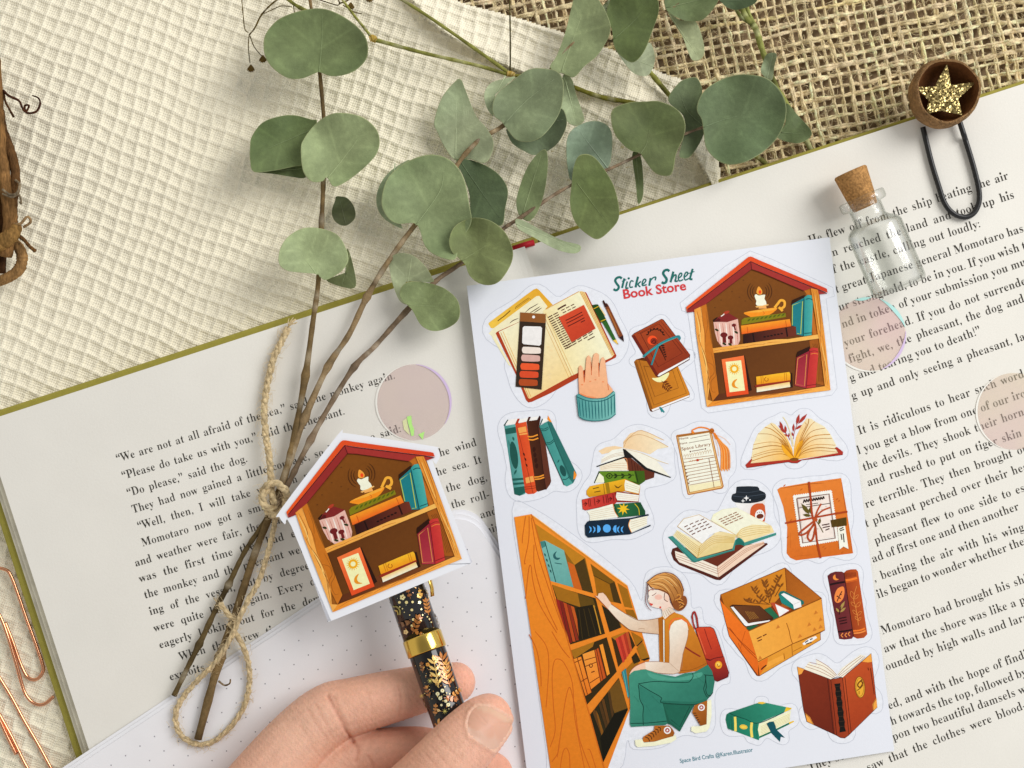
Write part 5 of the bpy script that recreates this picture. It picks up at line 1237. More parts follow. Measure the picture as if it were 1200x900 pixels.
    for k in range(5): A.line(('D09048', '5A2A10', 'B8742E')[k % 3], 1.1, T([(700 + k * 10, 300 + k * 6), (730 + k * 8, 290 + k * 12), (760 + k * 4, 310 + k * 10), (735, 350 + k * 6)]), 5)
    A.line('C88438', 1.6, T([(712, 262), (735, 255), (745, 275), (715, 300)]), 4)
    A.line('6A2E1A', .9, T([(474, 156), (466, 230), (462, 310), (478, 355), (510, 388)]), 5, taper=True); A.line('6A2E1A', .8, T([(478, 160), (482, 230), (472, 300)]), 5, taper=True); A.line('6A2E1A', 1.1, T([(480, 166), (515, 205), (580, 215), (640, 245), (665, 300), (680, 345)]), 5); A.line('6A2E1A', .8, T([(470, 156), (545, 96), (620, 75), (690, 92), (745, 150), (772, 225)]), 4)
    A.ell('D2483C', *T([(580, 358)])[0], 1.1, 1.2)
sticker('shopper_sticker', 'woman crouching at an orange bookcase printed at the left of the sheet', shelf_woman, cut=[(600, 598), (626, 596), (690, 640), (738, 680), (752, 704), (757, 672), (780, 664), (800, 672), (809, 690), (811, 712), (822, 712), (826, 730), (842, 740), (856, 795), (846, 803), (838, 815), (838, 850), (826, 864), (800, 862), (775, 876), (742, 878), (735, 868), (722, 905), (645, 910), (640, 880), (618, 720)])

# ---- the title and the maker's line, printed straight on the sheet
A = Art(SH, 0.004); A.crop(710, 305, 10)
G_ = '1E6862'
for w, pts in ((27, [(187, 215), (165, 198), (128, 208), (110, 240), (128, 275), (150, 305), (145, 335), (118, 352), (90, 338)]), (24, [(218, 212), (205, 262), (190, 325)]), (19, [(252, 248), (238, 300), (238, 330), (265, 322)]), (16, [(325, 250), (300, 240), (282, 270), (284, 315), (318, 312)]),
               (25, [(378, 192), (362, 252), (348, 318)]), (17, [(412, 248), (380, 275), (384, 295), (405, 312)]), (16, [(420, 290), (455, 262), (470, 232), (450, 222), (430, 255), (432, 295), (480, 285)]), (23, [(525, 208), (508, 298)]), (16, [(515, 250), (550, 208), (585, 198), (578, 235)]),
               (29, [(745, 128), (722, 112), (688, 122), (672, 155), (692, 190), (712, 220), (705, 255), (678, 268), (655, 255)]), (25, [(792, 132), (775, 195), (758, 258)]), (19, [(772, 220), (800, 178), (822, 175), (820, 215), (812, 245), (845, 242)]), (16, [(848, 210), (882, 188), (890, 155), (868, 155), (850, 200), (862, 242), (905, 226)]), (16, [(918, 198), (950, 176), (960, 145), (938, 143), (918, 190), (932, 230), (975, 212)]), (23, [(1018, 100), (998, 170), (988, 218), (1015, 222)])):
    A.line(G_, w, pts, 6)
A.line(G_, 10, [(188, 246), (240, 228)], 0); A.line(G_, 10, [(968, 156), (1038, 132)], 0); A.ell(G_, 268, 212, 13)
A.text('Book Store', 'CC3A3E', (203, 452), (945, 346), 105, offset=0.022)
tag(A.build('printed_title', INK, SHEET), 'teal and red sheet title')
A = Art(SH, 0.004); A.crop(790, 860, 10.9)
A.text('Space Bird Crafts @Karen.Illustrator', '3E7E8C', (75, 372), (1008, 226), 52, offset=0.008)
tag(A.build('printed_credit', INK, SHEET), 'small blue-grey line of lettering')
# ------------------------------------------------------------------ pen, die-cut sticker, hand
PA = np.array(P(475.5, 690, 1.05)); PB = np.array(P(526, 838, 1.85))
PD = (PB - PA) / np.linalg.norm(PB - PA)
PE1 = np.cross(PD, [0, 0, 1.0]); PE1 /= np.linalg.norm(PE1)      # to the pen's side
PE2 = np.cross(PE1, PD)
if PE2[2] < 0: PE2 = -PE2
PR = 0.525
def pen_pt(th, s, r=PR):
    return tuple(PA + PD * s + r * (math.cos(th) * PE2 + math.sin(th) * PE1))
def pen_hit(u, v, d=0.0):
    """Where the sight line through a photo pixel meets the barrel."""
    C = np.array([0, 0, H]); Dr = np.array([(u - 600) * S0, (450 - v) * S0, -H]); Dr /= np.linalg.norm(Dr)
    w = C - PA
    dp, wp = Dr - PD * (Dr @ PD), w - PD * (w @ PD)
    a, b_, c = dp @ dp, 2 * dp @ wp, wp @ wp - (PR + d) ** 2
    disc = max(b_ * b_ - 4 * a * c, 0)
    return tuple(C + Dr * ((-b_ - math.sqrt(disc)) / (2 * a)))
PEN = thing('fountain_pen', 'black pen with gold flower pattern and gold band held in the hand', 'pen')
m_lacq = M('black_lacquer', (0.006, 0.005, 0.006), rough=0.10, spec=0.4, coat=0.3)
m_gold = M('polished_gold', srgb('E2BE5E'), rough=0.12, metal=1.0)
m_foil = M('gold_foil_print', attr='ink', coat=1.0, rough=0.4, metal=0.35, spec=0.5, var=(30, 0.12))
def lathe(profile, n=40):
    V, F = [], []
    for s, r in profile:
        for k in range(n):
            V.append(pen_pt(2 * math.pi * k / n, s, max(r, 1e-4)))
    for i in range(len(profile) - 1):
        for k in range(n):
            F.append((i * n + k, i * n + (k + 1) % n, (i + 1) * n + (k + 1) % n, (i + 1) * n + k))
    F.append(tuple(range(n))[::-1]); F.append(tuple((len(profile) - 1) * n + k for k in range(n)))
    return V, F
sb0 = float((np.array(pen_hit(492.5, 744.5)) - PA) @ PD); sb1 = float((np.array(pen_hit(499, 764)) - PA) @ PD)
CAP_TOP = -2.9
o_cap = mk('cap', *lathe([(CAP_TOP, .30), (CAP_TOP + .08, .40), (CAP_TOP + .3, .46), (-1.5, PR), (sb0, PR)]), m_lacq, PEN)
mk('cap_band', *lathe([(sb0, PR), (sb0, PR + .022), (sb0 + .03, PR + .03), (sb1 - .03, PR + .03), (sb1, PR + .022), (sb1, PR - .02)]), m_gold, o_cap)
o_bar = mk('barrel', *lathe([(sb1 - .02, PR - .02), (sb1 + .03, PR - .012), (sb1 + 1.5, PR - .02), (sb1 + 4.5, PR - .06), (sb1 + 6.6, PR - .14), (sb1 + 6.9, .25)]), m_lacq, PEN)
# clip: a gold leaf-ended bar along the cap's right side
th = -1.5
cl = []
for s, w, lift in ((CAP_TOP + .25, .10, .03), (CAP_TOP + .9, .12, .10), (-1.0, .13, .14), (-.3, .17, .17), (.0, .20, .18), (0.25, .17, .16), (.46, .03, .10)):
    cl.append((s, w, lift))
V, F = [], []
for s, w, lift in cl:
    c0 = np.array(pen_pt(th, s, PR + lift)); rad = math.cos(th) * PE2 + math.sin(th) * PE1; tg = np.cross(PD, rad)
    for a, b_ in ((-w, 0), (-w * .5, .05), (0, .07), (w * .5, .05), (w, 0), (0, -.04)): V.append(tuple(c0 + tg * a + rad * b_))
n_ = 6
F = [(i * n_ + k, i * n_ + (k + 1) % n_, (i + 1) * n_ + (k + 1) % n_, (i + 1) * n_ + k) for i in range(len(cl) - 1) for k in range(n_)] + [tuple(range(n_))[::-1], tuple((len(cl) - 1) * n_ + k for k in range(n_))]
mk('clip', V, F, m_gold, o_cap)

# gold flowers, sprigs and stars wrapped round the barrel
A = Art(pen_hit, 0.004); A.STEP = 0.0002; A.crop(440, 670, 4.737)
GC = ('F2CF86', 'D79A45', 'FBE7B0', 'B8742A', '9A5E20')
def flower(x, y, r, c='FBE3A8'):
    for k in range(5): t = 2 * math.pi * k / 5; A.ell(c, x + r * .62 * math.cos(t), y + r * .62 * math.sin(t), r * .46, n=8)
    A.ell('B0701E', x, y, r * .28, n=6)
def sprig(x, y, ang_, L, n, c, w=9):
    dx, dy = math.cos(ang_), math.sin(ang_); A.line(c, 3, [(x, y), (x + dx * L, y + dy * L)], 0)
    for i in range(n):
        t = (i + .6) / n
        for s in (-1, 1):
            a = ang_ + s * .75; q = (x + dx * L * t, y + dy * L * t); A.leaf(c, q, (q[0] + math.cos(a) * L * .34, q[1] + math.sin(a) * L * .34), w)
    A.leaf(c, (x + dx * L, y + dy * L), (x + dx * L * 1.25, y + dy * L * 1.25), w)
flower(150, 142, 15); flower(245, 132, 15, 'F0C264'); flower(168, 335, 13, 'E8C88A'); flower(245, 170, 9)
for x, y, r in ((133, 170, 8), (172, 170, 9), (202, 212, 8), (210, 265, 8), (203, 300, 8), (252, 272, 6), (255, 208, 5), (206, 168, 7), (150, 205, 4), (135, 195, 4), (160, 225, 3), (190, 240, 4), (262, 240, 4), (300, 262, 5), (288, 250, 4), (310, 280, 4)): A.ell('F6D894', x, y, r, n=8)
A.line('8C8038', 9, [(95, 195), (118, 195), (135, 215), (135, 240)]); A.line('B8A44A', 7, [(105, 215), (120, 218), (125, 240)])
sprig(130, 300, -.35, 52, 2, '7A4A14', 22); sprig(205, 345, -1.2, 95, 4, '9A5C1A', 16); sprig(268, 348, -2.9, 40, 2, 'B06E22', 14); sprig(295, 240, -1.75, 80, 4, 'C07A2C', 11); sprig(195, 150, -1.9, 50, 2, '8A5018', 14); sprig(240, 90, 1.2, 40, 2, 'D8A040', 10)
flower(290, 515, 11, 'D89840'); flower(330, 480, 11, 'D89840'); flower(310, 575, 10, 'C08030'); flower(265, 530, 8, 'E8B860')
sprig(352, 645, -1.75, 150, 4, 'EFC470', 15); sprig(345, 640, -1.75, 40, 2, 'EFC470', 12); sprig(415, 640, -1.85, 165, 6, 'B8702A', 15); sprig(395, 600, -1.6, 90, 4, 'E0A850', 9); sprig(420, 690, -.6, 60, 3, 'C8852E', 13); sprig(380, 700, .1, 66, 3, 'A8601E', 15)
for x, y, r in ((345, 678, 11), (372, 660, 11), (360, 702, 11), (390, 718, 9), (404, 738, 11), (366, 740, 7)): A.ell('FBE6B8', x, y, r, n=10); A.ell('C8923C', x, y, r * .3, n=6)
sprig(300, 700, -1.9, 60, 3, '9A5A20', 10); sprig(262, 560, -1.7, 50, 3, '8A5018', 10); sprig(330, 800, -1.5, 55, 3, 'B87A34', 11); flower(285, 640, 8, 'D89840'); flower(430, 600, 8, 'E0B060'); flower(350, 770, 8, 'E8C88A')
for x, y in ((303, 606), (385, 775), (255, 690)): A.star('D8CC6A', x, y, 19, 4, 8)
for k in range(80):
    s = rng.uniform(500, 860); x = 205 + (s - 480) * .36 + rng.uniform(-10, 190)
    A.ell(rng.choice(GC), x, s, rng.uniform(1.5, 3.6), n=6)
for k in range(30):
    s = rng.uniform(60, 370); x = 70 + (s - 130) * .36 + rng.uniform(0, 190); A.ell(rng.choice(GC), x, s, rng.uniform(1.5, 3.5), n=6)
o = A.build('gold_pattern', m_foil, PEN); along = lambda q: float((q - PA) @ PD)
absorb(o_cap, o, lambda q: along(q) < sb0 + .02); absorb(o_bar, o, lambda q: along(q) > sb1 - .02); bpy.data.objects.remove(o)
# the same pattern continues round the back of the pen
A = Art(lambda a, s, d=0: pen_pt(a, s, PR + d - (0.02 if s > sb1 else 0)), 0.004); A.STEP = 0.0001
for k in range(110):
    s = rng.uniform(-1.4, 6.6); a = rng.uniform(1.4, 4.9) if s < 3.6 else rng.uniform(0, 6.28)
    if sb0 - .2 < s < sb1 + .2: continue
    if k % 3 == 0:
        for j in range(5): t = j * 1.2566; A.ell(rng.choice(GC[:3]), a + .1 * math.cos(t), s + .05 * math.sin(t), .07, .035, n=8)
    else:
        for j in range(4): A.leaf(rng.choice(GC), (a, s + j * .08), (a + (.22 if j % 2 else -.22), s + j * .08 - .12), .1)
o = A.build('gold_pattern', m_foil, PEN); along = lambda q: float((q - PA) @ PD)
absorb(o_cap, o, lambda q: along(q) < sb0 + .02); absorb(o_bar, o, lambda q: along(q) > sb1 - .02); bpy.data.objects.remove(o)

# ---- die-cut house sticker lying on the cap
src = np.array([(879, 301), (804, 357), (970, 341), (828.5, 477), (973, 457.5)], float)
dst = np.array([(402.2, 514.2), (333.5, 599), (509.6, 534.5), (391, 717), (540.3, 655)], float)
X_, *_ = np.linalg.lstsq(np.c_[src, np.ones(5)], dst, rcond=None)
to_die = lambda p: np.c_[p, np.ones(len(p))] @ X_
gpen = PD[2] / math.hypot(PD[0], PD[1]); gd = PD[:2] / math.hypot(PD[0], PD[1])
DIE = Plane(475.5, 690, 1.05 + PR / math.cos(math.atan(gpen)) + 0.045, gpen * gd[0], gpen * gd[1])
die = thing('die_cut_sticker', 'die-cut sticker of a red-roofed house of shelves resting on the pen', 'sticker')
out = catmull([(395, 510.5), (402, 507.8), (412, 508.5), (505, 522.5), (513, 526), (515.5, 535), (511, 544), (509, 546), (549, 652), (548, 660), (542, 664), (396, 724.5), (388, 725), (383, 719), (341, 616), (334, 614.5), (327.5, 606), (329, 597)], 4, True)
m_die = M('white_sticker_stock', srgb('EEF0F7'), rough=0.45, spec=0.4, bump=(12, 0.001))
V = [DIE.at(u, v, 0) for u, v in out] + [DIE.at(u, v, -0.03) for u, v in out]; n_ = len(out)
F = [tuple(range(n_))[::-1], tuple(range(n_, 2 * n_))] + [(i, i + n_, (i + 1) % n_ + n_, (i + 1) % n_) for i in range(n_)]
mk('sticker_card', V, F, m_die, die, smooth=False)
A = Art(DIE.at, 0.004); A.pre = to_die; house(A)
A.build('printed_house', INK, die)

# ---- the hand
HAND = thing('hand', 'bare left hand reaching in from the bottom edge to grip a patterned pen', 'hand')
bm_v, bm_f = [], []
def ball(c, r, n=10):
    o = len(bm_v)
    for i in range(1, n):
        ph = math.pi * i / n
        for k in range(2 * n):
            t = math.pi * k / n
            bm_v.append((c[0] + r * math.sin(ph) * math.cos(t), c[1] + r * math.sin(ph) * math.sin(t), c[2] + r * math.cos(ph)))
    m = 2 * n
    for i in range(n - 2):
        for k in range(m): bm_f.append((o + i * m + k, o + (i + 1) * m + k, o + (i + 1) * m + (k + 1) % m, o + i * m + (k + 1) % m))
    bm_v.append((c[0], c[1], c[2] + r)); bm_v.append((c[0], c[1], c[2] - r)); tp, bt = len(bm_v) - 2, len(bm_v) - 1
    for k in range(m):
        bm_f.append((tp, o + k, o + (k + 1) % m)); bm_f.append((bt, o + (n - 2) * m + (k + 1) % m, o + (n - 2) * m + k))
def chain(nodes, step=0.12):
    """nodes: (u, v, z, radius in photo pixels)"""
    pts = [np.array([*P(u, v, z), R_(r, z)]) for u, v, z, r in nodes]
    cv = catmull(pts, 10); last = None
    for p in cv:
        if last is None or np.linalg.norm(p[:3] - last[:3]) > step: ball(p[:3], p[3]); last = p
    ball(cv[-1][:3], cv[-1][3])
FINGERS = {
 'index': [(262, 985, 1.2, 52), (312, 915, 1.05, 44), (352, 866, .85, 39), (384, 838, .75, 36.5), (412, 828, .68, 33.5), (455, 817, .60, 31), (500, 806, .55, 27), (528, 801, .50, 24.5), (534, 799.5, .48, 23.5)],
 'middle': [(300, 1010, 1.3, 50), (365, 935, .75, 38), (405, 893, .50, 31), (450, 882, .46, 28.5), (500, 880, .44, 27), (548, 892, .44, 24), (577, 903, .42, 21.5), (580, 905, .42, 21)],
 'ring': [(340, 1040, 1.2, 46), (420, 965, .60, 32), (470, 940, .50, 28), (530, 938, .46, 25), (566, 948, .46, 21)],
 'little': [(390, 1070, 1.0, 40), (450, 1010, .55, 28), (500, 990, .45, 24), (545, 992, .42, 20)],
 'thumb': [(395, 1040, 2.3, 62), (452, 975, 2.75, 52), (496, 925, 2.95, 44), (524, 893, 2.95, 40), (546, 869, 2.85, 37.5), (562, 852, 2.68, 34), (570, 845, 2.55, 31), (572, 842, 2.5, 29)],
}
for nodes in FINGERS.values(): chain(nodes)
for nodes in ([(250, 1010, 1.4, 58), (330, 1060, 1.6, 75), (420, 1080, 1.8, 70)], [(330, 960, 1.1, 42), (400, 960, 1.5, 44), (440, 985, 2.1, 48)], [(300, 1080, 1.7, 85), (260, 1180, 1.9, 88), (225, 1300, 2.0, 92)]): chain(nodes)
me = bpy.data.meshes.new('hand_raw'); me.from_pydata(bm_v, [], bm_f); ho = bpy.data.objects.new('hand_raw', me); COL.objects.link(ho)
rm = ho.modifiers.new('r', 'REMESH'); rm.mode = 'VOXEL'; rm.voxel_size = 0.045
sm = ho.modifiers.new('s', 'SMOOTH'); sm.factor = 0.5; sm.iterations = 5
bpy.context.view_layer.update()
em = bpy.data.meshes.new_from_object(ho.evaluated_get(bpy.context.evaluated_depsgraph_get()))
bpy.data.objects.remove(ho)
nv = len(em.vertices); co = np.zeros(nv * 3); em.vertices.foreach_get('co', co); co = co.reshape(-1, 3)
no_ = np.zeros(nv * 3); em.vertices.foreach_get('normal', no_); no_ = no_.reshape(-1, 3)
faces = [tuple(p.vertices) for p in em.polygons]
pu = 600 + co[:, 0] / S0 * H / (H - co[:, 2]); pv = 450 - co[:, 1] / S0 * H / (H - co[:, 2])
puv = np.c_[pu, pv]
skin = np.tile(np.array(srgb('ECB69D')), (nv, 1))
def blend(c, w): 
    global skin
    skin = skin * (1 - w[:, None]) + np.array(srgb(c)) * w[:, None]
def soft(c, r): return np.exp(-(np.linalg.norm(puv - np.array(c), axis=1) / r) ** 2)
up_ = (no_[:, 2] > 0.1).astype(float)
blend('EAA98E', .7 * soft((535, 800), 34)); blend('E69C80', .55 * soft((590, 905), 30)); blend('E8A98F', .5 * soft((585, 850), 30)); blend('DDA07E', .35 * soft((400, 800), 30))
blend('EBC0A5', .5 * soft((360, 870), 60)); blend('D99A7E', .5 * soft((480, 880), 50)); blend('ECBDA2', .45 * soft((525, 880), 30))
disp = np.zeros(nv)
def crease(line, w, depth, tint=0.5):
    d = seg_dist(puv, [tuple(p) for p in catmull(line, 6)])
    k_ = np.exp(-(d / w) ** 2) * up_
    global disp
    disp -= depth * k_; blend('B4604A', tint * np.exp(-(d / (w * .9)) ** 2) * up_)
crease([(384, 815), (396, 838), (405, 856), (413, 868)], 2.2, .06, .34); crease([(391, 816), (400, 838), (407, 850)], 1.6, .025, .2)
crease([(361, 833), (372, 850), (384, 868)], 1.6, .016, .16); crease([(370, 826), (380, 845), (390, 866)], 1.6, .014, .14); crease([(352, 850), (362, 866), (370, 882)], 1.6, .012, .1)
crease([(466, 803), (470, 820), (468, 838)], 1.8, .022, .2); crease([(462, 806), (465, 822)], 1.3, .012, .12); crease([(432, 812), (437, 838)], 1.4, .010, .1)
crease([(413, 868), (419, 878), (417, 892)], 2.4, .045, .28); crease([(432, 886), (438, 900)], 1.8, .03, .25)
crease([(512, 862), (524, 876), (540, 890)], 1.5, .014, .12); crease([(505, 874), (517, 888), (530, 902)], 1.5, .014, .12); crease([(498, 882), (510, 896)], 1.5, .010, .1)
# fine lines across the fingers
fine = np.sin(puv[:, 0] * 1.9 + 2.2 * np.sin(puv[:, 1] / 6.0)) * .006 + np.sin(puv[:, 0] * .9 - puv[:, 1] * .8) * .005
disp += fine * up_
# bed of the thumbnail
NQ = [np.array(p, float) for p in ((551.5, 861), (579, 878), (600.5, 848), (597, 842), (574, 829), (559, 828.5), (552, 836), (548.5, 848))]
nail_c = np.array([574, 851.0])
nin = inside([tuple(p) for p in NQ], puv) & (no_[:, 2] > 0)
nd = seg_dist(puv, [tuple(p) for p in NQ + [NQ[0]]])
disp += np.where((no_[:, 2] > 0) & (co[:, 2] > 2), .035 * np.exp(-((nd - 3.0) / 2.6) ** 2) * ~nin - .02 * np.exp(-(nd / 1.1) ** 2), 0)
blend('EBC7AE', .5 * np.exp(-((nd - 1.5) / 1.6) ** 2) * (~nin) * (co[:, 2] > 2) * (no_[:, 2] > 0))
co2 = co + no_ * disp[:, None]
m_skin = M('skin', attr='ink', rough=0.48, spec=0.35, sss=0.18, sssr=(0.16, 0.06, 0.03), var=((1.6, 0.07), (7, 0.07), (30, 0.06)), bump=((22, 0.014), (70, 0.007)))
mk('hand_skin', co2, faces, m_skin, HAND, cols=skin)
# thumbnail: a curved plate set on the thumb
from mathutils.bvhtree import BVHTree
bvh = BVHTree.FromPolygons([Vector(p) for p in co2], faces)
def on_skin(u, v, lift):
    o_ = Vector((0, 0, H)); d = Vector(((u - 600) * S0, (450 - v) * S0, -H)).normalized()
    hit, nn, _, _ = bvh.ray_cast(o_, d)
    return np.array(hit - d * lift) if hit and hit.z > 1.8 else np.array(P(u, v, 2.35))
outl = catmull(NQ, 5, True)
rings = [1.0, .94, .8, .6, .4, .2]
V, cs = [], []
zc = [on_skin(*(nail_c + (p - nail_c) * r), 0) for r in (1.0,) for p in outl]
Pl = np.array([on_skin(u, v, 0) for u, v in outl]); Aa = np.c_[Pl[:, 0], Pl[:, 1], np.ones(len(Pl))]
pl, *_ = np.linalg.lstsq(Aa, Pl[:, 2], rcond=None)
ax = np.array([0.40, -0.92]); ac = np.array([.92, .40])
for r in rings:
    for p in outl:
        q = nail_c + (p - nail_c) * r
        base = on_skin(q[0], q[1], 0.006 if r > .97 else 0.020)
        V.append(tuple(base + np.array([0, 0, .02 * (1 - r * r)])))
        d_ = (q - nail_c) @ ax
        c = np.array(srgb('D6A48C'))
        if d_ > 13.5 and r > .75: c = np.array(srgb('D9B096'))
        if d_ < -10: c = np.array(srgb('D8AE98'))
        cs.append(c)
n_ = len(outl); V.append(tuple(on_skin(*nail_c, 0.06))); cs.append(np.array(srgb('D29E88')))
F = [(i * n_ + k, (i + 1) * n_ + k, (i + 1) * n_ + (k + 1) % n_, i * n_ + (k + 1) % n_) for i in range(len(rings) - 1) for k in range(n_)] + [((len(rings) - 1) * n_ + k, len(V) - 1, (len(rings) - 1) * n_ + (k + 1) % n_) for k in range(n_)]
m_nail = M('fingernail', attr='ink', rough=0.42, spec=0.4, sss=0.1, bump=((18, 0.004),), stretch=(1, .25, 1))
mk('thumbnail', V, F, m_nail, HAND, cols=cs)
# ------------------------------------------------------------------ eucalyptus
m_leaf = M('eucalyptus_leaf', attr='ink', rough=0.62, spec=0.22, var=((1.1, 0.16), (7, 0.10), (55, 0.13)), bump=((10, 0.010), (60, 0.004)), sheen=0.08)
m_stem = M('woody_stem', attr='ink', rough=0.75, spec=0.15, var=((6, 0.25), (30, 0.2)), bump=((18, 0.015), (70, 0.006)))
SAG = {}
def sag(parent, v): return -0.5 * min(max((335 - v) / 150, 0), 1) * SAG.get(parent.name, 1.0)
def leaf(parent, outline, off, k, col, z0, rib=None, tilt=(0, 0), cup=0.25, fold=0.0, name='leaf', edge=0.5, wav=0.05):
    """A leaf blade from its outline, curled and tilted in depth, with a raised midrib and real thickness."""
    o = np.asarray(outline, float) / k + np.array(off)
    c2 = catmull(o, 8, True); n_ = len(c2)
    ctr = c2.mean(0); z0 = z0 + sag(parent, ctr[1]); Rm = np.linalg.norm(c2 - ctr, axis=1).max()
    if rib is not None: rp = np.asarray(rib, float) / k + np.array(off)
    else:
        d = c2 - ctr; u_, s_, vt = np.linalg.svd(d); rp = np.array([ctr - vt[0] * Rm * .8, ctr + vt[0] * Rm * .6])
    rd = rp[-1] - rp[0]; rl = np.linalg.norm(rd); rd /= rl; rn = np.array([-rd[1], rd[0]])
    ph = rng.uniform(0, 6)
    def zz(q):
        d = (q - ctr) / Rm
        s = (q - rp[0]) @ rn / Rm; t = (q - rp[0]) @ rd / Rm
        return z0 + tilt[0] * d[0] + tilt[1] * d[1] + cup * 1.5 * (d @ d) * .5 + fold * abs(s) + wav * math.sin(5 * t + ph) * s * 3 + .03 * math.sin(q[0] * .09 + ph) * math.sin(q[1] * .08 + 2 * ph)
    base = np.array(srgb(col)) * np.array([1.01, .93, .82]) + .008; pale = np.minimum(base * 1.55 + .03, .75); rim = np.array(srgb('B9BC86'))
    R_n = [1.0, .975, .92, .82, .68, .52, .35, .18]
    V, F, Cc = [], [], []
    def shade(q, r):
        s = abs((q - rp[0]) @ rn); t = ((q - rp[0]) @ rd) / max(rl, 1)
        ang_ = s * .55 - (q - rp[0]) @ rd * .75
        v = max(0, math.cos(ang_ * 2 * math.pi / (Rm * .32))) ** 8 * .2
        side_v = base * (1 + (v + .10 * math.sin(q[0] * .11 + ph) * math.sin(q[1] * .13 + ph)))
        side_v = side_v * (1 - .10 * np.array([1, .6, 1]) * max(0, math.sin(q[0] * .031 + q[1] * .045 + ph)))
        if r > .985: return side_v * (1 - edge) + rim * edge
        return side_v
    for top in (0, 1):
        dz = 0.0 if top == 0 else -0.028
        for r in R_n:
            for p in c2:
                q = ctr + (p - ctr) * r; V.append(P(q[0], q[1], zz(q) + dz)); Cc.append(shade(q, r) if not top else pale * .8)
        V.append(P(ctr[0], ctr[1], zz(ctr) + dz)); Cc.append(base)
    m = len(R_n) * n_ + 1
    for top in (0, 1):
        o_ = top * m
        for i in range(len(R_n) - 1):
            for j in range(n_):
                f = (o_ + i * n_ + j, o_ + (i + 1) * n_ + j, o_ + (i + 1) * n_ + (j + 1) % n_, o_ + i * n_ + (j + 1) % n_)
                F.append(f if top == 0 else f[::-1])
        for j in range(n_):
            f = (o_ + (len(R_n) - 1) * n_ + j, o_ + m - 1, o_ + (len(R_n) - 1) * n_ + (j + 1) % n_); F.append(f if top == 0 else f[::-1])
    for j in range(n_): F.append((j, (j + 1) % n_, m + (j + 1) % n_, m + j))
    mb = MB(); mb.add(V, F, Cc)
    rp2 = [rp[0] + (rp[-1] - rp[0]) * t for t in np.linspace(0, 1, 8)] if len(rp) == 2 else catmull(rp, 4)
    rr = np.linspace(.017, .004, len(rp2))
    mb.tube([P(q[0], q[1], zz(q) + .004) for q in rp2], rr, 5, np.minimum(base * 1.32 + .02, .8), flat=.6)
    return mb.build(name, m_leaf, parent)
def stem(parent, pts, rad, col, z, name='stem', sides=9, nodes=()):
    p = catmull(np.asarray(pts, float), 6); n_ = len(p)
    zz = np.interp(np.linspace(0, 1, n_), np.linspace(0, 1, len(z)), z) if np.ndim(z) else np.full(n_, z)
    zz = zz + np.array([sag(parent, v_) for v_ in p[:, 1]])
    rr = np.interp(np.linspace(0, 1, n_), np.linspace(0, 1, len(rad)), rad) if np.ndim(rad) else np.full(n_, rad)
    rr = .87 * rr * (1 + .06 * np.sin(np.arange(n_) * 1.7) + .05 * nrng.normal(0, 1, n_))
    for nu, nv_ in nodes:
        i = int(np.argmin(np.linalg.norm(p - np.array([nu, nv_]), axis=1))); rr[i] *= 1.5
        if i + 1 < n_: rr[i + 1] *= 1.2
    mb = MB(); base = np.array(srgb(col))
    cs = np.array([base * (1 + .3 * nrng.normal() * .6 + .15 * math.sin(i * .5)) + (np.array([.16, .15, .12]) if nrng.random() < .16 else 0) for i in range(n_)]).clip(.01, .9)
    mb.tube([P(a, b_, c) for (a, b_), c in zip(p, zz)], [R_(r, 0) for r in rr], sides, cs)
    return mb.build(name, m_stem, parent)

GRP = 'eucalyptus sprigs tied in the bundle'
SA = thing('eucalyptus_sprig', 'straight eucalyptus sprig of widely spaced round leaves, its cut stem ending in the twine loop', 'eucalyptus sprig', GRP)
stem(SA, [(357, -40), (364, 5), (371, 50), (375, 88), (380, 150), (379, 210), (377, 258), (373, 330), (367, 375), (358, 440), (347, 500), (337, 545), (322, 590), (300, 645), (277, 715), (258, 770), (232, 866)], [2.2, 2.6, 3.0, 3.6, 4.6, 5.0, 5.4], '75603F', [.5, .35, .2, .0, 0.05, .05, -.05, .02], nodes=[(357, 440), (256, 775), (377, 258), (379, 205)])
L1 = lambda *a, **k: leaf(SA, *a, **k)
L1([(155, 205), (170, 150), (230, 88), (330, 50), (430, 40), (520, 72), (600, 130), (640, 190), (642, 265), (600, 320), (540, 350), (470, 357), (417, 338), (395, 345), (335, 368), (270, 366), (205, 325), (165, 270)], (270, 0), 4, '70835A', .55, rib=[(415, 338), (428, 200), (430, 60)], tilt=(.05, .15), cup=.3, fold=.1)
L1([(92, 690), (100, 640), (150, 575), (230, 545), (300, 540), (380, 560), (405, 575), (350, 700), (335, 770), (300, 780), (200, 800), (110, 805), (92, 750)], (270, 0), 4, '64784E', .25, rib=[(400, 600), (120, 720)], tilt=(-.15, .25), cup=.5)
L1([(110, 806), (200, 800), (300, 780), (335, 770), (352, 832), (280, 828), (200, 815)], (270, 0), 4, '5C6C46', .12, rib=[(340, 790), (130, 806)], tilt=(0, .2), cup=.1)
L1([(330, 700), (345, 650), (400, 580), (470, 535), (540, 530), (620, 550), (680, 600), (700, 660), (680, 730), (600, 810), (520, 865), (480, 872), (452, 832), (430, 850), (380, 850), (340, 800)], (270, 0), 4, '97AB82', .5, rib=[(455, 835), (540, 730), (595, 655)], tilt=(.2, -.1), cup=.35, fold=.12)
L1([(475, 90), (490, 40), (495, 22), (515, 20), (550, 30), (580, 70), (585, 120), (550, 155), (515, 155), (485, 130)], (270, 225), 4, '465032', -.2, tilt=(.1, .3), cup=.2)
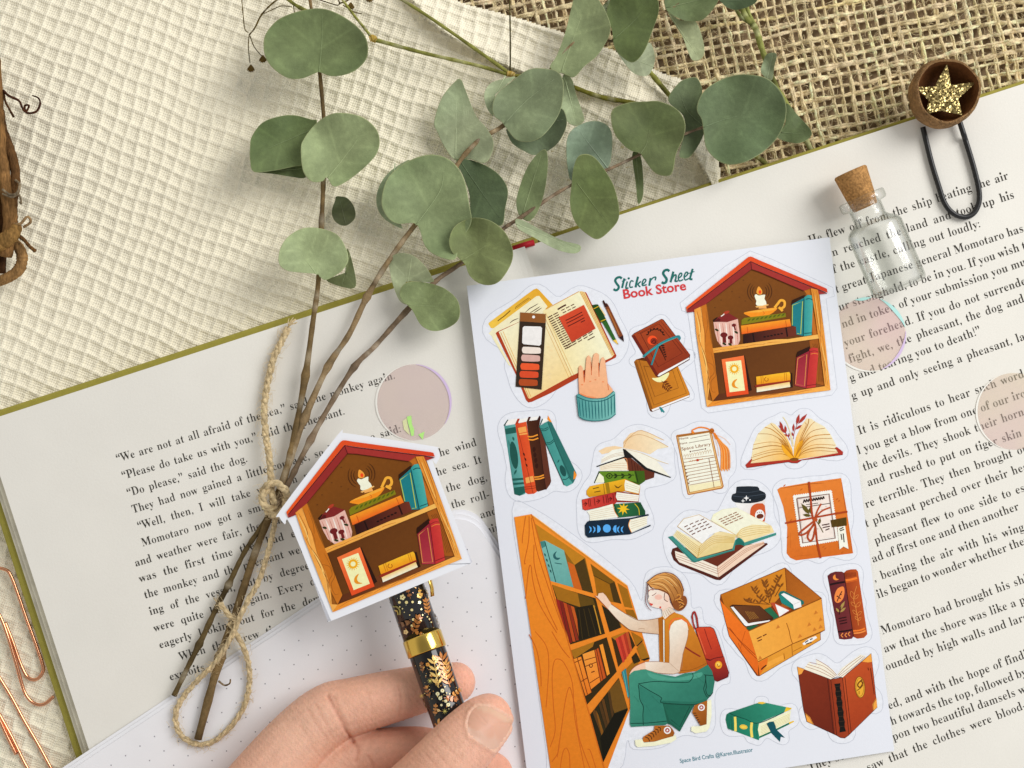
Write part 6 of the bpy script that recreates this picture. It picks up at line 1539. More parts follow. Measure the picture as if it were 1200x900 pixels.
L1([(228, 335), (232, 270), (270, 210), (340, 170), (420, 170), (500, 200), (540, 260), (552, 320), (520, 372), (450, 412), (420, 398), (405, 385), (330, 378), (265, 368)], (270, 225), 4, 'A0B48C', .35, rib=[(405, 388), (370, 340), (330, 290)], tilt=(-.1, .1), cup=.35, fold=.08)
L1([(450, 412), (540, 378), (546, 265), (572, 330), (588, 440), (530, 447)], (270, 225), 4, '6E7C56', -.1, tilt=(.2, .2), cup=.1)

SB = thing('eucalyptus_sprig', 'pale broad-leaved middle eucalyptus sprig reaching to the top of the waffle cloth', 'eucalyptus sprig', GRP)
stem(SB, [(322, 592), (337, 548), (357, 490), (384, 430), (409, 392), (430, 348), (456, 305), (487, 263), (517, 228), (538, 190), (562, 164), (590, 147), (622, 118), (640, 90), (662, 60), (690, 40), (720, 48), (760, 20), (790, 8), (830, -30)], [4.6, 4.0, 3.6, 3.2, 2.8, 2.2, 1.8], '8C7656', [.05, .02, .0, .1, .3, .45, .4, .3, .3], nodes=[(384, 430), (430, 348), (357, 490)])
L2 = lambda *a, **k: leaf(SB, *a, **k)
L2([(35, 570), (70, 460), (130, 385), (160, 372), (185, 430), (230, 540), (280, 600), (312, 660), (305, 720), (270, 765), (200, 745), (135, 750), (90, 700), (50, 620)], (500, 0), 4, 'A4B598', .1, rib=[(135, 748), (140, 480)], tilt=(.35, -.05), cup=.3, fold=.15)
L2([(441, 232), (446, 215), (458, 200), (480, 187), (468, 205), (455, 222), (451, 240), (458, 255), (472, 268), (455, 260), (444, 248)], (0, 0), 1, '98AC90', .15, tilt=(0, .1), cup=.1)
L2([(447, 235), (455, 208), (478, 189), (505, 181), (528, 188), (543, 208), (550, 240), (552, 262), (538, 285), (533, 304), (512, 300), (498, 288), (488, 263), (465, 262), (452, 252)], (0, 0), 1, '869A74', .4, rib=[(487, 264), (515, 225), (520, 200)], tilt=(.1, .1), cup=.4, fold=.1)
L2([(535, 186), (560, 190), (583, 203), (595, 222), (592, 245), (588, 264), (570, 260), (553, 256), (550, 228), (543, 207)], (0, 0), 1, '506446', .15, rib=[(540, 190), (585, 255)], tilt=(.1, .3), cup=.4)
L2([(270, 440), (300, 390), (360, 370), (415, 362), (330, 430), (305, 500), (312, 545), (282, 505)], (500, 0), 4, 'A8BA9C', .2, tilt=(-.1, .1), cup=.1)
L2([(640, 352), (680, 370), (700, 440), (735, 540), (735, 570), (700, 590), (660, 570), (625, 500), (632, 430)], (500, 0), 4, 'A6BA98', .25, tilt=(.2, 0), cup=.15, fold=.1)
L2([(372, 605), (420, 660), (480, 668), (540, 640), (625, 510), (658, 570), (630, 650), (580, 700), (510, 727), (460, 710), (400, 670)], (500, 0), 4, '70826A', .15, rib=[(380, 610), (640, 560)], tilt=(.1, -.1), cup=.5)
L2([(308, 500), (330, 440), (400, 380), (480, 325), (560, 322), (620, 340), (642, 400), (632, 500), (600, 570), (540, 640), (480, 665), (420, 655), (380, 610), (350, 570), (318, 545)], (500, 0), 4, '7E9072', .6, rib=[(362, 582), (470, 470), (600, 370)], tilt=(.15, .05), cup=.3, fold=.08)
L2([(578, 318), (610, 260), (650, 150), (680, 30), (700, -20), (780, -30), (820, 20), (842, 60), (862, 120), (850, 180), (800, 260), (740, 310), (690, 362), (640, 347)], (500, 0), 4, '8A9C76', .45, rib=[(632, 335), (680, 200), (722, 85)], tilt=(.25, .1), cup=.3, fold=.18)
L2([(885, 230), (960, 285), (1040, 200), (1070, 270), (1050, 340), (1010, 357), (955, 330)], (500, 0), 4, 'B2C2A8', .15, tilt=(.1, .1), cup=.3)
L2([(818, 40), (850, 2), (862, 8), (846, 72)], (500, 0), 4, 'B0C2A6', .2, cup=.1)
L2([(843, 60), (860, 0), (870, -50), (1060, -60), (1085, 0), (1087, 60), (1060, 140), (1020, 240), (970, 292), (920, 270), (880, 220), (868, 140)], (500, 0), 4, '56683C', .55, rib=[(875, 185), (960, 110), (1010, 55)], tilt=(.1, .2), cup=.35, fold=.1)

SC = thing('eucalyptus_sprig', 'dark-leaved right-hand eucalyptus sprig ending in a big round leaf over the burlap', 'eucalyptus sprig', GRP)
stem(SC, [(322, 596), (338, 566), (360, 523), (386, 476), (415, 430), (440, 405), (475, 366), (510, 330), (541, 308), (587, 270), (610, 255), (650, 228), (680, 212), (712, 199), (750, 181), (775, 168), (800, 158), (830, 147), (860, 138)], [4.0, 3.6, 3.4, 2.8, 2.2, 1.9, 1.5], '84705A', [.08, .05, .0, .05, .2, .3, .35, .4], nodes=[(415, 430), (366, 512), (475, 366)])
stem(SC, [(318, 598), (303, 622), (286, 648), (268, 685), (252, 716), (236, 750), (220, 782), (204, 815)], [3.2, 3.6, 3.8, 3.4], '5E4E30', [-.02, -.1, -.12, -.1], nodes=[(268, 685), (232, 757)])
stem(SA, [(256, 798), (263, 803), (269, 801), (270, 796)], [1.4, 1.0], '6A5434', [.05, .1])
L3 = lambda *a, **k: leaf(SC, *a, **k)
L3([(105, 230), (125, 170), (170, 135), (230, 120), (300, 135), (360, 180), (395, 240), (405, 300), (385, 360), (340, 420), (290, 437), (240, 425), (200, 390), (180, 340), (150, 310), (118, 280)], (500, 225), 4, '738256', .55, rib=[(165, 322), (280, 250)], tilt=(.05, .2), cup=.3, fold=.06)
L3([(745, 330), (760, 300), (800, 285), (860, 300), (915, 350), (945, 400), (945, 422), (830, 420), (795, 450), (800, 500), (822, 527), (790, 505), (760, 430), (748, 370)], (270, 225), 4, 'AABB9C', .15, rib=[(815, 520), (850, 310)], tilt=(.3, 0), cup=.2)
L3([(793, 475), (810, 435), (850, 420), (920, 425), (1000, 450), (1060, 500), (1077, 560), (1060, 610), (1000, 645), (940, 650), (890, 620), (850, 550), (808, 512)], (270, 225), 4, '7A8C62', .35, rib=[(830, 530), (960, 535)], tilt=(-.05, .2), cup=.3)
L3([(415, 130), (450, 132), (540, 180), (640, 228), (715, 248), (718, 277), (680, 288), (600, 266), (500, 212), (430, 172)], (500, 225), 4, 'A4B698', .3, rib=[(420, 150), (700, 265)], tilt=(0, .25), cup=.12, fold=.25)
L3([(605, 240), (607, 225), (617, 198), (630, 180), (640, 176), (642, 195), (638, 225), (630, 248), (620, 259), (609, 253)], (0, 0), 1, '7A8C66', .3, rib=[(612, 252), (634, 182)], tilt=(.35, 0), cup=.15, fold=.1)
L3([(655, 670), (680, 610), (740, 575), (800, 567), (850, 590), (870, 640), (865, 740), (850, 782), (800, 802), (690, 850), (662, 800)], (500, 0), 4, '90A898', .1, rib=[(850, 790), (720, 620)], tilt=(.1, -.2), cup=.5)
L3([(672, 197), (678, 183), (690, 181), (702, 190), (718, 215), (725, 240), (725, 256), (717, 268), (702, 280), (690, 276), (675, 262), (668, 240), (670, 215)], (0, 0), 1, '657648', .4, rib=[(676, 214), (712, 262)], tilt=(.1, .2), cup=.3)
L3([(741, 180), (751, 184), (754, 225), (748, 239), (745, 215)], (0, 0), 1, '66784E', .1, cup=.05)
L3([(65, 570), (75, 510), (150, 480), (220, 476), (290, 475), (370, 510), (410, 570), (405, 640), (370, 720), (355, 800), (330, 825), (270, 810), (215, 740), (200, 718), (150, 702), (90, 642)], (700, 0), 4, '5F6E46', .55, rib=[(200, 722), (228, 680), (245, 610)], tilt=(.05, .15), cup=.25)
L3([(332, 470), (380, 390), (430, 365), (470, 368), (492, 430), (468, 510), (497, 570), (495, 640), (440, 730), (400, 742), (384, 720), (412, 620), (400, 540)], (700, 0), 4, '5E7050', .15, rib=[(495, 590), (420, 520), (390, 440)], tilt=(-.2, .1), cup=.2)
L3([(466, 510), (490, 440), (550, 388), (640, 353), (720, 350), (800, 370), (860, 430), (886, 500), (876, 580), (840, 650), (780, 710), (700, 757), (620, 772), (560, 750), (510, 692), (497, 612), (488, 560)], (700, 0), 4, '637858', .7, rib=[(498, 596), (580, 565), (655, 545)], tilt=(.15, .05), cup=.35, fold=.08)
L3([(842, 642), (880, 580), (886, 485), (940, 540), (1002, 612), (990, 650), (930, 672)], (700, 0), 4, '62744F', .2, rib=[(860, 620), (970, 630)], tilt=(.1, .1), cup=.2)

SD = thing('eucalyptus_sprig', 'green-stalked eucalyptus tip lying on the burlap at the top edge', 'eucalyptus sprig')
SAG[SD.name] = 0.0
stem(SD, [(862, -14), (873, 18), (885, 33), (893, 58), (908, 98), (925, 128), (950, 175), (955, 190)], [3.6, 4.4, 3.8, 3.8, 3.2], '8A8E4C', [-.5, -.6, -.85, -1.0, -1.1])
stem(SD, [(870, -14), (877, 14), (886, 32)], [2.6, 2.6], '9A9E58', [-.5, -.6]); stem(SD, [(858, -14), (864, 14), (882, 30)], [2.6, 2.4], '7E8448', [-.5, -.6])
stem(SD, [(758, 80), (772, 97), (788, 116)], [3.4, 3.4], '8A8A44', [-.85, -.9]); stem(SD, [(878, 178), (889, 185), (898, 192)], [3.4, 3.4], '8E8C50', [-1.0, -1.05])
L4 = lambda *a, **k: leaf(SD, *a, **k)
L4([(320, 40), (340, -40), (560, -60), (568, 0), (510, 80), (460, 100), (390, 90)], (700, 0), 4, '6C7E58', -.2, rib=[(325, 35), (520, -10)], tilt=(.1, -.1), cup=.3)
L4([(330, 60), (390, 95), (460, 100), (500, 210), (492, 270), (450, 284), (428, 250), (398, 170)], (700, 0), 4, 'B0C09C', -.5, rib=[(335, 65), (470, 260)], tilt=(.2, .2), cup=.15, fold=.1)
L4([(565, -40), (745, -50), (748, 5), (700, 35), (640, 46), (590, 20)], (700, 0), 4, '44583A', -.2, tilt=(.1, .2), cup=.3)
L4([(768, 340), (780, 280), (800, 250), (840, 253), (830, 310), (816, 377)], (700, 0), 4, '96A88C', -.5, rib=[(795, 370), (822, 258)], tilt=(.3, 0), cup=.1, fold=.15)

# ---- dried stalks with little seed heads
DS = thing('dried_flower_stalk', 'thin olive dried stalks with seed heads crossing the cream waffle cloth', 'dried stalk')
SAG[DS.name] = 0.0
def st_(pts, r, col='8A8A45', z=(-.55, -.60)): stem(DS, pts, r, col, z, sides=7)
st_([(455, -10), (500, 18), (555, 56), (597, 86)], [2.0, 2.6]); st_([(437, 46), (470, 55), (500, 63), (560, 77), (597, 88)], [2.8, 2.4]); st_([(398, -5), (415, 18), (428, 34), (437, 46)], [1.6, 2.2]); st_([(325, -12), (345, 5), (362, 14)], [2.6, 2.8], z=(-.6, -.7))
st_([(597, -10), (598, 40), (598, 84)], [1.0, 1.3], '4E4826'); st_([(672, 102), (705, 114), (738, 120), (760, 126)], [2.8, 3.4, 3.0], '6E6A28', (-.5, -.5)); st_([(597, 88), (640, 92), (672, 102)], [2.2, 2.6], '7A7634', (-.58, -.5))
stem(DS, [(433, 46), (437, 45), (441, 48)], [3.6, 5.0, 3.6], 'B89A4A', -.55); stem(DS, [(594, 86), (599, 87), (603, 90)], [3.4, 4.6, 3.2], 'A88C44', -.58)
for pts, r in (([(283, -5), (285, 18), (287, 34), (291, 38)], .8), ([(335, -8), (318, 5), (306, 18), (299, 32), (292, 41)], 1.3), ([(292, 41), (291, 55), (293, 74)], .8), ([(293, 42), (298, 55), (308, 67)], .8), ([(309, 16), (322, 10), (330, 7), (342, 8)], .7), ([(344, 6), (345, 18), (344, 26)], .7), ([(362, -4), (375, 0), (395, 6), (398, 3)], .9), ([(398, 4), (408, 0), (412, -6)], 1.1), ([(398, 4), (394, -8)], 1.0), ([(402, 6), (415, 14), (424, 16)], .8)):
    st_(pts, [r, r * .8], '5A4A20', (-.7, -.75))
for u, v in ((294, 80), (308, 69), (411, 7), (433, -2)):
    mb = MB()
    for k in range(5):
        a = 1.57 + (k - 2) * .5
        mb.tube([P(u, v - 4, -.72), P(u + 3 * math.cos(a), v + 2 * math.sin(a), -.70), P(u + 5 * math.cos(a), v + 5 * math.sin(a), -.72)], [.02, .045, .01], 6, srgb('6A5428'))
    mb.build('seed_head', m_stem, DS)

# ---- jute twine round the bundle
m_twine = M('jute_twine', attr='ink', rough=0.85, spec=0.1, var=((5, 0.15), (40, 0.25)), bump=((40, 0.012), (110, 0.006)), sheen=.2)
add_twist(m_twine, 0.20, .3, .008)
TW = thing('jute_twine', 'tan jute twine knotted round the eucalyptus stems with a long hanging loop', 'twine')
tw = MB(); tcol = np.array(srgb('D6C096'))
def rope(pts, r, zs, turns=.85, fuzz=60):
    p = catmull(pts, 10); z = np.interp(np.linspace(0, 1, len(p)), np.linspace(0, 1, len(zs)), zs)
    c = np.array([P(a, b_, q) for (a, b_), q in zip(p, z)]); L = np.r_[0, np.cumsum(np.linalg.norm(np.diff(c, axis=0), axis=1))]
    s = np.arange(0, L[-1], .05); c = np.c_[[np.interp(s, L, c[:, i]) for i in range(3)]].T
    t = np.gradient(c, axis=0); t /= np.linalg.norm(t, axis=1)[:, None]; sd = np.cross(t, [0, 0, 1]); sd /= np.linalg.norm(sd, axis=1)[:, None] + 1e-9; w = np.cross(sd, t)
    rr = R_(r * .86, 0)
    for k in range(3):
        a = s / turns * 2 * math.pi + k * 2.094
        q = c + (sd * np.cos(a)[:, None] + w * np.sin(a)[:, None]) * rr * .48
        tw.tube(q, rr * .60 * (1 + .16 * nrng.normal(0, 1, len(q))), 7, np.array([tcol * (1 + .18 * nrng.normal()) for _ in q]).clip(.02, .9))
    for _ in range(fuzz):
        i = nrng.integers(0, len(c)); a = nrng.uniform(0, 6.28); d = sd[i] * math.cos(a) + w[i] * abs(math.sin(a)); e = t[i] * nrng.uniform(-1, 1)
        h = nrng.uniform(.06, .30); q0 = c[i]; tw.tube([q0, q0 + d * (rr + h * .4) + e * h * .5, q0 + d * (rr + h * .6) + e * h * 1.3], .0045, 3, tcol * 1.25, cap=False)
rope([(338, 384), (329, 402), (320, 422), (314, 448), (310, 475), (311, 505), (316, 540), (318, 570), (321, 592)], 4.6, [-.22, -.2, -.18, .1, .3], fuzz=260)
rope([(308, 585), (310, 572), (322, 566), (334, 574), (336, 586), (325, 596), (312, 594), (307, 582), (316, 572)], 5.0, [-.1, .3, .45, .3, -.1, .35, .42, .2], fuzz=80)
rope([(312, 598), (322, 604), (334, 596), (333, 580)], 4.6, [.1, .42, .35, 0], fuzz=30)
rope([(324, 600), (319, 628), (312, 655), (303, 682), (290, 705), (279, 728), (268, 752), (252, 777), (234, 795), (216, 815), (206, 836), (210, 858), (226, 871), (248, 870), (270, 852), (285, 830), (292, 805), (292, 783), (286, 760), (276, 742), (268, 728)], 3.7, [.25, .22, .2, .2, .2, .1, -.02, -.05, -.06, -.06, -.06, -.05, 0, .05, .1], fuzz=420)
rope([(280, 728), (270, 722), (263, 714), (257, 706)], 3.6, [.15, .05, -.05], fuzz=60)
for u, v, a0 in ((338, 383, -1.0), (259, 709, -2.2)):
    for _ in range(22):
        a = a0 + nrng.normal(0, .35); L = nrng.uniform(6, 13); tw.tube([P(u, v, -.15), P(u + L * .5 * math.cos(a), v + L * .5 * math.sin(a), -.1), P(u + L * math.cos(a + .2), v + L * math.sin(a + .2), -.15)], .011, 4, tcol * nrng.uniform(.9, 1.25))
tw.build('rope', m_twine, TW)

# ------------------------------------------------------------------ vine wreath at the left edge
VW = thing('vine_wreath', 'brown twisted grapevine wreath entering at the left edge', 'wreath')
m_vine = M('dry_vine', attr='ink', rough=0.8, spec=0.12, var=((4, 0.4), (22, 0.4)), bump=((14, 0.05), (55, 0.02)), stretch=(1, .22, 1))
def vine(pts, r, z, col, name='vine'):
    p = catmull(pts, 7); n_ = len(p); rr = np.interp(np.linspace(0, 1, n_), np.linspace(0, 1, len(r)), r) * (1 + .05 * nrng.normal(0, 1, n_)); zz = np.interp(np.linspace(0, 1, n_), np.linspace(0, 1, len(z)), z)
    mb = MB(); b_ = np.array(srgb(col)); mb.tube([P(u, v, q) for (u, v), q in zip(p, zz)], [R_(x, 0) for x in rr], 12, np.array([b_ * (1 + .15 * nrng.normal()) for _ in p]).clip(.01, .8)); return mb.build(name, m_vine, VW)
vine([(-8, 60), (-4, 110), (-2, 150), (2, 190), (8, 225), (12, 262), (6, 300)], [7, 7.5, 8], [0, .2, .3, .2, 0], '86623A')
vine([(0, 130), (3, 150), (10, 170), (17, 195), (18, 218), (15, 240), (16, 262)], [5, 5.5, 5], [-.2, .1, .2, 0], '644628')
vine([(-14, 90), (-8, 180), (-4, 240), (-6, 320)], [10, 12, 12], [-.4, -.3, -.4], '4A3018')
vine([(20, 265), (15, 274), (4, 283), (-10, 292)], [6, 9, 8], [.1, .3, .2], '94703F')
vine([(14, 282), (22, 290), (26, 302), (22, 316), (8, 326), (-12, 333)], [6, 6.5, 6.5], [-.2, -.3, -.4], 'A88050')
vine([(20, 275), (28, 281), (34, 288), (41, 294)], [2.6, 2, 2.4], [.1, 0, -.2], '6A4A28', 'tendril')
vine([(14, 262), (24, 262), (32, 254), (36, 260), (28, 266)], [1.6, 1.5, 1.5], [.2, .3, .1], 'A88860', 'tendril')
vine([(3, 222), (12, 228), (20, 226), (23, 216), (18, 211)], [1.4, 1.4, 1.3], [.5, .6, .3], '8A7A62', 'tendril'); vine([(3, 227), (14, 231), (22, 228), (25, 238), (23, 237)], [1.2, 1.2, 1.0], [.5, .6, .2], '8A7A62', 'tendril')
vine([(4, 106), (10, 112), (22, 118), (26, 126), (30, 131), (34, 124), (29, 124), (31, 132), (42, 131), (47, 122), (45, 115), (38, 112)], [1.6, 1.3, 1.2, 1.3, .8], [.1, .2, .1, 0, -.2], '4A2A18', 'tendril')
vine([(4, 106), (6, 118), (11, 128), (16, 137)], [1.4, 1.2, 1.4], [.1, 0, -.2], '5A3A20', 'tendril')

# ------------------------------------------------------------------ copper paper clips
m_copper = M('copper_wire', srgb('E0A07A'), rough=0.18, metal=1.0, bump=(30, .001))
def clip_(name, label, paths, r=2.0):
    mb = MB()
    for pts, z in paths:
        p = catmull(pts, 8); zz = np.interp(np.linspace(0, 1, len(p)), np.linspace(0, 1, len(z)), z)
        mb.tube([P(u, v, q) for (u, v), q in zip(p, zz)], R_(r, 0), 10)
    o = mb.build(name, m_copper); tag(o, label, 'paper clip', 'copper paper clips'); return o
ZC = -0.95
clip_('paper_clip', 'copper paper clip tucked under the left edge of the book cover', [([(-30, 690), (-22, 672), (-8, 666), (5, 667), (12, 673), (20, 693), (30, 722), (41, 752), (50, 779), (50, 788), (43, 796), (33, 794), (25, 780), (15, 752), (6, 729)], [ZC, ZC + .03, ZC]), ([(-30, 690), (-14, 700), (0, 722), (9, 745), (19, 778), (27, 806), (33, 818), (42, 825), (52, 825), (63, 816)], [ZC, ZC + .09, ZC + .09, ZC])])
clip_('paper_clip', 'copper paper clip cut off by the bottom left corner', [([(-24, 770), (-10, 778), (0, 795), (14, 818), (28, 844), (45, 873), (62, 904), (80, 935), (86, 952), (78, 962), (66, 955), (48, 925), (31, 898), (15, 866), (2, 842), (-12, 818)], [ZC, ZC + .03, ZC]), ([(-24, 770), (-20, 800), (-4, 836), (8, 862), (19, 884)], [ZC + .08, ZC + .1, ZC + .05])])

# ------------------------------------------------------------------ acorn-cup clip
AC = thing('acorn_clip', 'black wire page clip topped with an acorn cup holding a glitter star', 'page clip')
m_nut = M('acorn_cup', srgb('B0875A'), rough=0.75, spec=0.2, var=((2.2, 0.35), (9, 0.3)), bump=((5, 0.25), (16, 0.10), (45, 0.04)))
m_nutin = M('acorn_inside', srgb('6E4424'), rough=0.55, spec=0.3, var=((3, 0.25), (14, 0.2)), bump=((9, 0.02),))
cx, cy, _ = P(1105.5, 110, 0.3); ZB = -0.62
def ring_mesh(prof, n=44, wob=0.0):
    V, F = [], []
    for r, z in prof:
        for k in range(n):
            t = 2 * math.pi * k / n; rr = r * (1 + wob * math.sin(3 * t + 1) + wob * .6 * math.sin(7 * t)); V.append((cx + rr * math.cos(t), cy + rr * math.sin(t), z + .03 * math.sin(2 * t + .5) * (z > .3)))
    for i in range(len(prof) - 1):
        for k in range(n): F.append((i * n + k, i * n + (k + 1) % n, (i + 1) * n + (k + 1) % n, (i + 1) * n + k))
    return V, F
o_cup = mk('cup_shell', *ring_mesh([(.05, ZB), (.40, ZB + .05), (.72, ZB + .30), (.92, ZB + .62), (.975, ZB + .95), (.94, ZB + 1.2), (.89, ZB + 1.30), (.845, ZB + 1.29)], wob=.02), m_nut, AC)
mk('cup_lining', *ring_mesh([(.848, ZB + 1.288), (.82, ZB + 1.2), (.80, ZB + .95), (.68, ZB + .68), (.45, ZB + .55), (.05, ZB + .52)], wob=.01), m_nutin, o_cup)
m_glit = M('gold_glitter', srgb('CDAE62'), rough=0.3, metal=0.8)
n, l = m_glit.node_tree.nodes, m_glit.node_tree.links
tcn = n.new('ShaderNodeTexCoord'); vo = n.new('ShaderNodeTexVoronoi'); vo.inputs['Scale'].default_value = 26; l.new(tcn.outputs['Object'], vo.inputs['Vector'])
rp_ = n.new('ShaderNodeValToRGB'); rp_.color_ramp.elements[0].color = (*srgb('5E4A20'), 1); rp_.color_ramp.elements[1].color = (*srgb('C8B478'), 1)
sp_ = n.new('ShaderNodeSeparateColor'); l.new(vo.outputs['Color'], sp_.inputs[0]); l.new(sp_.outputs[0], rp_.inputs[0]); l.new(rp_.outputs[0], n['Principled BSDF'].inputs['Base Color'])
vm = n.new('ShaderNodeVectorMath'); vm.operation = 'SUBTRACT'; vm.inputs[1].default_value = (.5, .5, .5); l.new(vo.outputs['Color'], vm.inputs[0])
v2 = n.new('ShaderNodeVectorMath'); v2.operation = 'SCALE'; v2.inputs['Scale'].default_value = .75; l.new(vm.outputs[0], v2.inputs[0])
ge = n.new('ShaderNodeNewGeometry'); v3 = n.new('ShaderNodeVectorMath'); v3.operation = 'ADD'; l.new(ge.outputs['Normal'], v3.inputs[0]); l.new(v2.outputs[0], v3.inputs[1])
v4 = n.new('ShaderNodeVectorMath'); v4.operation = 'NORMALIZE'; l.new(v3.outputs[0], v4.inputs[0]); l.new(v4.outputs[0], n['Principled BSDF'].inputs['Normal'])
star = [(1109.7, 77), (1114, 100), (1141.5, 97), (1122, 115), (1126, 133), (1103.6, 128), (1086.5, 132), (1089.5, 117), (1075.5, 102.5), (1096, 102)]
star = [(1107 + (u - 1107) * 1.08, 108 + (v - 108) * 1.08) for u, v in star]
sp2 = Plane(1107, 108, .42, .12, .05)
V = [sp2.at(u, v, 0) for u, v in star] + [sp2.at(u, v, -.10) for u, v in star] + [sp2.at(1106, 110, .06), sp2.at(1106, 110, -.1)]
F = [(i, 20, (i + 1) % 10) for i in range(10)] + [(10 + i, 10 + (i + 1) % 10, 21) for i in range(10)] + [(i, (i + 1) % 10, 10 + (i + 1) % 10, 10 + i) for i in range(10)]
mk('star', V, F, m_glit, AC, smooth=False)
m_wire = M('black_wire', (.012, .012, .013), rough=0.35, spec=0.5)
wp = catmull([(1081.5, 149), (1086, 168), (1092, 192), (1100, 218), (1107, 238), (1117, 250), (1130, 254.5), (1141, 250), (1147, 238), (1147, 222), (1141, 196), (1132, 166), (1123, 138), (1116, 118)], 8)
mb = MB(); mb.tube([P(u, v, Z_PAGE + .11 + (.10 if i > len(wp) * .85 else 0)) for i, (u, v) in enumerate(wp)], R_(3.1, 0), 12); mb.build('wire_loop', m_wire, AC)

# ------------------------------------------------------------------ little glass bottle
BT = thing('glass_bottle', 'tiny clear glass bottle with a cork lying on the right-hand page', 'bottle')
m_glass = bpy.data.materials.new('thin_clear_glass'); m_glass.use_nodes = True
n, l = m_glass.node_tree.nodes, m_glass.node_tree.links; n.remove(n['Principled BSDF'])
lw = n.new('ShaderNodeLayerWeight'); lw.inputs['Blend'].default_value = .5
rt = n.new('ShaderNodeValToRGB'); rt.color_ramp.elements[0].position = .3; rt.color_ramp.elements[0].color = (.985, .99, .985, 1); rt.color_ramp.elements[1].position = 1.0; rt.color_ramp.elements[1].color = (.74, .76, .73, 1)
l.new(lw.outputs['Facing'], rt.inputs[0]); tr = n.new('ShaderNodeBsdfTransparent'); l.new(rt.outputs[0], tr.inputs[0])
gl = n.new('ShaderNodeBsdfGlossy'); gl.inputs['Roughness'].default_value = .12
fr = n.new('ShaderNodeMapRange'); fr.inputs[1].default_value = .15; fr.inputs[2].default_value = 1.0; fr.inputs[3].default_value = .04; fr.inputs[4].default_value = .32; l.new(lw.outputs['Facing'], fr.inputs[0])
mx = n.new('ShaderNodeMixShader'); l.new(fr.outputs[0], mx.inputs[0]); l.new(tr.outputs[0], mx.inputs[1]); l.new(gl.outputs[0], mx.inputs[2]); l.new(mx.outputs[0], n['Material Output'].inputs[0])
m_cork = M('cork', srgb('B98A55'), rough=0.85, spec=0.1, var=((4, 0.25), (16, 0.35)), bump=((14, 0.03), (45, 0.015)))
RB = 0.78
b0 = np.array(P(997, 205, 0)); b1 = np.array(P(1055.5, 339, 0)); zb = Z_PAGE + RB + .01
b0[2] = b1[2] = zb
for q, (u, v) in ((b0, (996, 201)), (b1, (1055, 338))): q[:2] = P(u, v, zb)[:2]
BD = (b1 - b0); BL = np.linalg.norm(BD); BD /= BL
BS = np.cross(BD, [0, 0, 1]); BU = np.array([0, 0, 1.0])
def bl(prof, n=48, closed=True):
    V, F = [], []
    for s, r in prof:
        for k in range(n):
            t = 2 * math.pi * k / n; V.append(tuple(b0 + BD * s * BL + (BS * math.cos(t) + BU * math.sin(t)) * r))
    m = len(prof)
    for i in range(m if closed else m - 1):
        j = (i + 1) % m
        for k in range(n): F.append((i * n + k, i * n + (k + 1) % n, j * n + (k + 1) % n, j * n + k))
    return V, F
prof = [(.215, .36), (.215, .62), (.225, .655), (.275, .655), (.29, .62), (.30, .46), (.40, .46), (.42, .52), (.44, .64), (.465, .735), (.49, RB), (.96, RB), (.99, .745), (1.0, .68), (1.005, .30), (1.0, .0005), (.985, .0005), (.985, .3), (.98, .66), (.955, .75), (.49, .752), (.468, .71), (.445, .61), (.42, .48), (.40, .43), (.30, .43)]
V, F = bl(prof); mk('glass_body', V, F, m_glass, BT)
bm_ = bpy.data.objects[-1] if False else BT.children[0]
import bmesh
bmx = bmesh.new(); bmx.from_mesh(bm_.data); bmesh.ops.recalc_face_normals(bmx, faces=bmx.faces); bmx.to_mesh(bm_.data); bmx.free()
V, F = bl([(.0, .0005), (.0, .44), (.012, .475), (.215, .40), (.30, .355), (.31, .33), (.31, .0005)], closed=False); mk('cork', V, F, m_cork, BT)

# ------------------------------------------------------------------ iridescent clear round stickers
def film(name, tints, seed):
    m = bpy.data.materials.new(name); m.use_nodes = True; n, l = m.node_tree.nodes, m.node_tree.links
    n.remove(n['Principled BSDF']); out_ = n['Material Output']
    tcn = n.new('ShaderNodeTexCoord'); no = n.new('ShaderNodeTexNoise'); no.inputs['Scale'].default_value = .55; no.inputs['Detail'].default_value = 1
    mp = n.new('ShaderNodeMapping'); mp.inputs['Location'].default_value = (seed, seed * .7, 0); l.new(tcn.outputs['Object'], mp.inputs[0]); l.new(mp.outputs[0], no.inputs['Vector'])
    rp = n.new('ShaderNodeValToRGB'); rp.color_ramp.elements[0].position = .35; rp.color_ramp.elements[1].position = .65
    rp.color_ramp.elements[0].color = (*srgb(tints[0]), 1); rp.color_ramp.elements[1].color = (*srgb(tints[1]), 1)
    l.new(no.outputs['Fac'], rp.inputs[0])
    tr = n.new('ShaderNodeBsdfTransparent'); tr.inputs[0].default_value = (.975, .935, .925, 1)
    df = n.new('ShaderNodeBsdfDiffuse'); l.new(rp.outputs[0], df.inputs[0])
    m1 = n.new('ShaderNodeMixShader'); m1.inputs[0].default_value = .25; l.new(tr.outputs[0], m1.inputs[1]); l.new(df.outputs[0], m1.inputs[2])
    gl = n.new('ShaderNodeBsdfGlossy'); gl.inputs['Roughness'].default_value = .12; gl.inputs[0].default_value = (.9, .8, 1, 1)
    m2 = n.new('ShaderNodeMixShader'); m2.inputs[0].default_value = .05; l.new(m1.outputs[0], m2.inputs[1]); l.new(gl.outputs[0], m2.inputs[2]); l.new(m2.outputs[0], out_.inputs[0])
    return m
m_rim = M('clear_film_edge', srgb('F4F2EA'), rough=.25, spec=.5)
m_rim2 = M('violet_film_edge', srgb('DCC6EA'), rough=.25, spec=.5)
m_green = M('green_glint_paint', srgb('9EF06A'), rough=.3, spec=.5)
m_cyan = M('cyan_film_edge', srgb('BDEFEA'), rough=.25, spec=.5)
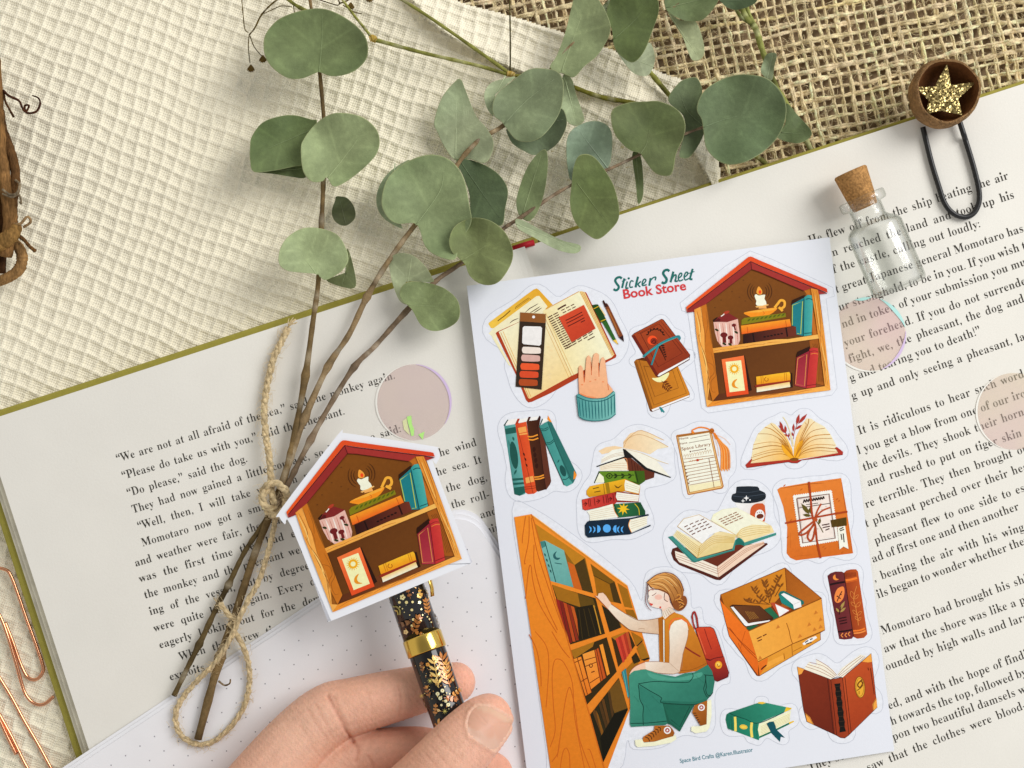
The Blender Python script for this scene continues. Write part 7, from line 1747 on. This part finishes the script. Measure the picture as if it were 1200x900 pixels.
def disc(label, u, v, r, m, rim_arc=(1.6, 4.4), vio=(-1.0, .9), extra=()):
    d = thing('round_sticker', label, 'round sticker', 'iridescent clear round stickers')
    z = Z_PAGE + .012; x0, y0, _ = P(u, v, z); rr = R_(r, z); n_ = 64
    V = [(x0 + rr * math.cos(2 * math.pi * k / n_), y0 + rr * math.sin(2 * math.pi * k / n_), z) for k in range(n_)]
    mk('film', V, [tuple(range(n_))], m, d, smooth=False)
    for (a0, a1), mt, w in ((rim_arc, m_rim, .05), (vio, m_rim2, .07), *extra):
        V, F = [], []
        for i in range(30):
            a = a0 + (a1 - a0) * i / 29; ww = w * math.sin(math.pi * (i + .5) / 30)
            V += [(x0 + (rr + .008) * math.cos(a), y0 + (rr + .008) * math.sin(a), z + .006), (x0 + (rr - ww) * math.cos(a), y0 + (rr - ww) * math.sin(a), z + .006)]
            if i: F.append((2 * i - 2, 2 * i - 1, 2 * i + 1, 2 * i))
        mk('cut_edge', V, F, mt, d, smooth=False)
    return d
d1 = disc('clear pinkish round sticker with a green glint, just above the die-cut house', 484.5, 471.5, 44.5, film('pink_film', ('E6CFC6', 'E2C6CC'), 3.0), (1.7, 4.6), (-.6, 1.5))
A = Art(lambda u, v, d: P(u, v, Z_PAGE + .018 + d), 0.0); A.crop(400, 410, 6)  # reflected green glint, painted as flat patches of colour on the film
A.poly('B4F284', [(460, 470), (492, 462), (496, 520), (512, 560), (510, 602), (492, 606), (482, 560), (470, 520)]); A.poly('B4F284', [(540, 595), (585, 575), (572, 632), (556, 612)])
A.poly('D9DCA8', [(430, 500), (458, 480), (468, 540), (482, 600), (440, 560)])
A.build('painted_glint', M('glint_paint', attr='ink', rough=.3, spec=.5), d1)
disc('pink and yellow iridescent round sticker partly under the right edge of the sticker sheet', 1018, 392, 43.5, film('peach_film', ('F4C8C8', 'F4DFC2'), 8.0), (3.5, 5.0), (-1.2, .1), (((.2, 1.25), m_cyan, .10), ((1.5, 1.95), m_cyan, .08)))
disc('peach iridescent round sticker cut off by the right edge of the photo', 1188.5, 482, 45, film('yellow_film', ('F0E2BE', 'F0D2CA'), 14.0), (2.0, 4.4), (-.9, .3))

# the lettering helper is not part of the scene
bpy.data.objects.remove(_to)
